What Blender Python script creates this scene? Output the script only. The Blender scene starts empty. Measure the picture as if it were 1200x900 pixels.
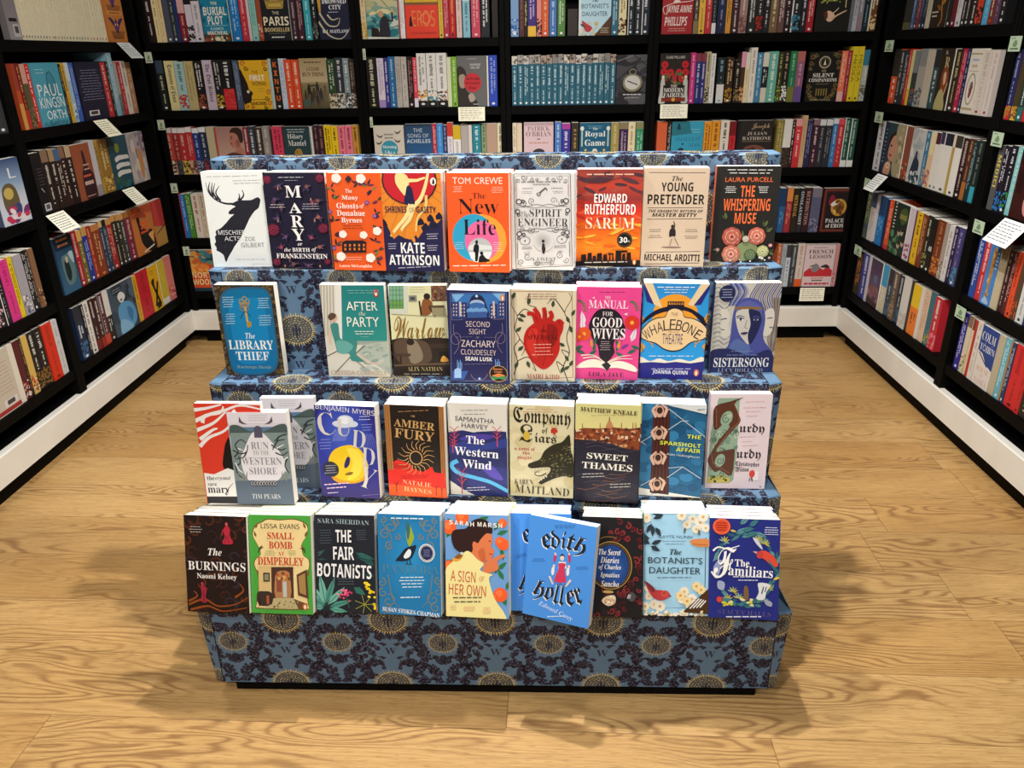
import bpy, math, random
from mathutils import Vector, Matrix

# ------------------------------------------------------------------ camera, world, lights, exposure
S = bpy.context.scene
C = S.collection
CAM_H, FOC = 1.27488, 902.174            # camera height (m), focal length in pixels of a 1200 px wide frame
CR = Vector((0.99963505, 0.02294598, -0.01425669))
CU = Vector((0.00402231, 0.39543749, 0.91848408))
CF = Vector((-0.02671315, 0.91820622, -0.39520088))
cd = bpy.data.cameras.new('camera'); cam = bpy.data.objects.new('camera', cd); C.objects.link(cam)
cd.sensor_width = 36.0; cd.lens = FOC / 1200.0 * 36.0; cd.clip_start = 0.05
cam.matrix_world = Matrix(((CR.x, CU.x, -CF.x, 0), (CR.y, CU.y, -CF.y, 0), (CR.z, CU.z, -CF.z, CAM_H), (0, 0, 0, 1)))
S.camera = cam
S.view_settings.view_transform = 'Standard'; S.view_settings.look = 'None'
S.view_settings.gamma = 1.0; S.view_settings.use_curve_mapping = False
S.view_settings.exposure = -0.12
S.cycles.max_bounces = 6; S.cycles.use_denoising = True
w = bpy.data.worlds.new('shop'); S.world = w; w.use_nodes = True
w.node_tree.nodes['Background'].inputs[0].default_value = (1.0, 0.97, 0.93, 1)
w.node_tree.nodes['Background'].inputs[1].default_value = 0.10

def spot(loc, target, watts, angle, size=0.06, col=(1.0, 0.97, 0.925), blend=0.6):
    """a track spotlight up at the shop ceiling"""
    l = bpy.data.lights.new('track_spot', 'SPOT'); l.energy = watts; l.spot_size = math.radians(angle)
    l.spot_blend = blend; l.shadow_soft_size = size; l.color = col
    o = bpy.data.objects.new('track_spot', l); C.objects.link(o); o.location = loc
    o.rotation_euler = (Vector(target) - Vector(loc)).to_track_quat('-Z', 'Y').to_euler()
    return o
spot((0.04, 1.72, 2.55), (0.02, 1.45, 0.0), 195, 125, 0.03)       # straight above the display: shadows on both sides and forward
spot((-1.50, -1.10, 2.60), (-0.05, 1.40, 0.3), 160, 52, 0.03)     # front left, on the covers
spot((0.90, -1.40, 2.80), (0.05, 1.35, 0.3), 125, 50, 0.05)       # front right, on the covers and the lowest step
spot((0.10, 0.80, 2.9), (0.00, 3.45, 0.6), 160, 95, 0.10)         # on the back wall
spot((0.95, 1.50, 2.8), (-1.60, 2.60, 0.3), 175, 85, 0.10)        # on the left wall
spot((-0.95, 1.50, 2.8), (1.45, 2.60, 0.3), 165, 85, 0.10)        # on the right wall
spot((-0.90, -0.50, 2.9), (-1.15, 1.00, 0.0), 78, 80, 0.10)       # floor, left
spot((-1.28, 1.75, 2.9), (-1.10, 1.55, 0.0), 75, 46, 0.10, blend=1.0)   # floor beside the left bookcases
spot((0.90, -0.50, 2.9), (1.15, 1.00, 0.0), 40, 80, 0.10)         # floor, right

# ------------------------------------------------------------------ measured shop
BACK_Y, LEFT_X, RIGHT_X = 3.4754, -1.6277, 1.4331                 # front planes of the three bookcase walls
SHELF_Z = {1: 1.335, 2: 1.066, 3: 0.797, 4: 0.512, 5: 0.259}
PLINTH_T, PLINTH_B = 0.166, 0.071

def ray(u, v):
    return CR * ((u - 600) / FOC) + CU * ((450 - v) / FOC) + CF
def on(axis, val, u, v):
    """the point of the plane axis = val that the photograph shows at pixel (u, v)"""
    d = ray(u, v); o = Vector((0, 0, CAM_H))
    return o + d * ((val - o[axis]) / d[axis])
def pix(p):
    q = Vector(p) - Vector((0, 0, CAM_H)); k = q.dot(CF)
    return 600 + FOC * q.dot(CR) / k, 450 - FOC * q.dot(CU) / k

# ------------------------------------------------------------------ materials
def lin(h):
    h = h.lstrip('#')
    if len(h) == 3: h = ''.join(c * 2 for c in h)
    f = lambda c: c / 12.92 if c <= 0.04045 else ((c + 0.055) / 1.055) ** 2.4
    return tuple(f(int(h[i:i + 2], 16) / 255) for i in (0, 2, 4)) + (1.0,)

def mat(name, rough=0.5, base=None, spec=0.5):
    m = bpy.data.materials.new(name); m.use_nodes = True
    b = m.node_tree.nodes['Principled BSDF']
    b.inputs['Roughness'].default_value = rough
    b.inputs['Specular IOR Level'].default_value = spec
    if base: b.inputs['Base Color'].default_value = base
    return m, m.node_tree.nodes, m.node_tree.links, b

def noise_tint(m, n, l, b, c0, c1, scale=(1, 1, 1), nscale=20, bump=0.0):
    tc = n.new('ShaderNodeTexCoord'); mp = n.new('ShaderNodeMapping'); mp.inputs['Scale'].default_value = scale
    nz = n.new('ShaderNodeTexNoise'); nz.inputs['Scale'].default_value = nscale; nz.inputs['Detail'].default_value = 3
    rp = n.new('ShaderNodeValToRGB'); rp.color_ramp.elements[0].color = c0; rp.color_ramp.elements[1].color = c1
    rp.color_ramp.elements[0].position = 0.3; rp.color_ramp.elements[1].position = 0.7
    l.new(tc.outputs['Object'], mp.inputs[0]); l.new(mp.outputs[0], nz.inputs['Vector'])
    l.new(nz.outputs['Fac'], rp.inputs[0]); l.new(rp.outputs[0], b.inputs['Base Color'])
    if bump:
        bp = n.new('ShaderNodeBump'); bp.inputs['Strength'].default_value = bump; bp.inputs['Distance'].default_value = 0.001
        l.new(nz.outputs['Fac'], bp.inputs['Height']); l.new(bp.outputs[0], b.inputs['Normal'])

M = {}
def printed(name, rough):
    m, n, l, b = mat(name, rough, spec=0.35)
    a = n.new('ShaderNodeAttribute'); a.attribute_name = 'ink'
    l.new(a.outputs['Color'], b.inputs['Base Color']); return m
M['print'] = printed('printed_cover', 0.42)
M['wallpaper'] = printed('damask_paper', 0.55)
m, n, l, b = mat('page_block', 0.8, spec=0.2); noise_tint(m, n, l, b, lin('#d8d1c2'), lin('#e9e4d9'), (4, 900, 4), 3, 0.15); M['pages'] = m
m, n, l, b = mat('black_laminate', 0.55, spec=0.06); noise_tint(m, n, l, b, lin('#060606'), lin('#0a0a0a'), (2, 2, 2), 30, 0.05); M['black'] = m
m, n, l, b = mat('black_back_board', 0.7, spec=0.2); noise_tint(m, n, l, b, lin('#0b0b0a'), lin('#100f0e'), (2, 2, 2), 30); M['backboard'] = m
m, n, l, b = mat('white_paint', 0.4, spec=0.4); noise_tint(m, n, l, b, lin('#d6d2c8'), lin('#dedad0'), (1, 1, 1), 8); M['white'] = m
m, n, l, b = mat('card', 0.7, spec=0.2); a = n.new('ShaderNodeAttribute'); a.attribute_name = 'ink'
l.new(a.outputs['Color'], b.inputs['Base Color']); M['card'] = m
m, n, l, b = mat('wall_paint', 0.8, spec=0.2); noise_tint(m, n, l, b, lin('#2a2927'), lin('#302f2c'), (1, 1, 1), 6); M['wall'] = m

def floor_material():
    m, n, l, b = mat('oak_planks', 0.42, spec=0.35)
    def math_(op, a, c=None, d=None):
        x = n.new('ShaderNodeMath'); x.operation = op
        for i, v in enumerate((a, c, d)):
            if v is None: continue
            if isinstance(v, (int, float)): x.inputs[i].default_value = v
            else: l.new(v, x.inputs[i])
        return x.outputs[0]
    def vec(x, y, z):
        q = n.new('ShaderNodeCombineXYZ')
        for i, v in enumerate((x, y, z)):
            if isinstance(v, (int, float)): q.inputs[i].default_value = v
            else: l.new(v, q.inputs[i])
        return q.outputs[0]
    def noise(v, scale, detail=3, rough=0.55, dist=0.0):
        q = n.new('ShaderNodeTexNoise'); q.inputs['Scale'].default_value = scale; q.inputs['Detail'].default_value = detail
        q.inputs['Roughness'].default_value = rough; q.inputs['Distortion'].default_value = dist
        l.new(v, q.inputs['Vector']); return q.outputs['Fac']
    def white(v):
        q = n.new('ShaderNodeTexWhiteNoise'); q.noise_dimensions = '2D'; l.new(v, q.inputs['Vector']); return q
    tc = n.new('ShaderNodeTexCoord'); mp = n.new('ShaderNodeMapping'); mp.inputs['Rotation'].default_value = (0, 0, math.radians(1.8))
    l.new(tc.outputs['Object'], mp.inputs[0]); sp = n.new('ShaderNodeSeparateXYZ'); l.new(mp.outputs[0], sp.inputs[0])
    X, Y = sp.outputs[0], sp.outputs[1]
    W_, L_ = 0.186, 1.5
    yy = math_('DIVIDE', math_('ADD', Y, 0.135 + 18.6), W_); row = math_('FLOOR', yy); fy = math_('FRACT', yy)
    wr = white(vec(row, 3.7, 0))
    xx = math_('DIVIDE', math_('ADD', math_('ADD', X, 20), math_('MULTIPLY', wr.outputs['Value'], 7.3)), L_)
    col = math_('FLOOR', xx); fx = math_('FRACT', xx)
    wp = white(vec(row, col, 0)); rnd = wp.outputs['Value']
    off = math_('MULTIPLY', rnd, 60.0)
    # growth rings: wandering bands along the plank, pulled into cathedrals by a slow warp
    warp = noise(vec(math_('ADD', math_('MULTIPLY', X, 0.9), off), math_('MULTIPLY', Y, 4.5), off), 1.6, 2, 0.5, 0.4)
    warp2 = noise(vec(math_('ADD', math_('MULTIPLY', X, 2.2), off), math_('MULTIPLY', Y, 16), off), 1.6, 3, 0.6)
    ph = math_('ADD', math_('MULTIPLY', Y, 260.0), math_('ADD', math_('MULTIPLY', warp, 150.0), math_('MULTIPLY', warp2, 9.0)))
    ring = math_('MULTIPLY_ADD', math_('SINE', ph), 0.5, 0.5)
    ring = math_('POWER', ring, 2.6)
    patch = noise(vec(math_('ADD', math_('MULTIPLY', X, 1.0), off), math_('MULTIPLY', Y, 5), 9.0), 1.8, 2)
    rmask = n.new('ShaderNodeMapRange'); rmask.inputs[1].default_value = 0.40; rmask.inputs[2].default_value = 0.58
    l.new(patch, rmask.inputs[0])
    ring = math_('MULTIPLY', ring, rmask.outputs[0])
    fine = noise(vec(math_('ADD', math_('MULTIPLY', X, 9), off), math_('MULTIPLY', Y, 240), 0), 1.0, 2, 0.6)
    pores = noise(vec(math_('ADD', math_('MULTIPLY', X, 30), off), math_('MULTIPLY', Y, 420), 4.0), 1.0, 1, 0.5)
    cloud = noise(vec(math_('ADD', math_('MULTIPLY', X, 1.6), off), math_('MULTIPLY', Y, 7), 2.0), 1.5, 3)
    # knots
    vo = n.new('ShaderNodeTexVoronoi'); vo.inputs['Scale'].default_value = 1.0
    l.new(vec(math_('MULTIPLY', X, 1.15), math_('MULTIPLY', Y, 2.6), 0), vo.inputs['Vector'])
    vn = n.new('ShaderNodeMapRange'); vn.inputs[1].default_value = 0.022; vn.inputs[2].default_value = 0.05
    vn.inputs[3].default_value = 1.0; vn.inputs[4].default_value = 0.0; l.new(vo.outputs['Distance'], vn.inputs[0])
    sel = n.new('ShaderNodeSeparateColor'); l.new(vo.outputs['Color'], sel.inputs[0])
    knot = math_('MULTIPLY', vn.outputs[0], math_('GREATER_THAN', sel.outputs[0], 0.62))
    # seams
    ey = math_('MULTIPLY', math_('MINIMUM', fy, math_('SUBTRACT', 1.0, fy)), W_)
    ex = math_('MULTIPLY', math_('MINIMUM', fx, math_('SUBTRACT', 1.0, fx)), L_)
    ed = math_('MINIMUM', ey, ex)
    seam = n.new('ShaderNodeMapRange'); seam.inputs[1].default_value = 0.0004; seam.inputs[2].default_value = 0.0016
    seam.inputs[3].default_value = 1.0; seam.inputs[4].default_value = 0.0; l.new(ed, seam.inputs[0])
    def mix(f, a, c):
        q = n.new('ShaderNodeMix'); q.data_type = 'RGBA'
        if isinstance(f, float): q.inputs[0].default_value = f
        else: l.new(f, q.inputs[0])
        for i, v in ((6, a), (7, c)):
            if isinstance(v, tuple): q.inputs[i].default_value = v
            else: l.new(v, q.inputs[i])
        return q.outputs[2]
    base = mix(rnd, lin('#c49a5e'), lin('#d9b479'))
    base = mix(math_('MULTIPLY', cloud, 0.55), base, lin('#a47a44'))
    base = mix(math_('MULTIPLY', math_('POWER', fine, 2.0), 1.1), base, lin('#8a6236'))
    base = mix(math_('MULTIPLY', math_('GREATER_THAN', pores, 0.62), 0.35), base, lin('#7a5530'))
    base = mix(math_('MULTIPLY', ring, 0.72), base, lin('#7a5430'))
    base = mix(math_('MULTIPLY', knot, 0.75), base, lin('#5b3a1e'))
    base = mix(math_('MULTIPLY', seam.outputs[0], 0.55), base, lin('#5a3d20'))
    l.new(base, b.inputs['Base Color'])
    bp = n.new('ShaderNodeBump'); bp.inputs['Strength'].default_value = 0.12; bp.inputs['Distance'].default_value = 0.002
    l.new(math_('SUBTRACT', fine, math_('MULTIPLY', seam.outputs[0], 2.0)), bp.inputs['Height']); l.new(bp.outputs[0], b.inputs['Normal'])
    return m
M['floor'] = floor_material()

# ------------------------------------------------------------------ mesh building
class MB:
    """collects polygons with a colour per corner point and a material slot"""
    def __init__(s): s.v = []; s.f = []; s.c = []; s.m = []
    def poly(s, pts, col, mi=0):
        k = len(s.v); s.v += [tuple(p) for p in pts]
        s.c += ([col] * len(pts)) if not isinstance(col, list) else col
        s.f.append(tuple(range(k, k + len(pts)))); s.m.append(mi)
    def box(s, x0, y0, z0, x1, y1, z1, col=(1, 1, 1, 1), mi=0):
        k = len(s.v)
        s.v += [(x, y, z) for z in (z0, z1) for y in (y0, y1) for x in (x0, x1)]; s.c += [col] * 8
        for f in ((0, 2, 3, 1), (4, 5, 7, 6), (0, 1, 5, 4), (2, 6, 7, 3), (0, 4, 6, 2), (1, 3, 7, 5)):
            s.f.append(tuple(k + i for i in f)); s.m.append(mi)
    def bevbox(s, x0, y0, z0, x1, y1, z1, r, col=(1, 1, 1, 1), mi=0):
        """box with eased edges"""
        P = []; k = len(s.v)
        X, Y, Z = (x0, x1), (y0, y1), (z0, z1)
        idx = {}
        for i in (0, 1):
            for j in (0, 1):
                for h in (0, 1):
                    sx, sy, sz = (1 if i == 0 else -1), (1 if j == 0 else -1), (1 if h == 0 else -1)
                    for a in range(3):
                        p = [X[i] + sx * r, Y[j] + sy * r, Z[h] + sz * r]
                        p[a] = (X[i], Y[j], Z[h])[a]
                        idx[(i, j, h, a)] = k + len(P); P.append(tuple(p))
        s.v += P; s.c += [col] * len(P)
        def add(*q): s.f.append(tuple(idx[t] for t in q)); s.m.append(mi)
        for a in range(3):
            o = [t for t in range(3) if t != a]
            for e in (0, 1):
                q = []
                for (p1, p2) in ((0, 0), (1, 0), (1, 1), (0, 1)):
                    t = [0, 0, 0]; t[a] = e; t[o[0]] = p1; t[o[1]] = p2; q.append((t[0], t[1], t[2], a))
                flip = (e == 0) ^ (a == 1)
                add(*(q[::-1] if flip else q))
        for a in range(3):                                            # edge strips along axis a
            o = [t for t in range(3) if t != a]
            for p1 in (0, 1):
                for p2 in (0, 1):
                    t0 = [0, 0, 0]; t0[o[0]] = p1; t0[o[1]] = p2; t1 = list(t0); t1[a] = 1
                    add((*t0, o[0]), (*t1, o[0]), (*t1, o[1]), (*t0, o[1]))
        for i in (0, 1):
            for j in (0, 1):
                for h in (0, 1): add((i, j, h, 0), (i, j, h, 1), (i, j, h, 2))
    def extend(s, o, mx=None):
        k = len(s.v)
        s.v += [tuple(mx @ Vector(p)) for p in o.v] if mx else o.v
        s.c += o.c; s.m += o.m; s.f += [tuple(k + i for i in f) for f in o.f]
    def mesh(s, name, mats):
        me = bpy.data.meshes.new(name); me.from_pydata(s.v, [], s.f)
        for q in mats: me.materials.append(q)
        me.polygons.foreach_set('material_index', s.m)
        at = me.color_attributes.new('ink', 'FLOAT_COLOR', 'POINT')
        at.data.foreach_set('color', [x for c in s.c for x in c])
        me.update(); return me
    def build(s, name, mats, parent=None, **kw):
        if not isinstance(mats, (list, tuple)): mats = [mats]
        o = bpy.data.objects.new(name, s.mesh(name, mats)); C.objects.link(o)
        if parent: o.parent = parent
        return tag(o, **kw)
def tag(o, **kw):
    for k, v in kw.items():
        if v is not None: o[k] = v
    return o
def empty(name, loc=(0, 0, 0), mx=None, **kw):
    o = bpy.data.objects.new(name, None); C.objects.link(o); o.empty_display_size = 0.02
    if mx: o.matrix_world = mx
    else: o.location = loc
    return tag(o, **kw)

# ------------------------------------------------------------------ lettering
_ALPHA = {'sb': (0x1D400, 0x1D41A), 'bi': (0x1D468, 0x1D482), 'i': (0x1D434, 0x1D44E), 'scr': (0x1D4D0, 0x1D4EA), 'fr': (0x1D56C, 0x1D586),
          'ss': (0x1D5A0, 0x1D5BA), 'ssb': (0x1D5D4, 0x1D5EE), 'ssbi': (0x1D63C, 0x1D656), 'mono': (0x1D670, 0x1D68A), 'st': (0x1D400, 0x1D41A)}
_glyphs = {}
def glyphs(text, style):
    """flat outlines of a line of lettering: (points, polygons, xmin, xmax, ymin, ymax)"""
    key = (text, style)
    if key in _glyphs: return _glyphs[key]
    t = text
    if style in _ALPHA:
        u, lo = _ALPHA[style]; t = ''
        for ch in text:
            if style == 'i' and ch == 'h': t += '\u210e'
            elif 'A' <= ch <= 'Z': t += chr(u + ord(ch) - 65)
            elif 'a' <= ch <= 'z': t += chr(lo + ord(ch) - 97)
            elif style in ('sb', 'st', 'bi') and ch.isdigit(): t += chr(0x1D7CE + int(ch))
            else: t += ch
    c = bpy.data.curves.new('lettering', 'FONT'); c.body = t; c.size = 1.0; c.resolution_u = 2
    if style == 'st': c.offset = -0.012
    if style == 'pb': c.offset = 0.018
    o = bpy.data.objects.new('lettering', c)
    me = o.to_mesh()
    P = [(v.co.x, v.co.y) for v in me.vertices]; F = [tuple(p.vertices) for p in me.polygons]
    bpy.data.objects.remove(o); bpy.data.curves.remove(c)
    xs = [p[0] for p in P] or [0, 1]; ys = [p[1] for p in P] or [0, 1]
    _glyphs[key] = (P, F, min(xs), max(xs), min(ys), max(ys)); return _glyphs[key]

def homography(src, dst):
    A = []; B = []
    for (x, y), (u, v) in zip(src, dst):
        A.append([x, y, 1, 0, 0, 0, -u * x, -u * y]); B.append(u)
        A.append([0, 0, 0, x, y, 1, -v * x, -v * y]); B.append(v)
    n_ = 8
    for i in range(n_):
        p = max(range(i, n_), key=lambda r: abs(A[r][i])); A[i], A[p] = A[p], A[i]; B[i], B[p] = B[p], B[i]
        for r in range(n_):
            if r != i:
                f = A[r][i] / A[i][i]
                A[r] = [a - f * c for a, c in zip(A[r], A[i])]; B[r] -= f * B[i]
    return [B[i] / A[i][i] for i in range(n_)] + [1.0]

class Art:
    """print on a rectangle w x h metres; drawn in the units of a frame with corners TL, TR, BR, BL"""
    def __init__(s, w, h, corners=None, seed=0):
        s.w, s.h = w, h; s.shapes = []; s.rng = random.Random(seed)
        s.cor = corners or [(0, 0), (100, 0), (100, 153), (0, 153)]
        s.H = homography(s.cor, [(0, h), (w, h), (w, 0), (0, 0)])
        tl, tr, br, bl = s.cor
        s.sx = w / (math.dist(tl, tr) + math.dist(bl, br)) * 2; s.sy = h / (math.dist(tl, bl) + math.dist(tr, br)) * 2
    def P(s, x, y):
        H = s.H; k = H[6] * x + H[7] * y + 1
        return ((H[0] * x + H[1] * y + H[2]) / k, (H[3] * x + H[4] * y + H[5]) / k)
    def add(s, pts, col):                        # clipped to the cover
        if not isinstance(col, list): col = [col] * len(pts)
        q = list(zip(pts, col))
        for ax, lim, sg in ((0, 0.0, 1), (0, s.w, -1), (1, 0.0, 1), (1, s.h, -1)):
            out = []
            for i in range(len(q)):
                (a, ca), (b_, cb) = q[i - 1], q[i]
                da, db = sg * (a[ax] - lim), sg * (b_[ax] - lim)
                if (da >= 0) != (db >= 0):
                    t = da / (da - db)
                    out.append(((a[0] + t * (b_[0] - a[0]), a[1] + t * (b_[1] - a[1])), tuple(x + t * (y - x) for x, y in zip(ca, cb))))
                if db >= 0: out.append((b_, cb))
            q = out
            if len(q) < 3: return
        s.shapes.append([([p for p, _ in q], [c for _, c in q])])
    def bg(s, *cols):
        """plain ground, or bands of colour shading from top to bottom: (fraction, colour) pairs"""
        if len(cols) == 1: s.add([(0, 0), (s.w, 0), (s.w, s.h), (0, s.h)], lin(cols[0])); return
        k0 = len(s.shapes)
        for (a, ca), (b_, cb) in zip(cols, cols[1:]):
            y0, y1 = s.h * (1 - a), s.h * (1 - b_)
            s.add([(0, y1), (s.w, y1), (s.w, y0), (0, y0)], [lin(cb), lin(cb), lin(ca), lin(ca)])
        s.merge(k0)
    def merge(s, k0):
        if len(s.shapes) - k0 > 1: s.shapes[k0:] = [sum(s.shapes[k0:], [])]
    def poly(s, pts, c): s.add([s.P(*p) for p in pts], lin(c))
    def rect(s, x0, y0, x1, y1, c, c2=None):
        q = [s.P(x0, y0), s.P(x1, y0), s.P(x1, y1), s.P(x0, y1)]
        s.add(q, [lin(c), lin(c), lin(c2 or c), lin(c2 or c)])
    def smooth(s, pts, c, closed=True, k=5): s.add([s.P(*p) for p in spline(pts, closed, k)], lin(c))
    def ell(s, cx, cy, rx, ry, c, rot=0, n_=22, c2=None):
        x, y = s.P(cx, cy); r = math.radians(rot); q = []
        for i in range(n_):
            t = 2 * math.pi * i / n_; a, b_ = rx * s.sx * math.cos(t), ry * s.sy * math.sin(t)
            q.append((x + a * math.cos(r) - b_ * math.sin(r), y + a * math.sin(r) + b_ * math.cos(r)))
        if c2:
            k0 = len(s.shapes)
            for i in range(n_): s.add([(x, y), q[i], q[(i + 1) % n_]], [lin(c2), lin(c), lin(c)])
            s.merge(k0)
        else: s.add(q, lin(c))
    def ring(s, cx, cy, rx, ry, wd, c, n_=28, a0=0, a1=360):
        pts = [(cx + rx * math.cos(math.radians(a0 + (a1 - a0) * i / n_)), cy - ry * math.sin(math.radians(a0 + (a1 - a0) * i / n_))) for i in range(n_ + 1)]
        s.line(pts, wd, c)
    def line(s, pts, wd, c, wd2=None, curve=False):
        if curve: pts = spline(pts, False, 6)
        q = [Vector(s.P(*p)) for p in pts]; n_ = len(q); k = (s.sx + s.sy) / 2
        L, R_ = [], []; k0 = len(s.shapes)
        for i in range(n_):
            t = (q[min(i + 1, n_ - 1)] - q[max(i - 1, 0)])
            t = t.normalized() if t.length > 1e-9 else Vector((1, 0)); nn = Vector((-t.y, t.x))
            hw = (wd + ((wd2 if wd2 is not None else wd) - wd) * i / max(1, n_ - 1)) * k / 2
            L.append(q[i] + nn * hw); R_.append(q[i] - nn * hw)
        for i in range(n_ - 1):
            s.add([tuple(R_[i]), tuple(R_[i + 1]), tuple(L[i + 1]), tuple(L[i])], lin(c))
        s.merge(k0)
    def leaf(s, x, y, ln, ang, wd, c, c2=None):
        a = math.radians(ang); dx, dy = math.cos(a), -math.sin(a)
        m_ = [(x, y), (x + dx * ln * .35 - dy * wd / 2, y + dy * ln * .35 + dx * wd / 2), (x + dx * ln * .7 - dy * wd * .35, y + dy * ln * .7 + dx * wd * .35), (x + dx * ln, y + dy * ln),
              (x + dx * ln * .7 + dy * wd * .35, y + dy * ln * .7 - dx * wd * .35), (x + dx * ln * .35 + dy * wd / 2, y + dy * ln * .35 - dx * wd / 2)]
        s.poly(m_, c)
        if c2: s.line([(x, y), (x + dx * ln * .9, y + dy * ln * .9)], max(1.0, wd * .1), c2)
    def flower(s, x, y, r, c, cc='#e8c050', n_=6, rot=0, pet=.55):
        for i in range(n_):
            a = math.radians(rot + 360 * i / n_)
            s.ell(x + r * .55 * math.cos(a), y - r * .55 * math.sin(a), r * .5, r * pet * .75, c, rot=math.degrees(a), n_=10)
        s.ell(x, y, r * .28, r * .28, cc, n_=10)
    def rose(s, x, y, r, c, c2, c3):
        for rr, cc, k, o in ((1, c, 8, 0), (.8, c2, 7, .4), (.58, c, 6, .9), (.38, c2, 5, .2), (.2, c3, 3, .5)):
            for i in range(k):
                a = 2 * math.pi * i / k + o; px, py = x + r * rr * .58 * math.cos(a), y + r * rr * .58 * math.sin(a)
                s.ell(px, py, r * rr * .46, r * rr * .36, c3, rot=math.degrees(-a) + 90, n_=12)
                s.ell(px - r * rr * .04 * math.cos(a), py - r * rr * .04 * math.sin(a), r * rr * .41, r * rr * .30, cc, rot=math.degrees(-a) + 90, n_=12)
    def scroll(s, x, y, r, c, wd, turn=1, a0=0, turns=1.4):
        pts = []
        for i in range(18):
            t = i / 17; a = math.radians(a0) + turn * 2 * math.pi * turns * t; rr = r * (1 - .85 * t)
            pts.append((x + rr * math.cos(a), y - rr * math.sin(a)))
        s.line(pts, wd, c, wd * .6)
    def blotch(s, x0, y0, x1, y1, cols, k, r0, r1, asp=1.0):
        for _ in range(k):
            r = s.rng.uniform(r0, r1)
            s.ell(s.rng.uniform(x0, x1), s.rng.uniform(y0, y1), r * asp, r, s.rng.choice(cols), rot=s.rng.uniform(-30, 30), n_=8)
    def text(s, t, style, cx, cy, w_=None, h_=None, c='#fff', rot=0, shear=0.0, vert=False):
        """a line of lettering centred on (cx, cy), w_ wide and / or h_ high in frame units"""
        P, F, xa, xb, ya, yb = glyphs(t, style)
        if not P: return
        gw, gh = xb - xa, yb - ya
        if vert: kx = w_ * s.sy / gw if w_ else None; ky = h_ * s.sx / gh if h_ else None
        else: kx = w_ * s.sx / gw if w_ else None; ky = h_ * s.sy / gh if h_ else None
        kx = kx or ky; ky = ky or kx
        x, y = s.P(cx, cy); r = math.radians(rot); co, si = math.cos(r), math.sin(r)
        col = lin(c); group = []; q = []
        for (a, b_) in P:
            b2 = (b_ - (ya + yb) / 2) * ky; a2 = (a - (xa + xb) / 2) * kx + shear * b2
            q.append((x + a2 * co - b2 * si, y + a2 * si + b2 * co))
        for f in F: group.append(([q[i] for i in f], [col] * len(f)))
        s.shapes.append(group)
    def small(s, cx, cy, w_, n_, c, lh=7, hh=None, align=0.5):
        """fine print too small to read in the photograph: rows of short marks"""
        hh = (hh or lh * .45) * .72; group = []
        for i in range(n_):
            lw = w_ * s.rng.uniform(.72, 1.0); x = cx - w_ / 2 + (w_ - lw) * align; xe = x + lw; y = cy + (i - (n_ - 1) / 2) * lh
            while x < xe:
                k = min(s.rng.uniform(.09, .2) * w_, xe - x)
                group.append(([s.P(x, y + hh / 2), s.P(x + k, y + hh / 2), s.P(x + k, y - hh / 2), s.P(x, y - hh / 2)], [lin(c)] * 4)); x += k + w_ * .03
        s.shapes.append(group)
    def frame(s, x0, y0, x1, y1, wd, c):
        for a in (((x0, y0), (x1, y0)), ((x1, y0), (x1, y1)), ((x1, y1), (x0, y1)), ((x0, y1), (x0, y0))): s.line(list(a), wd, c)
    def onto(s, mb, place, mi=0, step=0.00002):
        """lay the shapes on a surface: place(x, y, height) gives the point"""
        z = step
        for group in s.shapes:
            for pts, cols in group: mb.poly([place(x, y, z) for x, y in pts], cols, mi)
            z += step

def spline(pts, closed, k=5):
    out = []; n_ = len(pts)
    for i in range(n_ if closed else n_ - 1):
        p = [pts[(i + j) % n_] if closed else pts[min(max(i + j, 0), n_ - 1)] for j in (-1, 0, 1, 2)]
        for j in range(k):
            t = j / k
            out.append(tuple(0.5 * (2 * p[1][a] + (p[2][a] - p[0][a]) * t + (2 * p[0][a] - 5 * p[1][a] + 4 * p[2][a] - p[3][a]) * t * t
                                    + (3 * p[1][a] - p[0][a] - 3 * p[2][a] + p[3][a]) * t ** 3) for a in (0, 1)))
    if not closed: out.append(pts[-1])
    return out

# ------------------------------------------------------------------ books
# local frame: x from the spine to the fore edge, z up, front cover on y = 0 facing -y, thickness towards +y
def cover_mb(w, h, t, spine_col, back_col, art=None, spine_art=None, page_side=None, back_art=None):
    mb = MB(); k = 0.0006
    sc, bc = lin(spine_col), lin(back_col)
    fc = art.shapes[0][0][1][0] if art and art.shapes else bc
    mb.box(0, 0, 0, w, k, h, fc); mb.box(0, t - k, 0, w, t, h, bc); mb.box(0, k, 0, k, t - k, h, sc)
    if art: art.onto(mb, lambda x, y, e: (x, -e, y))
    if spine_art: spine_art.onto(mb, lambda x, y, e: (-e, t - x, y))
    if back_art: back_art.onto(mb, lambda x, y, e: (w - x, t + e, y))
    return mb
def pages_mb(w, h, t):
    mb = MB(); k = 0.0006; mb.box(k, k, 0.0004, w - 0.0008, t - k, h - 0.0004); return mb

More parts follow.
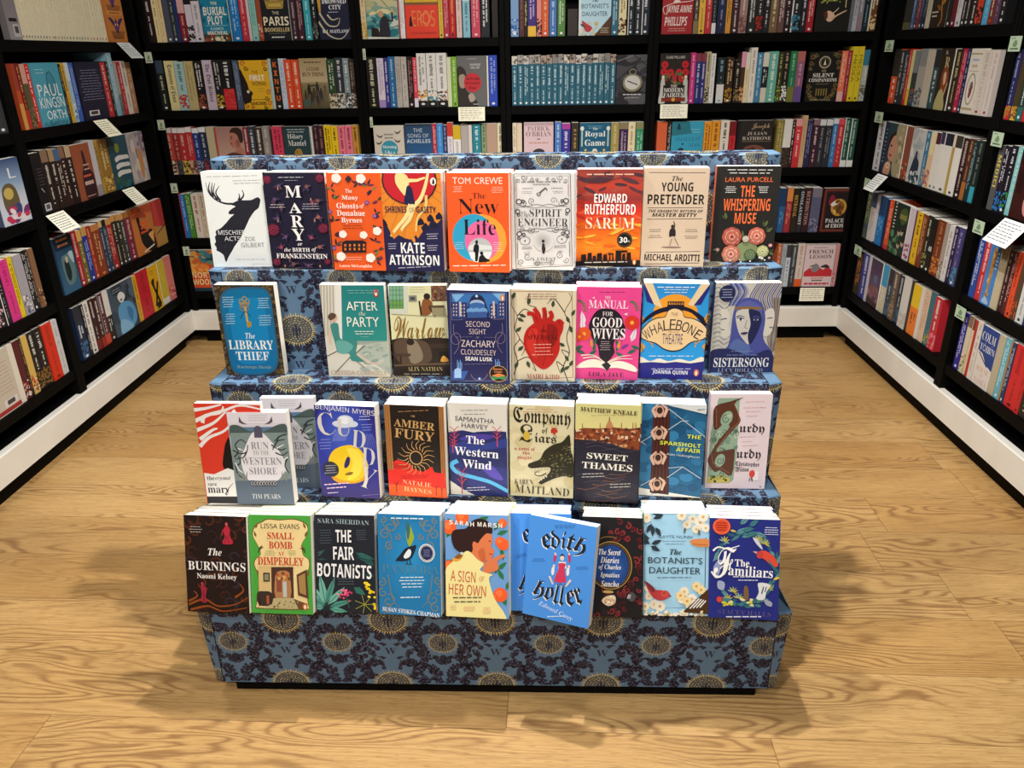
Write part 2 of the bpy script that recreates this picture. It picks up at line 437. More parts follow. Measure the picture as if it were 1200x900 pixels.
# ------------------------------------------------------------------ the covers on the display, each drawn from its own photograph crop
def c_stag(a):
    a.bg('#e9ebe7')
    k = '#23232c'
    a.smooth([(605,250),(622,262),(620,285),(612,312),(590,330),(565,368),(548,405),(530,445),(512,485),(498,505),(478,535),(462,565),(442,600),(427,633),(418,612),(413,592),(395,574),(371,560),(373,546),(361,522),(369,507),(364,480),(372,465),(370,443),(400,425),(430,395),(455,365),(475,345),(450,345),(446,330),(466,312),(484,300),(462,290),(480,275),(505,266),(540,266),(575,264)], k, k=3)
    for p in ([(490,285),(432,283),(385,266),(350,238),(330,205),(320,160)], [(348,235),(336,195),(345,158)], [(385,263),(362,218),(372,166)], [(402,268),(376,222),(396,182)], [(360,245),(352,205),(358,162)], [(508,268),(530,238),(522,206)], [(502,266),(508,245),(503,226)]):
        a.line(p, 13, k, 2, curve=True)
    a.blotch(400, 440, 465, 540, ['#2b2b36', '#1d1d25'], 14, 5, 12)
    a.text('MISCHIEF', 'ss', 460, 452, w_=150, h_=26, c='#e8e8e6'); a.text('ACTS', 'ss', 466, 489, w_=92, h_=26, c='#e8e8e6')
    a.text('ZOE', 'ss', 566, 491, w_=58, h_=24, c='#77797c'); a.text('GILBERT', 'ss', 582, 528, w_=132, h_=25, c='#77797c')
    a.small(465, 130, 300, 1, '#9a9c9c', hh=3); a.small(545, 163, 150, 2, '#8a8c8c', 15, 3, 1.0); a.small(570, 616, 190, 1, '#8a8c8c', hh=3); a.small(630, 645, 100, 1, '#aaacac', hh=2.5)

def c_mary(a):
    a.bg('#1e1a30')
    for (x, y, r) in ((425,190,26),(690,185,26),(450,460,40),(712,455,32),(465,650,26),(740,650,20)): a.rose(x, y, r, '#7a1f3a', '#96304c', '#3c1428')
    for (x, y) in ((490,220),(630,225),(480,395),(690,390),(500,330),(660,310),(520,500),(655,505),(495,560),(700,560),(560,660),(640,670),(470,290),(690,300),(540,620),(690,620)):
        for t in range(5): a.leaf(x, y, a.rng.uniform(22, 36), a.rng.uniform(0, 360), 9, a.rng.choice(['#4d3a52', '#6b4a5a', '#2f3a4c', '#5a2f48', '#3c2a4a']))
        a.flower(x, y, 10, a.rng.choice(['#8a3452', '#6a4440', '#8f5648', '#4c3a66']), '#a8785c', 7, pet=.9)
    for (x, y) in ((485,410),(675,410),(515,672),(705,676),(655,295),(490,235)): a.leaf(x, y + 8, 20, 90, 8, '#b8845c')
    a.text('M', 'sb', 565, 250, h_=64, w_=82, c='#f2eeea'); a.text('A', 'sb', 575, 338, h_=56, w_=66, c='#f2eeea'); a.text('R', 'sb', 584, 411, h_=66, w_=62, c='#f2eeea'); a.text('Y', 'sb', 590, 487, h_=66, w_=68, c='#f2eeea')
    a.text('or', 'bi', 598, 543, w_=26, c='#e6ddd8'); a.text('the', 'bi', 530, 573, w_=34, c='#e6ddd8'); a.text('BIRTH', 'sb', 603, 575, w_=92, h_=22, c='#f2eeea'); a.text('of', 'bi', 673, 575, w_=26, c='#e6ddd8')
    a.text('FRANKENSTEIN', 'sb', 607, 612, w_=268, h_=28, c='#f2eeea')
    a.small(556, 176, 150, 1, '#cfc9cf', hh=4); a.small(558, 192, 80, 1, '#a8a2aa', hh=3); a.small(485, 326, 85, 2, '#cfc9cf', 14, 4); a.small(655, 330, 90, 3, '#b8b2bc', 13, 4); a.small(620, 682, 120, 1, '#6a4a60', hh=3)

def c_ghosts(a):
    a.bg('#e4591f')
    for (x, y) in ((775,240),(985,250),(1005,380),(790,420),(1000,540),(800,560),(960,225),(1010,460),(790,300),(1015,310),(910,215),(785,640),(1010,650),(1020,590),(790,500)):
        for t in range(4):
            a.leaf(x, y, a.rng.uniform(26, 44), a.rng.uniform(0, 360), 12, a.rng.choice(['#4c2030', '#2f4a34', '#3a1c28', '#5a3048', '#2c2038', '#6a7a3c']))
    for (x, y, r) in ((803,185,24),(928,187,24),(835,497,20),(942,502,20),(1012,480,22),(825,622,24),(978,632,24)): a.flower(x, y, r, '#f3e6da', '#c8602c', 5, pet=.9); a.ell(x, y + r * .1, r * .7, r * .5, '#f3e6da', n_=12)
    for (x, y) in ((790,575),(1000,395),(770,370),(960,320)): a.flower(x, y, 12, '#6a4a9a', '#e0b060', 5)
    a.poly([(866,168),(884,188),(866,210),(848,190)], '#3a2430')
    a.text('The', 'sb', 867, 255, w_=34, h_=22, c='#f6ded0'); a.text('Many', 'sb', 873, 295, w_=82, h_=30, c='#fbe9df'); a.text('Ghosts', 'sb', 860, 337, w_=112, h_=32, c='#fbe9df'); a.text('of', 'bi', 934, 340, w_=24, c='#f6ded0')
    a.text('Donahue', 'sb', 878, 378, w_=144, h_=32, c='#fbe9df'); a.text('Byrnes', 'sb', 882, 421, w_=106, h_=36, c='#fbe9df')
    a.small(888, 455, 110, 2, '#8a3a18', 14, 4)
    a.rect(832, 540, 955, 600, '#231a22'); a.poly([(826,545),(850,532),(940,532),(960,545)], '#231a22')
    for i in range(5):
        for j in range(2): a.rect(843 + i * 24, 552 + j * 22, 853 + i * 24, 566 + j * 22, '#d8742c')
    a.small(892, 635, 90, 2, '#f0c8b0', 12, 4); a.text('Laura McLaughlin', 'sb', 902, 679, w_=172, h_=20, c='#fbe0d0')

def c_gaiety(a):
    a.bg('#e2882c')
    for i in range(26):
        t = math.radians(180 + i * 360 / 26); a.line([(170, 200), (170 + 330 * math.cos(t), 200 - 330 * math.sin(t))], 3, '#c46a1e')
    a.ell(160, 205, 140, 140, '#30202a'); a.ell(160, 205, 132, 132, '#c3202a')
    a.poly([(0,440),(20,470),(40,450),(60,500),(75,540),(100,515),(130,535),(160,545),(190,520),(200,540),(225,500),(215,470),(250,480),(270,430),(300,455),(330,420),(345,760),(0,760)], '#232046')
    for (x, y) in ((215,440),(265,420),(310,410),(25,440),(285,460),(240,470)): a.poly([(x,y-22),(x+12,y-8),(x+22,y+18),(x-14,y+22),(x-18,y)], '#1b1a30')
    sk = '#efd893'
    a.smooth([(95,165),(130,165),(150,180),(160,215),(150,250),(140,290),(115,260),(92,215)], sk, k=3)
    a.line([(150,205),(200,205),(240,190)], 20, sk, 10); a.line([(255,165),(240,240),(215,310),(180,350)], 14, sk, 24, curve=True)
    a.smooth([(150,235),(172,245),(182,300),(185,340),(150,345),(132,320),(140,280)], '#1f2046', k=3)
    a.line([(165,340),(140,410),(95,470),(60,520)], 26, sk, 12, curve=True); a.line([(180,340),(160,420),(118,480),(112,520)], 24, sk, 10, curve=True); a.line([(245,290),(240,360),(200,420),(190,500)], 16, '#e6c878', 8, curve=True)
    for (x, y) in ((70,510),(110,500),(165,500),(175,540)): a.ell(x, y, 9, 24, '#e2882c', rot=20)
    a.text('SHRINES', 'ssb', 90, 366, w_=110, h_=38, c='#241d3e'); a.text('OF', 'ss', 170, 372, w_=25, h_=26, c='#241d3e'); a.text('GAIETY', 'ssb', 244, 372, w_=100, h_=36, c='#241d3e')
    a.ell(281, 213, 15, 22, '#f1ece0'); a.smooth([(276,225),(281,197),(288,212),(286,228)], '#2a2630', k=3)
    a.text('KATE', 'ssb', 172, 596, w_=124, h_=64, c='#f0eeea'); a.text('ATKINSON', 'ssb', 178, 670, w_=262, h_=62, c='#f0eeea')
    a.small(66, 580, 50, 3, '#c9c6d2', 14, 5); a.small(275, 530, 62, 3, '#c9c6d2', 14, 5); a.small(275, 600, 60, 3, '#c9c6d2', 14, 5); a.small(180, 714, 230, 1, '#b5b2c4', hh=7)

def c_newlife(a):
    a.bg('#f15a22')
    a.ell(560, 545, 155, 145, '#f2a03a'); a.ell(530, 540, 125, 140, '#2d9fc4'); a.smooth([(600,420),(660,470),(710,540),(712,600),(680,660),(640,680),(600,690),(640,600)], '#f2a03a', k=4)
    a.ell(575, 560, 98, 120, '#e8679a'); a.ell(565, 612, 70, 72, '#b9bab8'); a.poly([(497,590),(530,575),(630,590),(634,612),(497,612)], '#d8d9d6')
    a.poly([(500,625),(632,625),(620,660),(590,684),(540,684),(512,664)], '#dfe0dd')
    k = '#15161c'
    a.ell(545, 566, 8, 12, k); a.smooth([(530,585),(545,577),(558,590),(555,630),(550,676),(536,676),(535,630),(526,620)], k, k=3)
    a.ell(573, 632, 10, 10, k); a.smooth([(562,650),(580,640),(596,660),(622,680),(560,686),(556,672)], k, k=3)
    a.text('TOM CREWE', 'p', 551, 208, w_=280, h_=38, c='#f7e3d6')
    a.text('The', 'st', 560, 295, w_=74, h_=32, c='#1c1418'); a.text('New', 'st', 557, 358, w_=228, h_=86, c='#1c1418'); a.text('Life', 'st', 562, 478, w_=186, h_=92, c='#1c1418')
    a.small(440, 255, 55, 4, '#f3c9b0', 10, 4); a.small(665, 262, 70, 4, '#f3c9b0', 10, 4); a.small(445, 585, 60, 4, '#bfe0ea', 12, 4); a.small(665, 595, 55, 5, '#f8d8c8', 12, 4); a.small(560, 705, 320, 1, '#f7d8c4', hh=8); a.small(555, 722, 60, 1, '#e8a888', hh=4)

def c_spirit(a):
    a.bg('#d9d5d2'); g = '#63605f'
    a.frame(785, 168, 1095, 715, 4, '#5a5756'); a.frame(795, 180, 1085, 705, 2, '#8a8685')
    for sg in (1, -1):
        X = lambda x: 938 + sg * x
        for (x, y, r) in ((100,190,18),(130,210,14),(60,325,20),(110,340,22),(70,495,22),(120,490,18),(90,650,22),(125,680,18),(40,690,16),(60,205,14),(30,200,10)): a.scroll(X(x), y, r, g, 3.5, sg, a.rng.uniform(0, 360))
        for y in (352, 492): a.line([(X(0), y), (X(40), y - 6), (X(80), y + 4), (X(140), y - 4)], 3, g, curve=True); a.line([(X(0), y + 8), (X(50), y + 14), (X(90), y + 6), (X(140), y + 10)], 2.5, g, curve=True)
        for (x, y, r) in ((130,328,14),(138,385,12),(108,328,8),(132,405,7),(132,515,13),(108,520,8),(135,540,6)): a.ring(X(x), y, r, r, 5, '#2e2a2c', 14)
        for (x, y) in ((102,555),): a.ring(X(x), y, 28, 24, 3, g); a.ell(X(x), y, 5, 5, g, n_=8)
        a.line([(X(143), 230), (X(143), 300)], 3, '#c58a90'); a.line([(X(143), 570), (X(143), 660)], 3, g)
        a.small(X(80), 252, 80, 1, '#4a4748', hh=4); a.small(X(85), 275, 60, 2, '#8a8788', 9, 3); a.small(X(92), 598, 70, 2, '#4a4748', 10, 4); a.small(X(92), 628, 40, 2, '#8a8788', 9, 3)
    a.small(932, 214, 220, 1, '#3f3c3d', hh=6); a.small(935, 229, 130, 1, '#3f3c3d', hh=5)
    a.line([(915, 285), (955, 250)], 8, '#55504e'); a.ell(917, 286, 12, 10, '#55504e', n_=10); a.ell(917, 286, 6, 5, '#d9d5d2', n_=8); a.line([(955,250),(965,262)], 6, '#55504e')
    a.text('The', 'i', 838, 402, w_=46, h_=34, c='#7d7a7a'); a.text('SPIRIT', 'st', 952, 396, w_=176, h_=44, c='#3a3536'); a.text('ENGINEER', 'st', 936, 451, w_=278, h_=46, c='#3a3536')
    a.ell(938, 560, 58, 62, '#d9d5d2', c2='#a5a09e'); a.ell(936, 562, 8, 10, '#1d1a1c', n_=10); a.poly([(930,575),(942,575),(948,610),(940,635),(932,635),(926,608)], '#2e292b')
    a.text('A.J.WEST', 'st', 935, 668, w_=140, h_=22, c='#6a6666'); a.small(930, 690, 110, 2, '#6a6666', 8, 4)

def c_sarum(a):
    a.bg((0, '#8a3a34'), (.16, '#c0402c'), (.3, '#8c3330'), (.42, '#d6311f'), (.62, '#e8641c'), (.8, '#f08a20'), (.9, '#e8701c'), (1, '#3a1a16'))
    a.blotch(25, 150, 385, 290, ['#59323a', '#6e3a3e', '#4a2c36', '#a8483c'], 26, 5, 13, 4.0); a.blotch(25, 300, 385, 420, ['#e0442a', '#c22a20', '#ee5a34'], 16, 4, 10, 5); a.blotch(25, 420, 385, 570, ['#f59a2a', '#f6b040', '#e0661c', '#f08424'], 30, 4, 9, 5)
    a.smooth([(50,170),(100,180),(150,172),(215,182),(180,200),(120,205),(60,195)], '#4a2c34', k=3)
    k = '#17100f'
    a.rect(15, 625, 375, 670, k)
    for (x, w_, y) in ((50,30,590),(84,26,582),(112,20,598),(134,30,584),(168,24,592),(200,10,590),(216,10,592),(234,34,575),(270,20,590),(294,26,583)): a.poly([(x, 632), (x + 3, y), (x + w_ - 2, y - 3), (x + w_, 632)], k)
    a.rect(196, 584, 226, 592, k); a.rect(236, 570, 300, 580, k)
    a.text('EDWARD', 'ssb', 208, 287, w_=174, h_=48, c='#f5ede8'); a.text('RUTHERFURD', 'ssb', 206, 347, w_=270, h_=56, c='#f5ede8'); a.text('SARUM', 'st', 206, 422, w_=262, h_=62, c='#f3e2c8')
    a.small(210, 158, 290, 1, '#e8b8a0', hh=9); a.small(185, 632, 260, 1, '#d8c8bc', hh=7)
    a.ell(284, 513, 41, 41, '#17120f'); a.text('30', 'pb', 278, 513, w_=42, h_=32, c='#f4efe8'); a.text('th', 'p', 306, 520, w_=12, c='#f4efe8'); a.ring(284, 513, 35, 35, 2, '#6a605a')
    a.ell(337, 634, 10, 16, '#e8853a', n_=12); a.ell(337, 636, 4, 10, '#f4ead8', n_=8)

def c_pretender(a):
    a.bg('#d2bba2'); k = '#1e1817'
    for y in (149, 338, 399, 577, 640): a.line([(410 - (y - 149) * .03, y), (714 - (y - 149) * .05, y)], 3, '#3c3230')
    a.text('The', 'bi', 562, 180, w_=58, h_=26, c=k); a.text('YOUNG', 'ssb', 562, 226, w_=170, h_=48, c=k); a.text('PRETENDER', 'ssb', 556, 293, w_=304, h_=52, c=k)
    a.text('THE DRAMATIC RETURN OF', 'ssbi', 556, 356, w_=292, h_=15, c=k); a.text('MASTER BETTY', 'ssbi', 550, 377, w_=244, h_=20, c=k)
    a.ell(541, 440, 9, 11, '#3a2e2a'); a.smooth([(530,452),(552,450),(558,475),(552,500),(528,500),(522,478)], '#2a2224', k=3); a.line([(548,455),(552,430),(546,412)], 8, '#4a3c36', 5)
    a.smooth([(528,498),(556,496),(566,525),(580,545),(566,545),(545,515),(535,545),(522,545)], '#cdb49a', k=3); a.line([(538,505),(526,543)], 3, '#4a3c36'); a.line([(552,500),(573,543)], 3, '#4a3c36'); a.ell(535, 552, 55, 5, '#8a7466')
    for (x, y) in ((448,460),(448,492),(643,462),(643,498)): a.small(x, y, 74, 2, '#5c4c44', 10, 3.5)
    a.text('MICHAEL ARDITTI', 'ssb', 540, 608, w_=304, h_=38, c=k)

def c_muse(a):
    a.bg('#23211f'); o = '#f0703a'
    a.text('LAURA PURCELL', 'p', 948, 186, w_=254, h_=24, c=o); a.text('THE', 'ssb', 942, 249, w_=76, h_=60, c=o); a.text('WHISPERING', 'ssb', 938, 322, w_=250, h_=66, c=o); a.text('MUSE', 'ssb', 932, 395, w_=116, h_=60, c=o)
    a.small(952, 134, 285, 1, '#d8d4ce', hh=6); a.small(950, 151, 280, 1, '#d8d4ce', hh=6); a.small(850, 240, 62, 4, '#d8d4ce', 10, 5); a.small(1026, 240, 58, 4, '#d8d4ce', 10, 5)
    for (x, y, ang) in ((800,560,190),(1060,575,-30),(1050,470,40),(880,630,240),(1010,625,-60),(920,500,90),(830,400,100),(1035,440,60)):
        a.leaf(x, y, 40, ang, 16, '#5c6a3c'); a.leaf(x, y, 34, ang + 40, 14, '#3f4a2c')
    a.smooth([(880,560),(930,520),(985,530),(1000,570),(960,620),(900,620)], '#8f9a6a', k=4)
    a.rose(862, 495, 58, '#c9705c', '#e89a84', '#a84c40'); a.rose(995, 490, 52, '#d88068', '#f0b09a', '#b85a48'); a.rose(858, 588, 54, '#dc8a70', '#f2b8a0', '#c06a50'); a.rose(1028, 572, 36, '#c8c88a', '#e4e2b0', '#a8a86a'); a.rose(935, 505, 20, '#d8d0c0', '#f0e8dc', '#b8a890'); a.rose(960, 590, 34, '#6f8058', '#93a374', '#4f5c3c')
    a.ell(1068, 538, 10, 9, '#e8a0a0'); a.ell(785, 562, 9, 8, '#c88a9a'); a.blotch(800, 600, 1080, 628, ['#e8dcd0', '#d8a898', '#8a9a6a'], 12, 3, 8)

def c_thief(a):
    a.bg('#3a2f22')
    for _ in range(150):
        t = a.rng.random(); e = a.rng.choice('lrtb'); x0, x1 = 85 + 0, 425
        if e == 'l': x, y = 90 + t * 55, 120 + t * 500
        elif e == 'r': x, y = 372 + t * 62, 120 + t * 500
        elif e == 't': x, y = 85 + t * 300, a.rng.uniform(115, 150)
        else: x, y = 145 + t * 290, a.rng.uniform(590, 628)
        a.scroll(x + a.rng.uniform(-8, 14), y, a.rng.uniform(6, 13), a.rng.choice(['#8a7040', '#a58a50', '#6a5430']), 2.5, a.rng.choice((1, -1)), a.rng.uniform(0, 360), 1.1)
    pts = [(140,140),(200,125),(300,125),(352,140),(375,190),(392,330),(410,500),(405,570),(370,612),(290,622),(215,615),(170,585),(150,500),(125,330),(112,200)]
    a.smooth(pts, '#2a5f80', k=4); a.smooth([(262 + (x - 262) * .93, 375 + (y - 375) * .95) for x, y in pts], '#0d6fa0', k=4); a.smooth([(262 + (x - 262) * .7, 360 + (y - 360) * .75) for x, y in pts], '#0f82b8', k=4)
    g = '#b08a3c'
    for (x, y) in ((237,190),(222,205),(252,205),(228,222),(246,222)): a.ring(x, y, 11, 13, 5, g, 14)
    a.ring(237, 240, 22, 16, 5, '#8a6a34'); a.line([(240,235),(255,345)], 11, '#c8a050'); a.poly([(248,318),(270,316),(272,345),(252,350)], g)
    a.line([(215,300),(240,260),(268,290)], 4, '#123e58', curve=True)
    a.text('The', 'bi', 263, 396, w_=50, h_=34, c='#dfe8ea'); a.text('LIBRARY', 'sb', 267, 447, w_=232, h_=52, c='#f2f2ea'); a.text('THIEF', 'sb', 274, 510, w_=172, h_=48, c='#f2f2ea')
    a.small(155, 205, 60, 5, '#bcd4de', 13, 5); a.small(335, 215, 66, 5, '#bcd4de', 13, 5); a.small(165, 298, 52, 5, '#bcd4de', 13, 5); a.small(342, 312, 76, 5, '#bcd4de', 13, 5); a.text('Kuchenga Shenj\u00e9', 'sb', 282, 574, w_=178, h_=22, c='#8fa39a')

def c_party(a):
    a.bg('#d8d2c2')
    a.rect(778, 118, 1030, 430, '#1f7d7c', '#2e8f86'); a.rect(790, 430, 1040, 640, '#9aa69a', '#c9c6b4')
    for i in range(7): a.rect(660 + i * 17, 115, 667 + i * 17, 400, '#b0aa9a')
    a.rect(742, 115, 778, 420, '#e6e2d8')
    a.poly([(690,500),(760,455),(910,450),(1040,560),(1045,640),(700,640)], '#ddd6c4'); a.poly([(895,450),(1040,430),(1045,620),(960,560),(850,500)], '#b4bcae')
    a.blotch(900, 450, 1040, 610, ['#8fa398', '#c8c8ba', '#a8b2a4'], 20, 5, 12, 2.5)
    for p in ([(735,610),(830,510)], [(690,515),(760,480)], [(830,520),(900,580)], [(840,510),(905,455)]): a.line(p, 5, '#5c5a50')
    sk, dr = '#d8c0aa', '#3f8a82'
    a.line([(718,330),(708,390),(712,450)], 20, sk, 14); a.ell(730, 295, 24, 26, '#d4b49a'); a.smooth([(700,290),(720,270),(745,280),(740,300),(712,312)], '#5a4638', k=3); a.smooth([(715,335),(755,330),(762,385),(775,420),(850,420),(862,450),(855,490),(880,520),(920,545),(830,540),(815,500),(755,495),(735,430),(720,380)], dr, k=3)
    a.smooth([(745,430),(800,430),(840,460),(800,500),(755,490)], '#67aaa0', k=3); a.line([(860,500),(920,550),(990,560)], 16, sk, 10)
    a.text('AFTER', 'p', 892, 233, w_=172, h_=48, c='#f2efe4'); a.text('the', 'i', 893, 275, w_=38, c='#e8e2d0'); a.text('PARTY', 'p', 897, 322, w_=178, h_=54, c='#f2efe4')
    a.ell(972, 160, 15, 22, '#b8362c'); a.ell(972, 162, 7, 14, '#f2ece0'); a.ell(972, 155, 4, 7, '#20181a')
    a.small(900, 152, 200, 2, '#8fc0b8', 14, 3.5); a.small(903, 382, 130, 2, '#e6efe8', 14, 6); a.small(905, 405, 60, 1, '#a0c8c0', hh=3)
    a.text('CRESSIDA CONNOLLY', 'p', 868, 608, w_=320, h_=26, c='#c9a184')

def c_warlow(a):
    a.bg('#e0dcae')
    a.rect(20, 115, 150, 300, '#cfd2c0'); a.rect(30, 118, 118, 268, '#7fb08c'); a.rect(30, 215, 118, 268, '#6ba04c')
    for i in range(5): a.line([(30 + i * 22, 118), (32 + i * 22, 268)], 3, '#4c6a60')
    for y in (150, 182, 214, 245): a.line([(30, y), (120, y)], 3, '#4c6a60')
    a.rect(300, 122, 400, 225, '#6a5040'); a.blotch(305, 125, 400, 220, ['#8a4a34', '#4a3428', '#9a7050'], 24, 5, 10); a.rect(155, 185, 207, 225, '#8a8a80'); a.rect(165, 195, 195, 215, '#4a4a48')
    a.small(212, 150, 105, 3, '#a8a480', 16, 4)
    br = '#8a5530'
    a.smooth([(245,215),(272,205),(300,225),(305,250),(290,300),(240,312),(232,270)], br, k=3); a.ell(272, 193, 20, 18, '#2a2420'); a.line([(222,220),(232,310)], 10, '#3a2c24'); a.rect(280, 250, 380, 264, '#5a4434'); a.line([(285,264),(320,320)], 8, '#2e2420'); a.rect(300, 264, 385, 310, '#9a9070')
    a.line([(45,300),(220,312),(400,318)], 4, '#8a8464')
    a.text('Warlow', 'scr', 216, 382, w_=310, h_=130, c='#8c6a24'); a.text('THE', 'st', 112, 335, w_=36, h_=12, c='#b0a880'); a.text('EXPERIMENT', 'st', 318, 424, w_=120, h_=12, c='#b0a478')
    a.poly([(45,452),(100,440),(200,448),(300,440),(400,446),(400,660),(55,660)], '#2e241e'); a.smooth([(70,455),(190,450),(270,480),(275,575),(120,590),(70,540)], '#5a4638', k=4); a.smooth([(140,470),(190,455),(230,520),(225,570),(160,580)], '#8c7c66', k=3); a.ell(160, 465, 24, 20, '#2a2220'); a.rect(275, 475, 395, 500, '#3e3028'); a.rect(330, 520, 392, 575, '#1a1412'); a.smooth([(338,575),(350,545),(368,548),(384,572)], '#e0a040', k=3)
    a.rect(60, 530, 160, 545, '#4a362a'); a.rect(95, 545, 105, 590, '#2a1e1a'); a.line([(60,595),(400,585)], 12, '#6a5038')
    a.text('ALIX NATHAN', 'st', 243, 614, w_=220, h_=26, c='#c8b072'); a.small(230, 641, 300, 1, '#b0a890', hh=5)

def c_zachary(a):
    a.bg('#232554'); b = '#4f86c6'
    a.rect(405, 170, 715, 310, '#3b74b8'); a.poly([(405,170),(480,170),(430,220)], '#7fb2e0'); a.poly([(715,170),(640,170),(690,220)], '#7fb2e0')
    for (x, w_) in ((405,40),(450,45),(625,45),(675,40)):
        y = a.rng.uniform(200, 235); a.rect(x, y, x + w_, 330, '#2c3a74')
        for j in range(4): a.rect(x + 8, y + 12 + j * 20, x + 14, y + 22 + j * 20, '#d8c8b0'); a.rect(x + 24, y + 12 + j * 20, x + 30, y + 22 + j * 20, '#d8c8b0')
    a.smooth([(490,310),(500,240),(520,190),(550,172),(585,190),(605,240),(615,310)], '#23254c', k=4)
    a.ell(552, 230, 42, 24, '#9fb8d8'); a.ell(552, 242, 46, 20, '#3a68a8'); a.ell(550, 184, 9, 9, '#8fb4dc'); a.ell(550, 184, 4, 4, '#fff', n_=8)
    for x in (515, 550, 588): a.ell(x, 272, 24, 20, '#6fa0d4'); a.rect(x - 20, 275, x + 20, 310, '#3a5a98')
    for x in (455, 648): a.rect(x - 5, 215, x + 5, 300, '#d9c4b4')
    a.poly([(395,320),(480,320),(500,310),(610,310),(625,320),(725,320),(725,690),(395,690)], '#232554')
    gl = '#8f7c8a'
    a.frame(398, 165, 722, 680, 2.5, '#6b7fae')
    for sg in (1, -1):
        X = lambda x: 556 + sg * x
        a.line([(X(140), 345), (X(140), 400), (X(115), 440), (X(115), 480), (X(140), 520)], 2.5, gl, curve=True); a.line([(X(150), 250), (X(150), 320), (X(90), 320)], 2.5, gl); a.ring(X(128), 430, 28, 34, 2.5, gl, 20)
        for i in range(4): a.rect(X(110) - 14 + i * 8, 555 + 14 * (i % 2), X(110) - 9 + i * 8, 610, '#6f9ad0')
        a.poly([(X(85), 670), (X(60), 620), (X(150), 620), (X(150), 672)], '#355aa0'); a.poly([(X(100), 660), (X(100), 610), (X(120), 600), (X(140), 612), (X(140), 660)], '#9cc0e8')
    a.ring(560, 640, 46, 36, 3, gl, 16, 180, 360); a.ell(561, 667, 9, 9, '#5c86c8'); a.ell(561, 667, 4, 4, '#fff', n_=8)
    c = '#d9c6c0'
    a.text('SECOND', 'ss', 555, 347, w_=138, h_=32, c=c); a.text('SIGHT', 'ss', 553, 391, w_=98, h_=30, c=c); a.text('OF', 'ss', 553, 425, w_=20, h_=12, c='#9a8c98'); a.small(475, 420, 110, 1, '#7a7490', hh=3); a.small(630, 425, 100, 1, '#7a7490', hh=3)
    a.text('ZACHARY', 'ss', 557, 462, w_=198, h_=40, c='#e6d2c8'); a.text('CLOUDESLEY', 'ss', 557, 512, w_=205, h_=32, c=c); a.text('SEAN LUSK', 'ssb', 558, 551, w_=158, h_=24, c='#f4f0ec'); a.small(556, 580, 160, 1, '#8a84a0', hh=3)
    a.ell(672, 640, 53, 50, '#d9a860'); a.ell(672, 640, 50, 47, '#17141a'); a.smooth([(632,655),(672,640),(712,655),(700,675),(672,668),(645,675)], '#3c8a50', k=3); a.text('Between', 'ssbi', 668, 612, w_=56, h_=12, c='#e08a4a'); a.text('Covers', 'ssbi', 670, 628, w_=46, h_=12, c='#e08a4a'); a.poly([(632,650),(672,637),(712,650),(672,660)], '#e0803c')
    a.ell(700, 196, 12, 20, '#e8853a', n_=12); a.ell(700, 199, 5, 12, '#f6efe4', n_=10)

def c_heart(a):
    a.bg('#d9cbad')
    a.frame(772, 158, 1105, 668, 3, '#8a5a4c')
    g, dk = '#3e4c38', '#2c2a26'
    for p in ([(765,640),(785,560),(770,480),(800,430),(775,370),(790,300),(762,240),(770,170)], [(1075,690),(1050,600),(1085,520),(1070,430),(1090,340),(1060,280),(1100,200),(1085,165)], [(800,430),(830,480),(810,530)], [(1085,520),(1040,500),(1060,540)], [(785,560),(850,540),(890,620),(870,600)], [(1060,280),(1000,200),(960,230)], [(790,300),(830,260),(870,280)], [(1050,600),(1010,570),(1030,640)], [(860,170),(850,230),(900,250)]): a.line(p, 6, dk, 3, curve=True)
    for (x, y, ang) in ((790,310,-30),(800,290,-20),(850,235,70),(990,250,80),(1085,340,110),(1100,300,60),(1060,480,150),(1080,570,120),(1035,640,70),(780,390,40),(790,500,40),(770,600,60),(1050,620,30),(1100,400,100),(762,200,60),(840,560,-70),(1085,600,60)): a.leaf(x, y, 44, ang, 22, g, '#26301f')
    h = '#b8201c'
    a.smooth([(905,330),(940,310),(985,322),(1020,345),(1050,345),(1048,385),(1030,430),(1028,500),(1000,560),(965,600),(930,612),(895,590),(860,550),(830,490),(824,430),(840,380),(870,350)], h, k=4)
    for p in ([(900,345),(880,290),(845,285)], [(915,340),(908,290),(885,255)], [(945,330),(945,280),(940,250)], [(965,330),(985,300),(975,270)], [(1010,345),(1030,330),(1050,350)]): a.line(p, 30, h, 22, curve=True)
    a.smooth([(850,400),(880,370),(905,390),(890,470),(900,540),(870,530),(842,470)], '#cf3228', k=4); a.smooth([(960,350),(1010,360),(1020,410),(990,480),(960,440)], '#8e1614', k=4)
    for p in ([(940,350),(930,420),(950,500),(930,590)], [(870,380),(900,450),(890,540)], [(1000,380),(980,470),(985,550)], [(890,300),(905,330)], [(948,270),(950,320)]): a.line(p, 5, '#6e1210', 2, curve=True)
    a.text('The', 'scr', 940, 385, w_=42, c='#3a0c0c'); a.text('SPECIMENS', 'st', 930, 424, w_=170, h_=30, c='#3a0c0c')
    a.small(930, 495, 120, 4, '#e8a89a', 20, 6); a.small(935, 172, 210, 1, '#8a4a40', hh=4); a.small(930, 192, 190, 2, '#8a4a40', 13, 4)
    a.text('MAIRI KIDD', 'st', 930, 654, w_=190, h_=28, c='#a8443a')

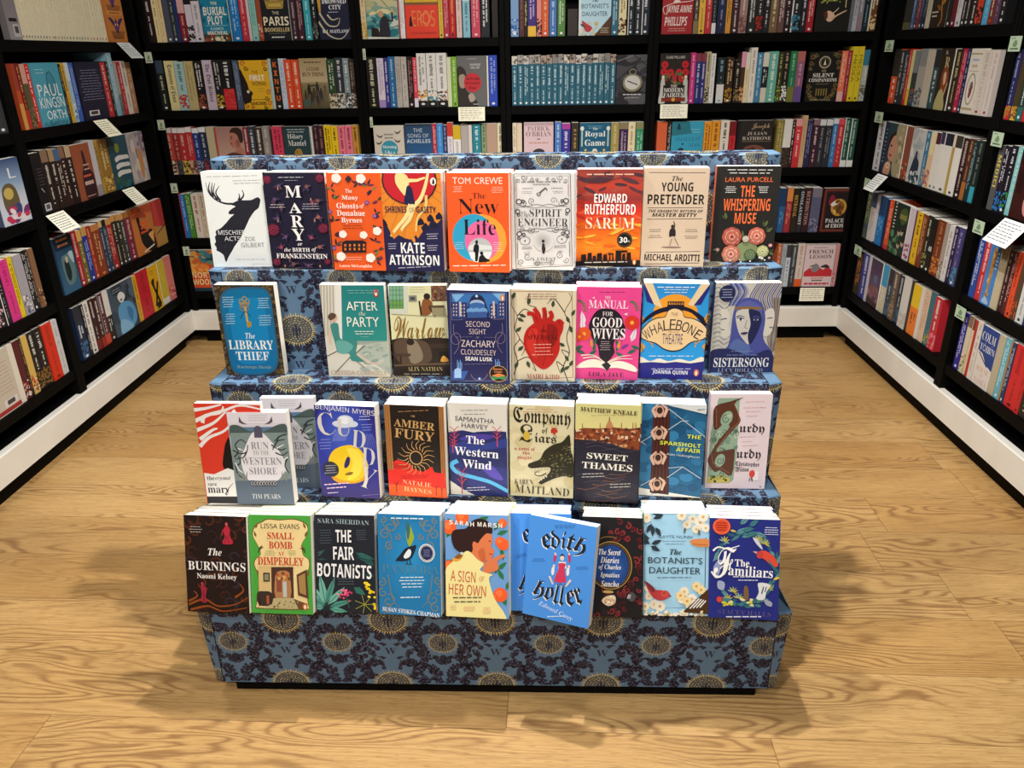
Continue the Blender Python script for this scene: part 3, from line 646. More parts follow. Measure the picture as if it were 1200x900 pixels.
def c_wives(a):
    a.bg('#e8478f'); k = '#221a24'
    a.small(215, 150, 160, 1, '#7a2c50', hh=5)
    for (x, y, a0) in ((55,250,80),(340,250,100)):
        for i in range(9): a.leaf(x, y + i * 3 - i * 9, 34, a0 + (i - 4) * 22, 7, '#5f6f4c')
    for (x, y, an) in ((65,300,100),(320,390,70),(60,330,95)): a.leaf(x, y + 30, 80, an, 30, '#e6dce2', '#b0a0b0')
    a.smooth([(105,290),(135,250),(180,238),(235,248),(270,285),(280,320),(290,345),(282,355),(285,375),(262,400),(235,405),(225,440),(230,480),(185,530),(150,500),(140,440),(110,400),(90,340)], k, k=4)
    for (x, y, r, c) in ((65,375,36,'#e0552a'),(325,315,38,'#d8322a'),(40,390,24,'#d84a2a')): a.flower(x, y, r, c, '#f0b040', 6, pet=1.0)
    for (x, y, an) in ((70,480,160),(300,480,20),(110,440,60),(260,450,120),(60,440,200),(320,440,-20),(90,490,30),(280,500,150),(120,470,90),(240,470,70)): a.leaf(x, y, 52, an, 20, '#2f6a54', '#1e4438')
    for (x, y, an, c) in ((120,440,130,'#c04898'),(240,450,50,'#c04898'),(250,460,80,'#e09030'),(110,450,100,'#e09030'),(265,455,30,'#7a3a90')): a.leaf(x, y, 50, an, 18, c)
    a.smooth([(30,545),(70,520),(120,510),(165,525),(186,545),(210,530),(250,520),(300,530),(345,555),(345,580),(260,560),(200,560),(186,572),(170,560),(110,555),(32,558)], '#f2ead8', k=4)
    for p in ([(50,490),(120,490),(180,530)], [(60,505),(130,500),(180,535)], [(190,530),(250,500),(320,490)], [(190,535),(250,510),(330,510)]): a.line(p, 7, '#e9dfca', 3, curve=True)
    a.poly([(160,540),(190,525),(212,545),(190,575)], k)
    a.text('THE', 'sb', 193, 178, w_=32, h_=16, c='#e8c8d8'); a.text('MANUAL', 'sb', 197, 215, w_=212, h_=44, c='#f6d4e4'); a.text('FOR', 'st', 193, 266, w_=56, h_=24, c='#efe4e6'); a.text('GOOD', 'sb', 191, 313, w_=160, h_=52, c='#f4ecea'); a.text('WIVES', 'sb', 197, 374, w_=182, h_=58, c='#f4ecea')
    a.small(180, 438, 60, 5, '#b8a8b0', 11, 4); a.text('LOLA JAYE', 'st', 185, 594, w_=194, h_=26, c='#3c1c38')
    a.poly([(280,268),(300,260),(298,276)], '#f6d4e4'); a.poly([(108,180),(120,172),(122,184)], '#f6d4e4')

def c_whale(a):
    a.bg((0, '#2c8fd4'), (.3, '#2c9ae0'), (.75, '#2f9fe6'), (1, '#2f9fe6'))
    a.ell(553, 270, 120, 110, '#f0a030')
    a.poly([(385,100),(430,100),(485,235),(440,215)], '#e8d0a4'); a.poly([(735,105),(690,100),(620,215),(650,225)], '#e8d0a4'); a.poly([(385,130),(385,100),(440,215),(400,200)], '#2b2a78'); a.poly([(735,130),(735,105),(650,220),(690,215)], '#2b2a78')
    a.smooth([(365,330),(400,280),(450,245),(500,228),(556,222),(620,230),(680,262),(720,300),(715,330),(640,260),(556,245),(450,270)], '#1c1830', k=4)
    for i in range(7): a.line([(515 + i * 13, 225), (517 + i * 13, 200)], 4, '#1c1830'); a.ring(520 + i * 12, 208, 8, 10, 3, '#1c1830', 8, 0, 180)
    a.rect(510, 215, 600, 232, '#1c1830')
    for sg in (1, -1):
        X = lambda x: 548 + sg * x
        for i in range(4): a.ring(X(150), 285 + i * 11, 36, 30, 4, ['#e8b050', '#b8762c', '#e8b050', '#8a4a20'][i], 12, 180 if sg > 0 else 270, 270 if sg > 0 else 360); a.ring(X(150), 445 - i * 10, 36, 34, 4, ['#e8b050', '#b8762c', '#e8b050', '#8a4a20'][i], 12, 90 if sg > 0 else 0, 180 if sg > 0 else 90)
        a.poly([(X(182), 250), (X(160), 290), (X(182), 330)], '#e0a048'); a.poly([(X(182), 410), (X(150), 440), (X(182), 480)], '#e0a048'); a.line([(X(182), 260), (X(165), 310)], 3, '#8a4a20'); a.line([(X(182), 425), (X(160), 470)], 3, '#8a4a20')
    fr = [(366,375),(410,315),(455,290),(500,282),(515,250),(550,236),(588,250),(602,282),(650,292),(700,320),(732,368),(700,400),(640,415),(590,452),(540,462),(495,450),(450,420),(400,405)]
    a.smooth([(548 + (x - 548) * 1.03, 352 + (y - 352) * 1.06) for x, y in fr], '#1c1830', k=4); a.smooth(fr, '#f0cf9c', k=4)
    a.smooth([(365,500),(420,520),(470,505),(520,520),(580,508),(640,520),(710,500),(715,620),(365,620)], '#f2ead6', k=4); a.poly([(360,530),(430,525),(500,530),(560,524),(640,532),(718,520),(718,640),(360,640)], '#2b2a86')
    word = 'WHALEBONE'
    for i, ch in enumerate(word):
        t = (i - 4) / 4.0; a.text(ch, 'ss', 540 + t * 138, 322 + 52 * t * t, h_=58 - 8 * abs(t), w_=30 if ch not in 'WIO' else 36, c='#1c1830', rot=-30 * t)
    a.text('THE', 'ss', 549, 266, w_=36, h_=18, c='#8a5a3c'); a.text('Theatre', 'scr', 545, 358, w_=60, h_=14, c='#b88848'); a.text('THEATRE', 'ss', 541, 399, w_=110, h_=56, c='#3c3470')
    a.small(555, 122, 235, 1, '#e8eef6', hh=7); a.small(555, 142, 165, 2, '#d8e8f6', 14, 5); a.small(535, 492, 240, 1, '#e8f2fa', hh=5); a.small(535, 562, 270, 1, '#c8c8e6', hh=5)
    a.text('JOANNA QUINN', 'ssb', 530, 583, w_=192, h_=28, c='#f2f0f4'); a.ell(672, 584, 14, 20, '#e07a34', n_=14); a.ell(672, 586, 6, 13, '#f2ead8', n_=10)

def c_sister(a):
    a.bg('#c9c4b8'); n1, n2, n3 = '#3c4482', '#232850', '#6b74a8'
    for i in range(16):
        y = 110 + i * 24; a.line([(760, y), (790, y - 12), (820, y + 8), (850, y - 10)], 6, '#7d7c86' if i % 2 else '#a9a6a6', 4, curve=True)
    for i in range(14):
        x = 985 + i * 12; a.line([(x - 30, 330), (x - 10, 250), (x - 25, 180), (x + 20, 100)], 7, ['#4a4f88', '#5d639a', '#383c70', '#8a7f78'][i % 4], 5, curve=True)
    for i in range(10): a.line([(1080, 480), (1060 + i * 8, 400), (1090 + i * 3, 300), (1080 + i * 6, 180)], 6, ['#7a6c66', '#a0948a', '#5f5452'][i % 3], 4, curve=True)
    for i in range(9): a.line([(850 + i * 9, 100), (870 + i * 10, 150), (845 + i * 6, 220)], 7, [n1, n3, '#9aa0c0'][i % 3], 5, curve=True)
    a.smooth([(800,245),(835,240),(852,280),(846,330),(855,370),(830,400),(800,380),(808,350),(796,330),(808,300)], '#d6d0c4', k=4); a.smooth([(1030,270),(1075,235),(1095,260),(1090,330),(1070,380),(1030,385),(1015,340)], '#d6d0c4', k=4)
    a.line([(805,295),(835,290)], 5, n2); a.line([(1055,292),(1085,288)], 5, n2); a.line([(1068,340),(1086,342)], 5, n2); a.line([(806,350),(822,352)], 4, n2)
    a.smooth([(855,390),(865,290),(885,215),(935,180),(1000,190),(1035,230),(1045,300),(1035,400),(1085,480),(1085,585),(745,585),(760,470),(830,455)], '#4b539a', k=4)
    a.smooth([(885,260),(940,235),(1010,250),(1025,300),(1000,370),(960,430),(925,405),(895,350)], '#cdc8be', k=4); a.smooth([(955,240),(1010,250),(1025,300),(1000,375),(962,432),(950,380),(965,320)], n2, k=4); a.smooth([(880,250),(900,215),(950,195),(1005,215),(1025,255),(950,235)], '#5c64a8', k=4)
    a.line([(878,236),(950,232),(1026,238)], 14, '#8a6a3c'); a.line([(886,284),(906,276),(932,283)], 7, n2, 3, curve=True); a.ell(910, 296, 17, 7, '#f0eee8'); a.ell(911, 296, 7, 7, n2, n_=10); a.line([(892,292),(910,287),(930,294)], 5, n2, curve=True); a.ell(994, 298, 15, 6, '#8a92bc'); a.ell(993, 298, 6, 6, '#12162c', n_=10); a.line([(978,286),(998,280),(1014,288)], 5, '#4b539a', curve=True); a.smooth([(912,372),(928,364),(948,366),(940,378),(924,380)], '#6b5a70', k=3); a.line([(912,372),(950,368)], 8, n2); a.line([(945,300),(932,340),(948,346)], 4, '#8a867e')
    a.smooth([(890,400),(930,420),(960,440),(955,480),(880,480),(850,440)], '#5a70a8', k=3); a.smooth([(745,470),(850,455),(960,490),(1060,460),(1090,500),(1088,590),(740,590)], '#2a2f5c', k=4)
    a.ell(836, 154, 44, 44, n2); a.small(836, 154, 66, 4, '#b8bcd8', 14, 4.5)
    a.small(920, 468, 150, 1, '#8088b0', hh=5); a.small(920, 488, 190, 1, '#8088b0', hh=5)
    a.text('SISTERSONG', 'sb', 916, 528, w_=308, h_=52, c='#f2f0ec'); a.text('LUCY HOLLAND', 'st', 910, 570, w_=250, h_=22, c='#a8aabb')

def c_crystal(a):
    a.bg('#dc3c28')
    for p in ([(80,250),(160,215),(250,190),(330,165),(440,185)], [(85,300),(180,260),(250,200)], [(95,390),(150,340),(240,300),(300,230)], [(80,190),(150,180),(230,160)], [(120,260),(140,220),(220,205),(240,170)], [(290,190),(330,230),(420,225)], [(330,165),(350,155),(440,160)], [(100,350),(170,300),(200,290)]): a.line(p, 22, '#f0ece6', 8, curve=True)
    a.smooth([(215,510),(225,420),(240,365),(270,340),(280,520)], '#16120f', k=3)
    a.poly([(105,540),(160,548),(240,512),(320,545),(345,730),(112,730)], '#f0ece6'); a.poly([(110,678),(440,678),(440,740),(112,740)], '#24242a')
    a.text('the', 'sb', 140, 570, w_=42, h_=24, c='#241c1a'); a.text('crystal', 'bi', 208, 572, w_=86, h_=26, c='#241c1a'); a.text('cave', 'sb', 146, 608, w_=50, h_=16, c='#241c1a'); a.text('mary', 'sb', 180, 648, w_=122, h_=44, c='#241c1a'); a.line([(215,665),(240,625),(262,600)], 6, '#241c1a', 2)

def c_shore(a):
    a.bg('#e3dde2'); sl, dk = '#5c6a78', '#33383f'
    a.poly([(240,275),(605,275),(605,730),(280,730)], '#cdc6cc'); a.frame(252, 280, 602, 725, 4, '#ddd6da')
    a.rect(258, 282, 600, 300, '#d8d2d8'); a.poly([(258,296),(600,296),(600,330),(258,330)], '#5b7d9c')
    a.smooth([(258,290),(310,285),(370,318),(400,325),(330,360),(260,360)], '#4b5a58', k=3); a.smooth([(600,285),(555,282),(490,310),(455,330),(520,350),(602,350)], '#4b5a58', k=3)
    a.poly([(258,330),(390,330),(360,400),(330,460),(345,560),(375,600),(500,600),(560,560),(545,440),(500,380),(455,330),(602,330),(602,730),(270,730)], '#7f908c')
    a.smooth([(392,330),(450,330),(500,380),(545,440),(575,520),(540,580),(490,612),(375,612),(330,560),(315,480),(340,420)], '#e9e4e6', k=4)
    a.poly([(275,600),(380,598),(400,610),(500,608),(520,598),(602,590),(602,724),(282,724)], sl)
    for p in ([(275,470),(300,440),(285,400),(320,370),(350,390)], [(270,430),(310,450),(350,440),(360,400)], [(285,520),(310,500),(300,460)], [(350,440),(330,470),(280,480)], [(280,500),(290,560),(330,590)], [(510,420),(540,380),(585,370)], [(500,400),(550,430),(585,420)], [(520,445),(560,460),(596,440)], [(585,480),(570,520),(590,560)], [(550,350),(530,390),(505,430)], [(596,340),(560,350),(520,380)]): a.line(p, 9, dk, 5, curve=True)
    for p in ([(280,500),(300,540),(330,560)], [(590,470),(560,500),(575,560)], [(300,420),(330,430)], [(530,420),(575,400)]): a.line(p, 8, '#e6e2e2', 5, curve=True)
    for x in (290, 320, 340, 545, 570): a.line([(x, 600), (x + 5, 550)], 10, '#8a827c', 3)
    a.rect(403, 320, 453, 358, '#555264'); a.ell(428, 318, 25, 28, '#555264')
    for (x, y, f) in ((325,262,1),(510,262,-1)): a.poly([(x - 8*f, y - 30), (x + 8*f, y), (x + 40*f, y + 18), (x + 10*f, y + 14), (x - 10*f, y + 4)], '#5a4a58')
    a.small(428, 240, 140, 3, '#a8a2a8', 14, 3)
    a.text('RUN', 'st', 431, 405, w_=102, h_=40, c='#8d8790'); a.text('TO THE', 'st', 437, 446, w_=96, h_=24, c='#a09aa2'); a.text('WESTERN', 'st', 436, 492, w_=236, h_=42, c='#8d8790'); a.text('SHORE', 'st', 441, 547, w_=164, h_=40, c='#8d8790')
    for i in range(9): a.ring(375 + i * 16, 614, 13, 13, 5, '#22262c', 10); a.ring(375 + i * 16, 614, 10, 10, 2, '#d8d4d4', 10)
    a.text('TIM PEARS', 'st', 447, 682, w_=168, h_=28, c='#dcdde0')

def c_cuddy(a):
    a.bg((0, '#2a2470'), (.5, '#2f3aa0'), (.75, '#2d2c88'), (1, '#352a6c'))
    a.ell(880, 330, 150, 190, '#2f3aa0', c2='#4560c8')
    a.smooth([(810,450),(850,410),(920,398),(970,425),(1005,490),(1010,545),(975,600),(900,605),(840,575),(805,510)], '#f2c81e', k=4); a.smooth([(900,420),(960,430),(985,500),(960,570),(900,590),(930,500)], '#f8de4a', k=4); a.smooth([(815,560),(880,590),(960,598),(1010,545),(1000,590),(940,612),(850,600)], '#e0a018', k=3)
    a.smooth([(893,480),(905,462),(916,475),(910,510),(890,526),(884,512)], '#2a2462', k=3); a.smooth([(885,560),(910,548),(932,552),(915,566)], '#8a6a18', k=3)
    for (x, y, rx, ry) in ((860,275,36,18),(895,255,42,28),(930,278,32,18),(880,282,50,16)): a.ell(x, y, rx, ry, '#d4dae8')
    a.ell(890, 255, 30, 20, '#eef0f6')
    for i in range(9): a.line([(845 + i * 10, 300), (825 + i * 8, 372)], 2, '#9aa6e0'); a.line([(990 + i * 6, 340), (975 + i * 12, 430)], 2, '#7a86d0')
    c = '#d8d2c8'
    a.text('BENJAMIN MYERS', 'ss', 893, 197, w_=310, h_=34, c='#e8e8f2', rot=-5)
    a.text('C', 'st', 790, 272, w_=86, h_=126, c=c, rot=8); a.text('U', 'st', 884, 298, w_=76, h_=92, c=c, rot=-4); a.text('D', 'st', 966, 368, w_=72, h_=98, c=c, rot=-8); a.text('D', 'st', 1015, 470, w_=70, h_=100, c=c, rot=-6); a.text('Y', 'st', 1005, 585, w_=84, h_=120, c=c, rot=-20)
    a.ell(815, 525, 44, 44, '#2b2a3c'); a.small(815, 525, 64, 4, '#b0b0bc', 13, 4.5); a.small(1000, 245, 70, 2, '#c8ccf0', 18, 6); a.small(1012, 300, 60, 3, '#a8b0e0', 16, 4); a.small(788, 385, 64, 4, '#a8b0e0', 17, 4)
    a.small(845, 616, 130, 2, '#e8c8e0', 20, 8); a.small(825, 652, 70, 1, '#e8e0f0', hh=5); a.small(1020, 680, 90, 1, '#7a70a8', hh=4)

def c_fury(a):
    a.bg('#1f1714'); g = '#c79a5e'
    a.poly([(65,155),(95,158),(118,690),(85,668)], '#a8713c'); a.poly([(352,180),(380,182),(400,700),(372,690)], '#a8713c')
    for x in (72, 84): a.line([(x, 158), (x + 22, 670)], 2.5, '#5c3a20')
    for x in (360, 370): a.line([(x, 182), (x + 20, 690)], 2.5, '#5c3a20')
    a.poly([(78,520),(110,520),(108,478),(130,465),(160,475),(200,490),(215,520),(270,540),(318,512),(328,545),(372,555),(380,520),(400,700),(85,668)], '#e0281c'); a.poly([(82,600),(390,640),(400,700),(85,668)], '#ea5a24')
    for i in range(11): a.rect(112 + i * 8, 482 + i * 1.4, 115 + i * 8, 512 + i * 1.4, '#7a1410')
    for i in range(18):
        t = math.radians(i * 20); s_ = math.radians(i * 20 + 10)
        a.line([(232 + 42 * math.cos(t), 458 - 46 * math.sin(t)), (232 + 66 * math.cos(s_), 458 - 72 * math.sin(s_)), (232 + 100 * math.cos(t), 458 - 96 * math.sin(t))], 5, g, 2, curve=True)
    a.ell(232, 458, 36, 40, g); a.ell(232, 458, 30, 34, '#1f1714')
    a.small(220, 198, 190, 1, '#a8784a', hh=5); a.text('THE', 'st', 218, 226, w_=24, h_=10, c=g)
    a.text('AMBER', 'sb', 224, 272, w_=216, h_=42, c=g, rot=-5); a.text('FURY', 'sb', 225, 330, w_=212, h_=52, c=g, rot=-5)
    for (x, y) in ((125,600),(370,640),(340,630)): a.line([(x, y + 50), (x, y)], 3, '#8a1812'); a.line([(x, y + 10), (x - 12, y - 12)], 2, '#8a1812'); a.line([(x, y + 10), (x + 12, y - 14)], 2, '#8a1812')
    a.text('NATALIE', 'st', 236, 604, w_=154, h_=25, c='#f0c890', rot=-5); a.text('HAYNES', 'st', 240, 644, w_=148, h_=25, c='#f0c890', rot=-5); a.small(225, 565, 190, 2, '#a01a14', 12, 3.5)

def c_wind(a):
    a.bg('#d9d3c8'); n = '#232a60'
    a.poly([(420,318),(500,308),(560,322),(590,318),(680,316),(745,322),(750,700),(425,660)], n); a.poly([(422,400),(500,370),(600,390),(748,360),(748,410),(560,430),(424,440)], '#2f3c86'); a.smooth([(520,600),(640,520),(745,540),(745,620),(640,650)], '#2c3478', k=4); a.poly([(424,470),(470,480),(620,560),(748,640),(748,700),(640,640),(500,560),(424,520)], '#2a3070')
    a.line([(470,478),(435,500),(470,545),(560,575),(650,605),(745,660)], 24, '#58b4e4', 20, curve=True)
    a.poly([(425,585),(500,640),(560,672),(425,660)], '#d9d3c8'); a.smooth([(600,520),(650,505),(720,590),(660,580)], '#5a4ab0', k=3); a.smooth([(480,360),(560,330),(680,345),(600,370)], '#4a3c94', k=3)
    r = '#c8485a'
    for (x, y, h_) in ((455,390,110),(692,405,120),(490,660,150),(445,430,90)):
        a.line([(x, y), (x, y - h_ * .75)], 6, r, 3)
        for sg in (-1, 1):
            for k in (.35, .55, .75): a.line([(x, y - h_ * k), (x + sg * 22, y - h_ * (k + .22))], 4, r, 1.5); a.line([(x + sg * 13, y - h_ * (k + .13)), (x + sg * 30, y - h_ * (k + .2))], 2.5, r, 1)
    a.small(568, 195, 180, 1, '#5c5a58', hh=4); a.small(568, 217, 150, 1, '#5c5a58', hh=4); a.text('SAMANTHA', 'p', 569, 250, w_=216, h_=26, c='#4c4a4c', rot=-3); a.text('HARVEY', 'p', 569, 287, w_=146, h_=26, c='#4c4a4c', rot=-3)
    a.text('The', 'sb', 570, 365, w_=104, h_=44, c='#f0eef0', rot=-3); a.text('Western', 'sb', 574, 434, w_=248, h_=48, c='#f0eef0', rot=-3); a.text('Wind', 'sb', 576, 501, w_=162, h_=48, c='#f0eef0', rot=-3); a.small(570, 636, 140, 2, '#d8d8e8', 14, 5)

def c_liars(a):
    a.bg('#d6cba4'); k = '#1f1b14'
    a.blotch(760, 170, 1110, 690, ['#cfc298', '#dccfa8', '#c9ba8c'], 26, 14, 40, 1.4)
    a.small(930, 198, 220, 2, '#c07a5c', 14, 3.5)
    a.text('Company', 'fr', 935, 240, w_=318, h_=106, c=k, rot=-2); a.text('of', 'fr', 953, 315, w_=34, h_=40, c=k)
    a.poly([(990,296),(1020,296),(1020,302),(1008,306),(1008,320),(1016,334),(996,334),(1002,320),(1002,306),(990,302)], '#b8301f'); a.poly([(986,304),(986,326),(1024,322),(1024,306)], '#b8301f')
    a.text('L', 'fr', 846, 326, w_=76, h_=100, c='#332c1a'); a.ell(850, 340, 18, 26, '#c9a93c'); a.text('iars', 'fr', 955, 355, w_=124, h_=54, c=k, rot=-2)
    a.text('a novel of', 'fr', 840, 415, w_=116, h_=24, c='#b8402c'); a.text('the', 'fr', 848, 438, w_=42, h_=24, c='#b8402c'); a.text('plague', 'fr', 838, 463, w_=80, h_=26, c='#b8402c')
    dk = '#2c2818'
    a.smooth([(1092,335),(1100,420),(1112,470),(1112,572),(1060,570),(1010,580),(960,600),(930,612),(915,600),(935,585),(975,550),(980,520),(930,518),(880,522),(858,512),(862,496),(890,485),(925,470),(950,425),(1000,390),(1050,375)], dk, k=4)
    for _ in range(150):
        x, y = a.rng.uniform(930, 1108), a.rng.uniform(380, 570)
        if y > 470 - (x - 930) * .5 and y < 600 - (x - 930) * .15 and not (x < 985 and y > 505): a.ell(x, y, 5, 3, a.rng.choice(['#8a8458', '#6a6440', '#4c4830']), n_=6)
    a.smooth([(890,545),(920,535),(960,530),(972,545),(940,560),(905,572),(890,560)], '#d6cba4', k=4); a.line([(960,548),(925,562),(898,556),(900,542),(925,540)], 6, dk, 4, curve=True)
    for i in range(4): a.poly([(885 + i * 18, 520), (893 + i * 18, 520), (890 + i * 18, 533)], '#f0ead4'); a.poly([(915 + i * 14, 596 - i * 8), (923 + i * 14, 594 - i * 8), (916 + i * 14, 582 - i * 8)], '#f0ead4')
    a.text('KAREN', 'st', 835, 593, w_=106, h_=30, c='#34301e'); a.text('MAITLAND', 'st', 936, 644, w_=308, h_=46, c='#34301e', rot=-2); a.ring(1086, 214, 9, 12, 2, '#8a8464', 14)

def c_thames(a):
    a.bg((0, '#d4d08c'), (.26, '#dcd088'), (.34, '#d8a070'), (.42, '#8a4a30'), (.5, '#2b2630'), (1, '#262230'))
    a.poly([(62,280),(110,270),(180,275),(260,270),(330,280),(402,275),(400,390),(330,380),(250,350),(160,330),(62,320)], '#8a4426')
    for _ in range(90):
        x = a.rng.uniform(65, 400); y = a.rng.uniform(272, 330 + (x - 65) * .16); w_, h_ = a.rng.uniform(8, 22), a.rng.uniform(6, 20); a.rect(x, y, x + w_, y + h_, a.rng.choice(['#b8623a', '#5c2c20', '#d89a6a', '#7a3a28', '#e0c8a8', '#3c2420']))
    a.smooth([(220,270),(226,248),(238,230),(250,248),(256,270)], '#c0845c', k=3); a.line([(238,235),(238,215)], 4, '#8a5a3c')
    for x in (100, 190, 300, 360, 375): a.line([(x, 275), (x, 245)], 4, '#9a5a3a', 2)
    a.poly([(60,325),(160,335),(250,355),(330,385),(402,395),(395,680),(58,640)], '#252230')
    for i in range(16):
        y = 350 + i * 20; x = a.rng.uniform(60, 200); a.line([(x, y), (x + 60, y - 8), (x + 120, y + 10), (x + 190, y + 2)], 3, '#4c4658', 2, curve=True)
    for i in range(9):
        y = 510 + i * 17; x = a.rng.uniform(70, 240); a.line([(x, y), (x + 50, y + 8), (x + 110, y - 4)], 3, '#8a5a44', 1.5, curve=True)
    a.text('MATTHEW KNEALE', 'sb', 235, 184, w_=290, h_=22, c='#3c2420', rot=-3); a.small(235, 205, 240, 1, '#a89060', hh=3)
    a.text('SWEET', 'sb', 227, 422, w_=212, h_=32, c='#f0ead8', rot=-2); a.text('THAMES', 'sb', 227, 472, w_=262, h_=35, c='#f0ead8', rot=-2); a.small(155, 514, 140, 2, '#c8c0b8', 15, 5); a.small(295, 573, 130, 2, '#c8c0b8', 15, 5)

def c_sparsholt(a):
    a.bg('#1f5f86')
    a.blotch(395, 140, 740, 640, ['#2a6f9a', '#174e74', '#2f7aa6', '#1a567e'], 60, 12, 30, 1.5)
    a.poly([(465,130),(745,212),(748,130)], '#d8dad8'); a.poly([(383,566),(715,650),(715,665),(383,665)], '#dcdad2')
    a.poly([(470,150),(552,168),(548,620),(452,600)], '#3c1a16')
    for i in range(5): a.line([(476 + i * 17, 150), (462 + i * 19, 610)], 3, '#6a2c22')
    for p in ([(400,340),(470,300)], [(545,170),(735,330)], [(545,280),(610,240),(650,240)], [(405,560),(470,530)], [(545,480),(620,480),(715,550)], [(540,530),(620,480)], [(400,330),(430,350)]): a.line(p, 4, '#b8c4cc')
    for y in (185, 300, 430, 565):
        x = 500 - (y - 180) * .03
        a.ell(x, y - 2, 22, 30, '#d0a58c'); a.line([(x - 36, y - 15), (x - 20, y + 28)], 16, '#d8b09a', 11); a.line([(x + 38, y - 15), (x + 22, y + 28)], 16, '#d8b09a', 11); a.line([(x - 36, y - 15), (x - 8, y - 40)], 13, '#d8b09a', 9); a.line([(x + 38, y - 15), (x + 10, y - 40)], 13, '#d8b09a', 9); a.ell(x, y - 8, 15, 17, '#3a241c'); a.rect(x - 24, y + 28, x + 24, y + 40, '#3a1a16')
    c = '#dbe04a'
    a.text('THE', 'ssb', 678, 326, w_=72, h_=20, c=c, rot=-3); a.text('SPARSHOLT', 'ssb', 607, 360, w_=212, h_=20, c=c, rot=-3); a.text('AFFAIR', 'ssb', 648, 394, w_=126, h_=20, c=c, rot=-3); a.text('Alan Hollinghurst', 'ss', 622, 422, w_=172, h_=15, c='#e2e6e6', rot=-4)
    a.small(715, 184, 40, 1, '#70767a', hh=6)

def c_zurdy(a):
    a.bg('#e4d2d6'); br = '#5a3222'
    a.poly([(785,118),(900,118),(895,400),(880,545),(865,555),(742,545),(752,300)], '#8fa890')
    for _ in range(26): a.scroll(a.rng.uniform(765, 890), a.rng.uniform(300, 400) if a.rng.random() < .4 else a.rng.uniform(150, 540), a.rng.uniform(10, 22), a.rng.choice(['#3f5c48', '#c4cfb0', '#2f4638']), 4, a.rng.choice((1, -1)), a.rng.uniform(0, 360))
    a.smooth([(770,160),(850,135),(920,115),(870,150),(908,235),(868,285),(800,365),(790,395),(870,385),(882,400),(870,520),(810,490),(780,495),(742,440),(760,395),(800,330),(850,270),(820,250),(775,285),(762,230)], br, k=3)
    a.ell(832, 225, 30, 40, '#8fa890', rot=-20); a.scroll(830, 228, 24, '#2f4638', 4, 1, 90); a.scroll(845, 215, 12, '#e0d4a8', 3); a.ell(806, 440, 26, 36, '#8fa890', rot=-15); a.scroll(806, 440, 20, '#2f4638', 4, -1, 40)
    a.line([(870,150),(900,235),(850,290),(785,380)], 4, '#8a5a40', curve=True); a.line([(775,170),(780,270)], 4, '#8a5a40'); a.line([(760,400),(770,450),(860,510)], 4, '#8a5a40')
    a.poly([(745,515),(860,530),(862,556),(742,548)], '#c8b860'); a.blotch(750, 515, 850, 545, ['#5c6a2c', '#3a4420', '#a89a40'], 14, 4, 9)
    k = '#2a2226'
    a.text('urdy', 'fr', 972, 285, w_=136, h_=58, c=k); a.text('urdy', 'fr', 958, 420, w_=134, h_=62, c=k); a.text('Christopher', 'fr', 953, 470, w_=132, h_=30, c=k, rot=-2); a.text('Wilson', 'fr', 924, 492, w_=78, h_=26, c=k)
    for (x, y, w_) in ((985,138,130),(985,170,130),(975,190,110),(970,215,90),(950,325,90),(945,350,70),(965,372,100)): a.small(x, y, w_, 1, '#c88a94', hh=3.5)
    a.rect(985, 508, 1016, 556, '#f0e6e6'); a.ell(980, 520, 16, 20, '#d8443a'); a.line([(978,540),(982,558)], 5, '#3a2a2c'); a.line([(970,540),(965,556)], 4, '#3a2a2c'); a.small(1028, 590, 8, 1, '#3a2a2c', hh=8)

def c_burnings(a):
    a.bg('#211310')
    for _ in range(46):
        x, y = a.rng.uniform(45, 405), a.rng.uniform(130, 690); a.scroll(x, y, a.rng.uniform(25, 55), a.rng.choice(['#3c1e12', '#4a2414', '#2f1c1a', '#30242c', '#5a2a14']), a.rng.uniform(9, 18), a.rng.choice((1, -1)), a.rng.uniform(0, 360), .8)
    for p in ([(60,640),(150,610),(230,650),(330,640),(405,600)], [(70,670),(170,650),(260,680),(400,660)], [(60,620),(110,590),(90,560)], [(330,600),(380,560),(360,520)]): a.line(p, 14, '#8a4416', 5, curve=True)
    r = '#b8283c'
    a.ell(288, 170, 8, 11, '#c8505a'); a.smooth([(278,185),(300,185),(306,210),(304,235),(326,280),(290,288),(262,280),(278,240),(270,215)], r, k=3); a.line([(280,190),(264,210),(262,235)], 7, r, 4); a.line([(300,190),(310,215)], 6, r, 4); a.line([(292,240),(300,282)], 4, '#7a1a2c'); a.line([(284,240),(276,280)], 4, '#7a1a2c')
    a.ell(140, 520, 8, 11, '#b04050'); a.smooth([(130,535),(155,535),(165,560),(158,590),(166,622),(150,630),(130,618),(136,580)], '#9a2438', k=3); a.line([(132,540),(140,515)], 6, '#9a2438', 4); a.line([(156,540),(172,550)], 6, '#9a2438', 4); a.line([(146,560),(150,622)], 4, '#5c1424')
    c = '#f2ece4'
    a.text('The', 'bi', 217, 333, w_=80, h_=44, c=c); a.text('BURNINGS', 'sb', 226, 417, w_=335, h_=52, c=c); a.text('Naomi Kelsey', 'sb', 225, 480, w_=232, h_=38, c=c); a.small(108, 202, 80, 3, '#b8aca4', 15, 5)

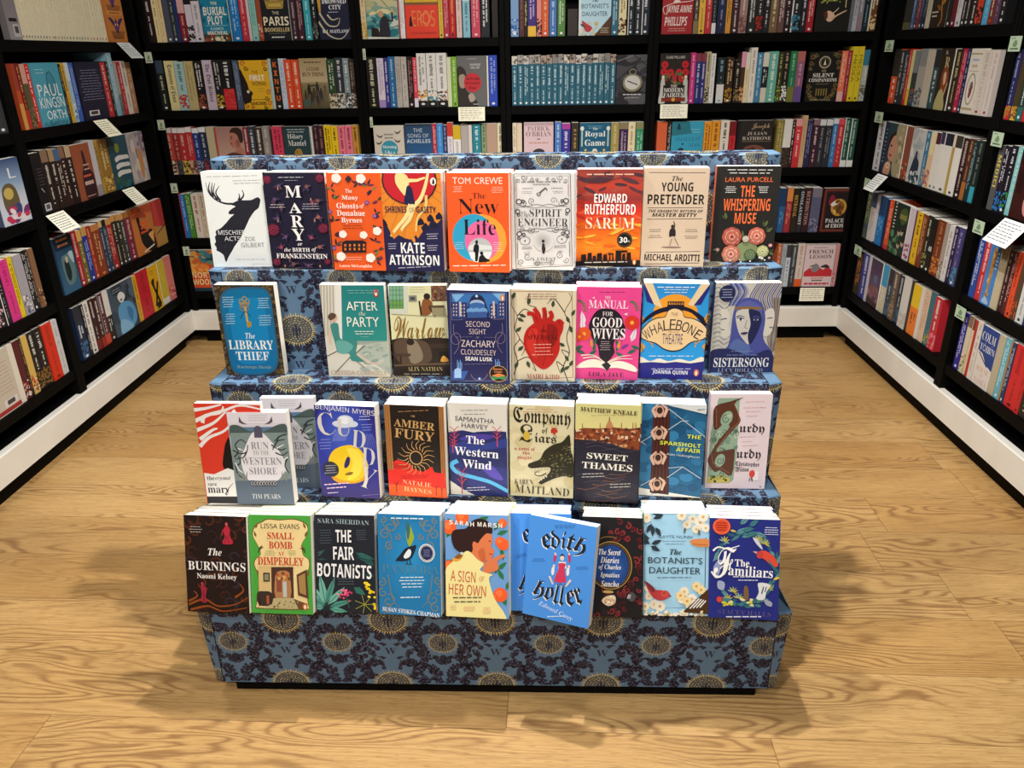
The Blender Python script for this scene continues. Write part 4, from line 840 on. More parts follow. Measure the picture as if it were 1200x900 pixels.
def c_dimperley(a):
    a.bg('#4aa03c')
    pts = [(500,160),(530,145),(600,150),(680,145),(730,158),(765,185),(760,240),(730,290),(735,355),(768,385),(765,440),(742,460),(755,640),(740,668),(480,662),(455,640),(470,560),(470,470),(448,420),(452,385),(485,350),(470,300),(440,240),(455,185)]
    a.smooth([(605 + (x - 605) * 1.03, 405 + (y - 405) * 1.02) for x, y in pts], '#6a4a20', k=3); a.smooth(pts, '#ecd193', k=3)
    for (x, y, an) in ((455,200,70),(755,200,110),(475,330,60),(745,330,120),(460,250,110),(750,250,70),(470,480,100),(760,480,80)): a.leaf(x, y, 40, an, 14, '#7a5c2c')
    for (x, y, sg) in ((475,325,1),(745,330,-1)):
        for i in range(5): a.leaf(x - sg * 6, y + 20 - i * 8, 36, 90 - sg * (20 + i * 16), 8, '#4a4a2c')
    a.rect(470, 420, 545, 560, '#d8b87c'); a.rect(545, 425, 675, 610, '#4a3024'); a.smooth([(568,605),(568,480),(590,450),(640,450),(655,480),(655,605)], '#b07a4c', k=3); a.rect(575, 500, 605, 570, '#8a4a34'); a.rect(612, 510, 634, 600, '#b8c0b8'); a.blotch(575, 460, 650, 500, ['#c84a2c', '#e0a060', '#6a4a2c'], 12, 5, 10)
    a.poly([(560,605),(670,605),(735,665),(500,665)], '#b8a878'); a.poly([(675,610),(755,640),(745,668),(700,668)], '#6a4a30'); a.poly([(695,470),(755,440),(762,610),(700,590)], '#5a3a28'); a.poly([(705,480),(745,460),(748,590),(710,575)], '#a8824c'); a.rect(498, 458, 536, 510, '#3c3026'); a.rect(504, 466, 530, 502, '#8a8468')
    a.smooth([(460,575),(500,565),(545,575),(545,640),(470,645)], '#3a2c26', k=3); a.rect(470, 600, 478, 650, '#2a201c'); a.rect(515, 590, 530, 640, '#a8542c'); a.blotch(560, 620, 700, 660, ['#8a7c54', '#d0c090', '#6a5a3c'], 14, 3, 7)
    r = '#c43a26'
    a.text('LISSA EVANS', 'ss', 604, 184, w_=228, h_=28, c='#3c2c20'); a.text('SMALL', 'sb', 606, 241, w_=158, h_=40, c=r); a.text('BOMB', 'sb', 604, 296, w_=138, h_=42, c=r); a.text('AT', 'st', 606, 346, w_=36, h_=22, c=r); a.text('DIMPERLEY', 'sb', 603, 391, w_=272, h_=46, c=r)
    a.small(540, 342, 68, 3, '#7a8a54', 11, 4); a.small(672, 342, 50, 3, '#7a8a54', 11, 4); a.ell(740, 655, 14, 18, '#e0701c', n_=12); a.ell(740, 657, 6, 12, '#f4ece0', n_=10)

def c_botanists(a):
    a.bg('#20232b')
    for (x, y, an, ln, wd, c) in ((815,360,40,60,10,'#3c5c58'),(812,340,20,56,9,'#3c5c58'),(815,375,0,60,9,'#33504c'),(1150,420,140,120,34,'#2a5c58'),(1150,400,160,110,30,'#245048'),(1040,340,-20,120,26,'#2f6660'),(1155,480,170,70,24,'#1f443e')): a.leaf(x, y, ln, an, wd, c, '#1c3836')
    for (x, y, an, ln, wd) in ((860,640,100,180,44),(860,640,70,170,40),(855,645,125,170,42),(870,645,45,150,38),(880,655,15,140,36),(860,650,150,120,40),(880,665,-10,110,32),(850,660,175,60,30)): a.leaf(x, y, ln, an, wd, a.rng.choice(['#5a9c8c', '#6fae9c', '#4a8a7c']), '#2c5850')
    for _ in range(34): a.ell(980 + a.rng.gauss(0, 17), 573 + a.rng.gauss(0, 15), 7, 6, a.rng.choice(['#e0507a', '#f0849c', '#c83c64']), n_=8)
    a.line([(985,600),(1000,660)], 4, '#3c6a4c')
    for _ in range(26): t = a.rng.random(); a.ell(1095 + 52 * t + a.rng.gauss(0, 7), 515 + 150 * t * t, 9, 7, a.rng.choice(['#f0d21c', '#e6c010', '#f8e048']), n_=8)
    for i in range(7): a.line([(1090, 640), (1090 + 60 * math.cos(math.radians(i * 52)), 640 - 55 * math.sin(math.radians(i * 52)))], 3, '#a8a838')
    a.leaf(1030, 540, 80, -35, 40, '#2f6a5c'); c = '#eeecea'
    a.text('SARA SHERIDAN', 'st', 976, 155, w_=298, h_=28, c='#9fb2b6', rot=-2); a.text('THE', 'ssb', 975, 240, w_=92, h_=72, c=c); a.text('FAIR', 'ssb', 974, 340, w_=122, h_=76, c=c); a.text('BOTANiSTS', 'ssb', 976, 442, w_=318, h_=84, c=c, rot=-2)
    a.small(870, 240, 80, 6, '#5c666c', 15, 4); a.small(1080, 235, 64, 5, '#5c666c', 13, 4); a.small(985, 505, 110, 3, '#6a7478', 15, 4)

def c_pandora(a):
    a.bg('#1f78ae'); b = '#7a7a70'
    a.ell(222, 330, 130, 220, '#1f78ae', c2='#2a8ec4')
    for sg in (1, -1):
        X = lambda x: 222 + sg * x
        for (x, y, r, t) in ((95,160,34,1),(120,200,26,-1),(70,145,20,1),(100,260,22,-1),(130,130,18,1),(110,530,34,1),(135,490,24,-1),(120,570,26,1),(140,440,22,1),(60,215,16,1)): a.scroll(X(x), y, r, b, 7, sg * t, 90, 1.2)
        a.line([(X(130), 150), (X(90), 220), (X(120), 300)], 6, b, 3, curve=True); a.line([(X(110), 400), (X(90), 520), (X(50), 570)], 7, '#6a7c84', 3, curve=True)
    a.text('PANDORA', 'st', 222, 376, w_=282, h_=46, c='#4f7f9c')
    a.smooth([(212,140),(224,150),(240,195),(242,225),(220,262),(206,220),(205,170)], '#9aac30', k=4); a.smooth([(205,145),(220,140),(226,175),(214,230),(207,200)], '#3a6a6c', k=3)
    a.smooth([(150,332),(175,300),(200,270),(235,258),(254,256),(240,300),(222,325),(190,335),(165,334)], '#1b2433', k=4); a.smooth([(190,310),(215,275),(228,285),(222,310),(200,322)], '#e6ecf0', k=3); a.line([(205,332),(208,350)], 4, '#1b2433'); a.line([(220,328),(224,350)], 4, '#1b2433'); a.line([(196,350),(234,350)], 3, '#1b2433')
    a.ell(306, 294, 40, 46, '#e8e6e4'); a.ell(306, 294, 30, 35, '#262c52'); a.ring(306, 294, 35, 40, 5, '#9a9aa4', 20); a.small(306, 294, 40, 4, '#8a90b8', 10, 4)
    a.small(212, 118, 205, 1, '#dfeaf0', hh=8); a.small(230, 440, 128, 4, '#dfeaf0', 16, 6); a.small(218, 515, 128, 1, '#dfeaf0', hh=7); a.text('SUSAN STOKES-CHAPMAN', 'sb', 220, 588, w_=284, h_=22, c='#f0f2f2', rot=-4)

def c_sign(a):
    a.bg('#6f9fd4'); g = '#2f7a4c'
    for (x, y, an) in ((400,220,60),(420,190,100),(450,160,140),(645,180,60),(690,330,100),(660,200,20),(395,160,-40),(690,430,120),(660,380,40),(700,560,110),(620,440,160),(700,480,60),(650,400,90),(560,130,20),(400,330,-30)): a.leaf(x, y, 62, an, 26, g, '#1e5a38')
    for (x, y, r) in ((415,165,36),(480,115,34),(690,250,30),(676,238,26),(415,360,28),(672,505,36),(690,140,22),(640,520,22)): a.ell(x, y, r, r, '#f2612c'); a.ell(x - r * .2, y - r * .2, r * .5, r * .5, '#f87a40', n_=12)
    sk = '#dd7a4c'
    a.smooth([(535,235),(600,190),(630,200),(636,235),(628,262),(645,280),(640,300),(622,330),(600,334),(585,350),(520,320)], sk, k=4); a.smooth([(560,290),(590,270),(600,330),(580,340)], '#c8663c', k=3)
    a.smooth([(425,215),(440,180),(500,170),(520,140),(565,118),(610,130),(635,165),(632,195),(605,195),(575,225),(560,245),(535,240),(530,290),(480,295),(440,270)], '#2f1a18', k=4); a.smooth([(532,250),(548,238),(556,262),(540,285)], sk, k=3); a.line([(616,232),(628,236)], 4, '#2f1a18'); a.line([(618,300),(636,300)], 5, '#b8382c')
    a.smooth([(640,320),(690,300),(700,312),(660,335),(665,375),(620,395),(590,400),(585,370),(610,330)], sk, k=4)
    a.smooth([(395,625),(395,400),(420,350),(470,310),(510,285),(560,330),(590,350),(570,380),(600,395),(635,405),(615,425),(640,520),(690,640),(395,640)], '#f0e29a', k=4)
    a.smooth([(430,330),(460,300),(485,295),(478,325),(450,340)], '#e8a03c', k=3); a.smooth([(440,318),(470,296),(485,305),(465,325)], '#8a5a2c', k=3); a.ell(478, 298, 8, 8, '#c8d0c8', n_=10)
    c = '#f6efe4'
    for i, ch in enumerate('SARAH'): a.text(ch, 'ssb', 424 + i * 27, 140 + i * 2, h_=22, w_=19, c=c)
    for i, ch in enumerate('MARSH'): a.text(ch, 'ssb', 570 + i * 27, 148 + i * 1.5, h_=22, w_=21 if ch == 'M' else 18, c=c)
    r = '#c8503a'
    a.text('A SIGN', 'ss', 484, 413, w_=128, h_=54, c=r, rot=-2); a.text('OF', 'i', 579, 425, w_=26, h_=26, c=r); a.text('HER OWN', 'ss', 505, 480, w_=190, h_=54, c=r, rot=-2); a.small(505, 527, 170, 2, '#4a4038', 20, 8); a.small(435, 565, 34, 3, '#d88a6a', 9, 4); a.small(515, 572, 60, 3, '#d88a6a', 9, 4); a.small(602, 582, 44, 4, '#d88a6a', 9, 4)

def c_holler(a):
    a.bg('#4b93e4'); k = '#20242e'
    for (ch, x, y, h_, w_, r) in (('e',903,232,76,44,12),('d',945,225,90,46,4),('i',985,228,88,24,-4),('t',1020,240,92,34,-12),('h',1066,265,104,56,-26)):
        a.text(ch, 'fr', x - 4, y + 4, h_=h_, w_=w_, c='#e6eef6', rot=r); a.text(ch, 'fr', x, y, h_=h_, w_=w_, c=k, rot=r)
    for (ch, x, y, h_, w_, r) in (('h',870,478,112,50,-22),('o',918,494,76,42,-14),('l',956,498,112,24,-8),('l',982,505,112,24,-4),('e',1020,520,82,40,6),('r',1056,512,84,36,22)):
        a.text(ch, 'fr', x - 4, y + 4, h_=h_, w_=w_, c='#e6eef6', rot=r); a.text(ch, 'fr', x, y, h_=h_, w_=w_, c=k, rot=r)
    r = '#d0385c'; sk = '#e6cfc4'
    a.ell(978, 318, 10, 14, sk); a.smooth([(966,312),(978,296),(992,312),(978,306)], '#1c1c22', k=3); a.poly([(962,336),(996,338),(1000,372),(960,370)], '#e6dada'); a.smooth([(962,345),(996,348),(990,375),(998,435),(985,442),(942,436),(950,400),(962,372)], r, k=3)
    for p in ([(946,300),(940,335)], [(1012,300),(1014,340)]): a.line(p, 14, '#c83058', 10)
    for p in ([(940,350),(934,395)], [(1012,355),(1006,400)]): a.line(p, 11, sk, 8); a.ell(p[1][0], p[1][1] - 12, 8, 22, '#e8e6e8', n_=10)
    a.line([(918,408),(935,450)], 11, sk, 7); a.line([(1020,430),(996,462)], 11, sk, 7); a.line([(944,290),(948,305)], 8, sk); a.line([(1012,292),(1012,304)], 8, sk)
    a.small(990, 158, 120, 2, '#2c5c98', 10, 4); a.small(866, 325, 64, 2, '#2c5c98', 10, 4); a.small(1075, 370, 68, 2, '#2c5c98', 10, 4)
    a.text('Edward Carey', 'i', 948, 585, w_=175, h_=30, c='#e8f0f8', rot=-14); a.small(950, 610, 80, 1, '#dce8f4', hh=6)

def c_sancho(a):
    a.bg('#1d1a1b'); r = '#5c1a20'
    for _ in range(70):
        x, y = a.rng.uniform(85, 335), a.rng.uniform(130, 660)
        if not (95 < x < 245 and 250 < y < 500) and not (x < 200 and y < 200): a.scroll(x, y, a.rng.uniform(12, 24), a.rng.choice(['#6a1e24', '#7c262c', '#4c161a', '#8a2c30']), a.rng.uniform(6, 10), a.rng.choice((1, -1)), a.rng.uniform(0, 360), 1.1)
    a.ell(165, 378, 112, 130, '#2a1a18'); a.ring(165, 378, 112, 128, 5, '#a8843c', 36); a.ring(165, 378, 102, 118, 3, '#7a5c2c', 36); a.ell(165, 378, 96, 112, '#1d3f7c'); a.ell(190, 400, 60, 90, '#1d3f7c', c2='#2c5aa4')
    a.ring(155, 235, 40, 12, 4, '#8a6a34', 14, 0, 180)
    c = '#eee6da'
    for (t, y, w_) in (('The Secret', 305, 118), ('Diaries', 348, 100), ('of Charles', 388, 120), ('Ignatius', 431, 104), ('Sancho', 476, 96)): a.text(t, 'bi', 160, y, w_=w_, h_=33, c=c)
    a.smooth([(115,570),(140,545),(185,540),(188,580),(150,598)], '#d8c0a0', k=3); a.ell(150, 520, 30, 8, '#b89858'); a.blotch(120, 545, 185, 590, ['#f0e0c8', '#8a5a3c', '#c8a078'], 12, 4, 9); a.smooth([(250,550),(275,520),(300,545),(280,575)], '#4a4a4c', k=3); a.text('R', 'bi', 262, 545, w_=22, c='#c8c4c4'); a.small(160, 635, 90, 2, '#3c2c2c', 12, 4)

def c_daughter(a):
    a.bg('#a4d2ea')
    a.line([(345,190),(345,610),(660,610)], 3, '#3c5c78'); a.line([(672,230),(672,520)], 4, '#3c4450'); a.line([(345,105),(560,105)], 3, '#7aa0b8')
    for (x, y) in ((600,130),(640,150),(570,160),(670,180),(620,185),(655,120),(350,120),(370,545),(400,590),(350,600),(430,600),(365,500),(540,110),(560,640),(600,560),(560,520),(630,500),(545,560),(590,600)):
        a.flower(x, y, a.rng.uniform(20, 30), a.rng.choice(['#f1ead6', '#ece2c8', '#e4dcc8']), a.rng.choice(['#d8b060', '#c89a6a']), 8, a.rng.uniform(0, 60))
    for (x, y) in ((540,540),(575,570),(625,490),(650,510)): a.flower(x, y, 26, '#eed6a0', '#d89a40', 6, a.rng.uniform(0, 60))
    for (x, y, an) in ((440,105,170),(440,105,200),(385,160,270),(400,170,300),(380,150,240),(410,100,150),(370,230,170),(370,260,150),(360,250,120),(380,260,20),(375,270,-30),(360,240,200),(345,250,100)): a.leaf(x, y, 58, an, 26, '#2e3b46', '#1c2630')
    for (x, y, an) in ((630,180,-80),(560,170,-100)): a.leaf(x, y, 40, an, 10, '#5a5848')
    a.smooth([(585,250),(610,235),(690,238),(690,275),(620,275)], '#d9894c', k=3); a.line([(600,262),(680,268)], 4, '#a85c30')
    a.smooth([(345,460),(365,475),(400,505),(440,510),(478,525),(480,545),(440,565),(400,555),(370,520)], '#b23a3c', k=4); a.smooth([(345,458),(400,500),(385,520)], '#7a2c34', k=3); a.ell(455, 530, 24, 20, '#c84a44'); a.poly([(478,535),(492,542),(478,548)], '#6a3a2c'); a.ell(450, 526, 4, 4, '#241818', n_=8)
    a.poly([(550,630),(690,502),(690,640),(600,632)], '#4a3018'); a.small(640, 560, 60, 1, '#4a3018', hh=2)
    for i in range(4): a.line([(590 + i * 18, 610 - i * 2), (640 + i * 12, 555 + i * 4)], 6, '#f2eee6')
    a.text('KAYTE NUNN', 'p', 508, 222, w_=178, h_=16, c='#4c6478'); a.small(503, 252, 130, 2, '#6a8498', 14, 4)
    a.text('The', 'bi', 510, 303, w_=64, h_=32, c='#22303e'); a.text('BOTANIST\u2019S', 'p', 508, 350, w_=292, h_=34, c='#22303e'); a.text('DAUGHTER', 'p', 507, 404, w_=276, h_=36, c='#22303e'); a.small(503, 441, 216, 1, '#4c6880', hh=6)
    a.blotch(345, 625, 690, 650, ['#e8d8b0', '#f0e6d0', '#c8b080'], 30, 4, 9, 1.5)

def c_familiars(a):
    a.bg('#232c7c')
    g1, g2, g3 = '#3f7a80', '#2c5f6c', '#5c8f94'
    for i in range(46):
        t = math.radians(i * 360 / 46); x, y = 888 + 168 * math.cos(t) * (1 if a.rng.random() < .5 else .92), 400 - 190 * math.sin(t)
        if not (y < 240 and x < 830) and not (y > 300 and y < 480 and x < 740): a.leaf(x, y, a.rng.uniform(40, 62), math.degrees(t) + 90 + a.rng.uniform(-35, 35), 18, a.rng.choice([g1, g2, g3]))
    for (x, y, an) in ((830,210,30),(860,190,10),(880,220,20),(900,170,40),(930,200,-20),(850,160,40)): a.leaf(x, y, 70, an, 26, a.rng.choice([g1, g3]), '#1c4450')
    for (x, y) in ((770,250),(985,260),(790,560),(850,555),(1010,500),(820,520),(950,240)):
        for i in range(6): a.leaf(x, y, 32, i * 36 - 20, 8, a.rng.choice(['#c8b43c', '#a8a044', '#8fae8a']))
    a.smooth([(950,320),(965,295),(1000,300),(1040,330),(1060,375),(1030,380),(990,345)], '#d84a34', k=4); a.smooth([(1000,340),(1050,390),(1075,420),(1040,400)], '#2c6a70', k=3); a.ell(960, 318, 18, 20, '#c0403c'); a.poly([(940,312),(922,300),(945,300)], '#d8b0a0')
    a.smooth([(955,470),(1020,480),(1000,520),(990,560),(945,560),(960,520)], '#d9dcdc', k=3); a.line([(985,490),(975,530)], 6, '#2a2c50'); a.line([(1000,490),(992,520)], 5, '#2a2c50'); a.smooth([(880,490),(900,495),(905,560),(880,560)], '#7a5c3c', k=3)
    a.smooth([(990,560),(1030,575),(1030,600),(1000,590)], '#9aa0b0', k=3); a.smooth([(920,225),(950,240),(975,290),(940,260)], '#c8ccd8', k=3); a.smooth([(740,460),(775,470),(770,510),(740,500)], '#9aa4c0', k=3); a.smooth([(715,390),(740,350),(760,360),(740,440),(720,440)], '#8f9cc0', k=3)
    a.blotch(770, 560, 960, 595, ['#c8c040', '#e0d8a0', '#3f7a80', '#2c5f6c'], 26, 4, 9, 2); a.ell(748, 560, 14, 16, '#d8402c'); a.leaf(800,190,34,-10,12,'#d8c040'); a.leaf(1035,450,40,20,16,'#d8c040')
    a.ell(755, 171, 48, 44, '#d84a2a'); a.ring(755, 171, 40, 37, 3, '#f08a5c', 20); a.small(755, 171, 56, 4, '#7a1c14', 12, 6)
    c = '#f2f0ec'
    a.text('F', 'scr', 775, 360, w_=120, h_=165, c=c); a.line([(712,300),(740,280),(790,288),(850,270)], 10, c, 4, curve=True); a.line([(705,410),(730,440),(765,420),(780,300)], 9, c, 8, curve=True)
    a.text('The', 'sb', 866, 363, w_=78, h_=38, c=c); a.text('amiliars', 'sb', 912, 408, w_=238, h_=56, c=c, rot=-2); a.small(915, 437, 200, 1, '#e0e0ec', hh=6); a.small(900, 455, 125, 1, '#e0e0ec', hh=6); a.small(1018, 188, 74, 4, '#e0e0ec', 12, 5)
    a.text('STACEY HALLS', 'st', 882, 634, w_=285, h_=26, c='#5c5488', rot=-1); a.small(880, 655, 220, 1, '#d8d8e6', hh=8)

# crop origins and scales of the photograph the covers were drawn from
ZA, Z3, ZB, ZC, ZD, ZE = (230, 170, 4.8), (180, 180, 5.0), (450, 170, 5.0), (670, 170, 4.615), (240, 310, 4.8), (450, 310, 5.0)
ZF, ZG, ZH, ZI, ZJ, ZK, ZL = (670, 310, 4.615), (220, 440, 4.8), (440, 440, 4.8), (660, 440, 4.444), (210, 580, 5.0), (430, 580, 4.286), (680, 580, 4.615)
# row, crop, corners TL TR BR BL in the crop, thickness, copies behind, spine colour, back colour, drawing, label
DISPLAY = [
 (1, Z3, (292,103), (624,108), (697,662), (355,664), .036, 0, '#e4e6e2', '#e4e6e2', c_stag, 'white paperback with a black stag-head silhouette, leftmost on the top tier'),
 (1, ZA, (403,152), (710,155), (765,700), (440,690), .030, 1, '#1e1a30', '#2a2038', c_mary, 'dark paperback with tall white letters stacked among pink flowers, top tier'),
 (1, ZA, (750,155), (1022,155), (1058,708), (790,700), .024, 2, '#d8501c', '#d8501c', c_ghosts, 'orange paperback with white roses and a small black house, top tier'),
 (1, ZB, (0,160), (318,165), (340,750), (15,725), .026, 2, '#1c1c3c', '#1c1c3c', c_gaiety, 'orange and navy paperback with a dancer before a red disc, top tier'),
 (1, ZB, (372,160), (728,165), (735,750), (388,738), .022, 3, '#e8541e', '#e8541e', c_newlife, 'bright orange paperback with blue and pink discs around two figures, top tier'),
 (1, ZB, (772,165), (1120,165), (1100,742), (765,718), .024, 2, '#cfcbc8', '#cfcbc8', c_spirit, 'pale grey paperback with ornate engraved border, middle of the top tier'),
 (1, ZC, (28,130), (385,130), (365,660), (22,648), .040, 1, '#a02c20', '#a02c20', c_sarum, 'paperback with a fiery sunset over a black stone circle, top tier'),
 (1, ZC, (385,125), (738,122), (710,662), (370,650), .026, 1, '#d4bca2', '#d4bca2', c_pretender, 'beige paperback with heavy black poster lettering and a raised-arm figure'),
 (1, ZC, (775,115), (1122,112), (1083,632), (748,628), .028, 0, '#e86a38', '#23211f', c_muse, 'black paperback with orange lettering and roses, rightmost on the top tier'),
 (2, ZD, (78,112), (385,118), (440,632), (140,610), .040, 0, '#2a2218', '#2a2218', c_thief, 'blue paperback with golden key and lace border, alone beside bare wallpaper'),
 (2, ZD, (655,112), (1015,115), (1045,632), (700,628), .020, 1, '#d8d2c2', '#d0cabc', c_party, 'teal and cream paperback with a woman reclining on a jetty, second tier'),
 (2, ZE, (20,120), (400,125), (390,650), (62,650), .020, 1, '#e0dcae', '#d8d4a8', c_warlow, 'cream paperback with gold script between study scene and dark kitchen scene'),
 (2, ZE, (375,145), (735,160), (738,705), (392,685), .026, 2, '#1e204a', '#1e204a', c_zachary, 'navy paperback with art deco domes and a round black sticker, second tier'),
 (2, ZE, (755,145), (1130,150), (1115,695), (752,665), .024, 2, '#cfc0a4', '#cfc0a4', c_heart, 'cream paperback with a big red anatomical heart among vines, second tier'),
 (2, ZF, (25,118), (378,125), (355,625), (20,615), .022, 2, '#e0408a', '#e0408a', c_wives, 'pink paperback with a black profile above an open white book, second tier'),
 (2, ZF, (385,100), (735,105), (705,622), (365,610), .036, 0, '#23226c', '#2f9fe6', c_whale, 'blue paperback with a cream cartouche in front of an orange sun, second tier'),
 (2, ZF, (775,98), (1138,100), (1085,580), (738,580), .034, 0, '#20244c', '#2a2f5c', c_sister, 'blue-grey paperback with three women with flowing hair, rightmost on second tier'),
 (3, ZG, (80,155), (437,155), (472,722), (108,718), .016, 0, '#24242a', '#d0cac4', c_crystal, 'red paperback with white branches, half covered, leftmost on the third tier'),
 (3, ZG, (240,205), (605,210), (605,725), (283,722), .024, 0, '#e6e2e4', '#5c6a78', c_shore, 'grey paperback with white pathway and standing stone, in front of its twin'),
 (3, ZG, (440,125), (785,128), (770,606), (480,606), .024, 1, '#e6e2e4', '#5c6a78', None, 'grey paperback behind, half hidden by an identical copy on third tier'),
 (3, ZG, (727,160), (1055,182), (1072,708), (770,665), .034, 1, '#2a2470', '#2a2470', c_cuddy, 'thick violet-blue paperback with a yellow moon-like shape under a cloud'),
 (3, ZH, (65,155), (378,182), (398,698), (85,665), .028, 1, '#6a4a2c', '#1f1714', c_fury, 'black and red paperback with a golden sun between gilded columns, third tier'),
 (3, ZH, (420,150), (752,165), (742,690), (428,660), .022, 2, '#232a60', '#232a60', c_wind, 'cream and navy paperback with pink trees and winding blue river'),
 (3, ZH, (755,165), (1122,172), (1110,698), (762,668), .020, 2, '#cabf98', '#cabf98', c_liars, 'parchment paperback with blackletter title and a snarling wolf head'),
 (3, ZI, (65,142), (403,158), (385,672), (60,640), .022, 3, '#262230', '#262230', c_thames, 'dark paperback with dome and rooftops under yellow sky, third tier'),
 (3, ZI, (400,135), (745,165), (715,652), (385,605), .022, 2, '#1a567e', '#1a567e', c_sparsholt, 'blue paperback with four rowers seen from above, third tier'),
 (3, ZI, (745,95), (1088,98), (1052,605), (735,572), .026, 0, '#dccace', '#dccace', c_zurdy, 'pale pink paperback with a huge illuminated initial, rightmost on the third tier'),
 (4, ZJ, (38,120), (402,125), (412,700), (52,680), .026, 3, '#1c100e', '#1c100e', c_burnings, 'dark brown paperback with two small red-dressed women, leftmost on bottom tier'),
 (4, ZJ, (415,115), (785,122), (785,702), (428,690), .026, 3, '#3f9434', '#3f9434', c_dimperley, 'green paperback with cream panel and red lettering over a doorway, bottom tier'),
 (4, ZJ, (803,110), (1155,125), (1155,695), (808,685), .026, 3, '#1c1f26', '#1c1f26', c_botanists, 'black paperback with white lettering among green agave and yellow blossom'),
 (4, ZK, (65,97), (378,100), (370,618), (68,592), .026, 3, '#1a6a9c', '#1a6a9c', c_pandora, 'blue paperback with a magpie and a round white sticker, bottom tier'),
 (4, ZK, (392,97), (720,100), (712,625), (400,605), .026, 3, '#6f9fd4', '#f0e29a', c_sign, 'paperback with a dark-haired woman in yellow among oranges, bottom tier'),
 (4, ZK, (822,95), (1148,165), (1105,678), (790,590), .024, 0, '#438ad8', '#438ad8', c_holler, 'bright blue paperback turned askew, with blackletter and puppet girl'),
 (4, ZK, (722,92), (1040,95), (1025,590), (722,580), .024, 2, '#438ad8', '#438ad8', None, 'bright blue paperback mostly hidden behind its askew copy, bottom tier'),
 (4, ZL, (18,120), (335,122), (332,668), (10,650), .026, 2, '#1a1718', '#1a1718', c_sancho, 'black and dark red paperback with a blue gilt oval, bottom tier'),
 (4, ZL, (338,95), (690,105), (690,655), (340,645), .026, 3, '#98c4dc', '#98c4dc', c_daughter, 'pale blue paperback with white blossoms and a red bird, bottom tier'),
 (4, ZL, (695,130), (1068,130), (1070,680), (692,660), .026, 3, '#1e266c', '#1e266c', c_familiars, 'deep blue paperback with a wreath of animals and red sticker, bottom right'),
]

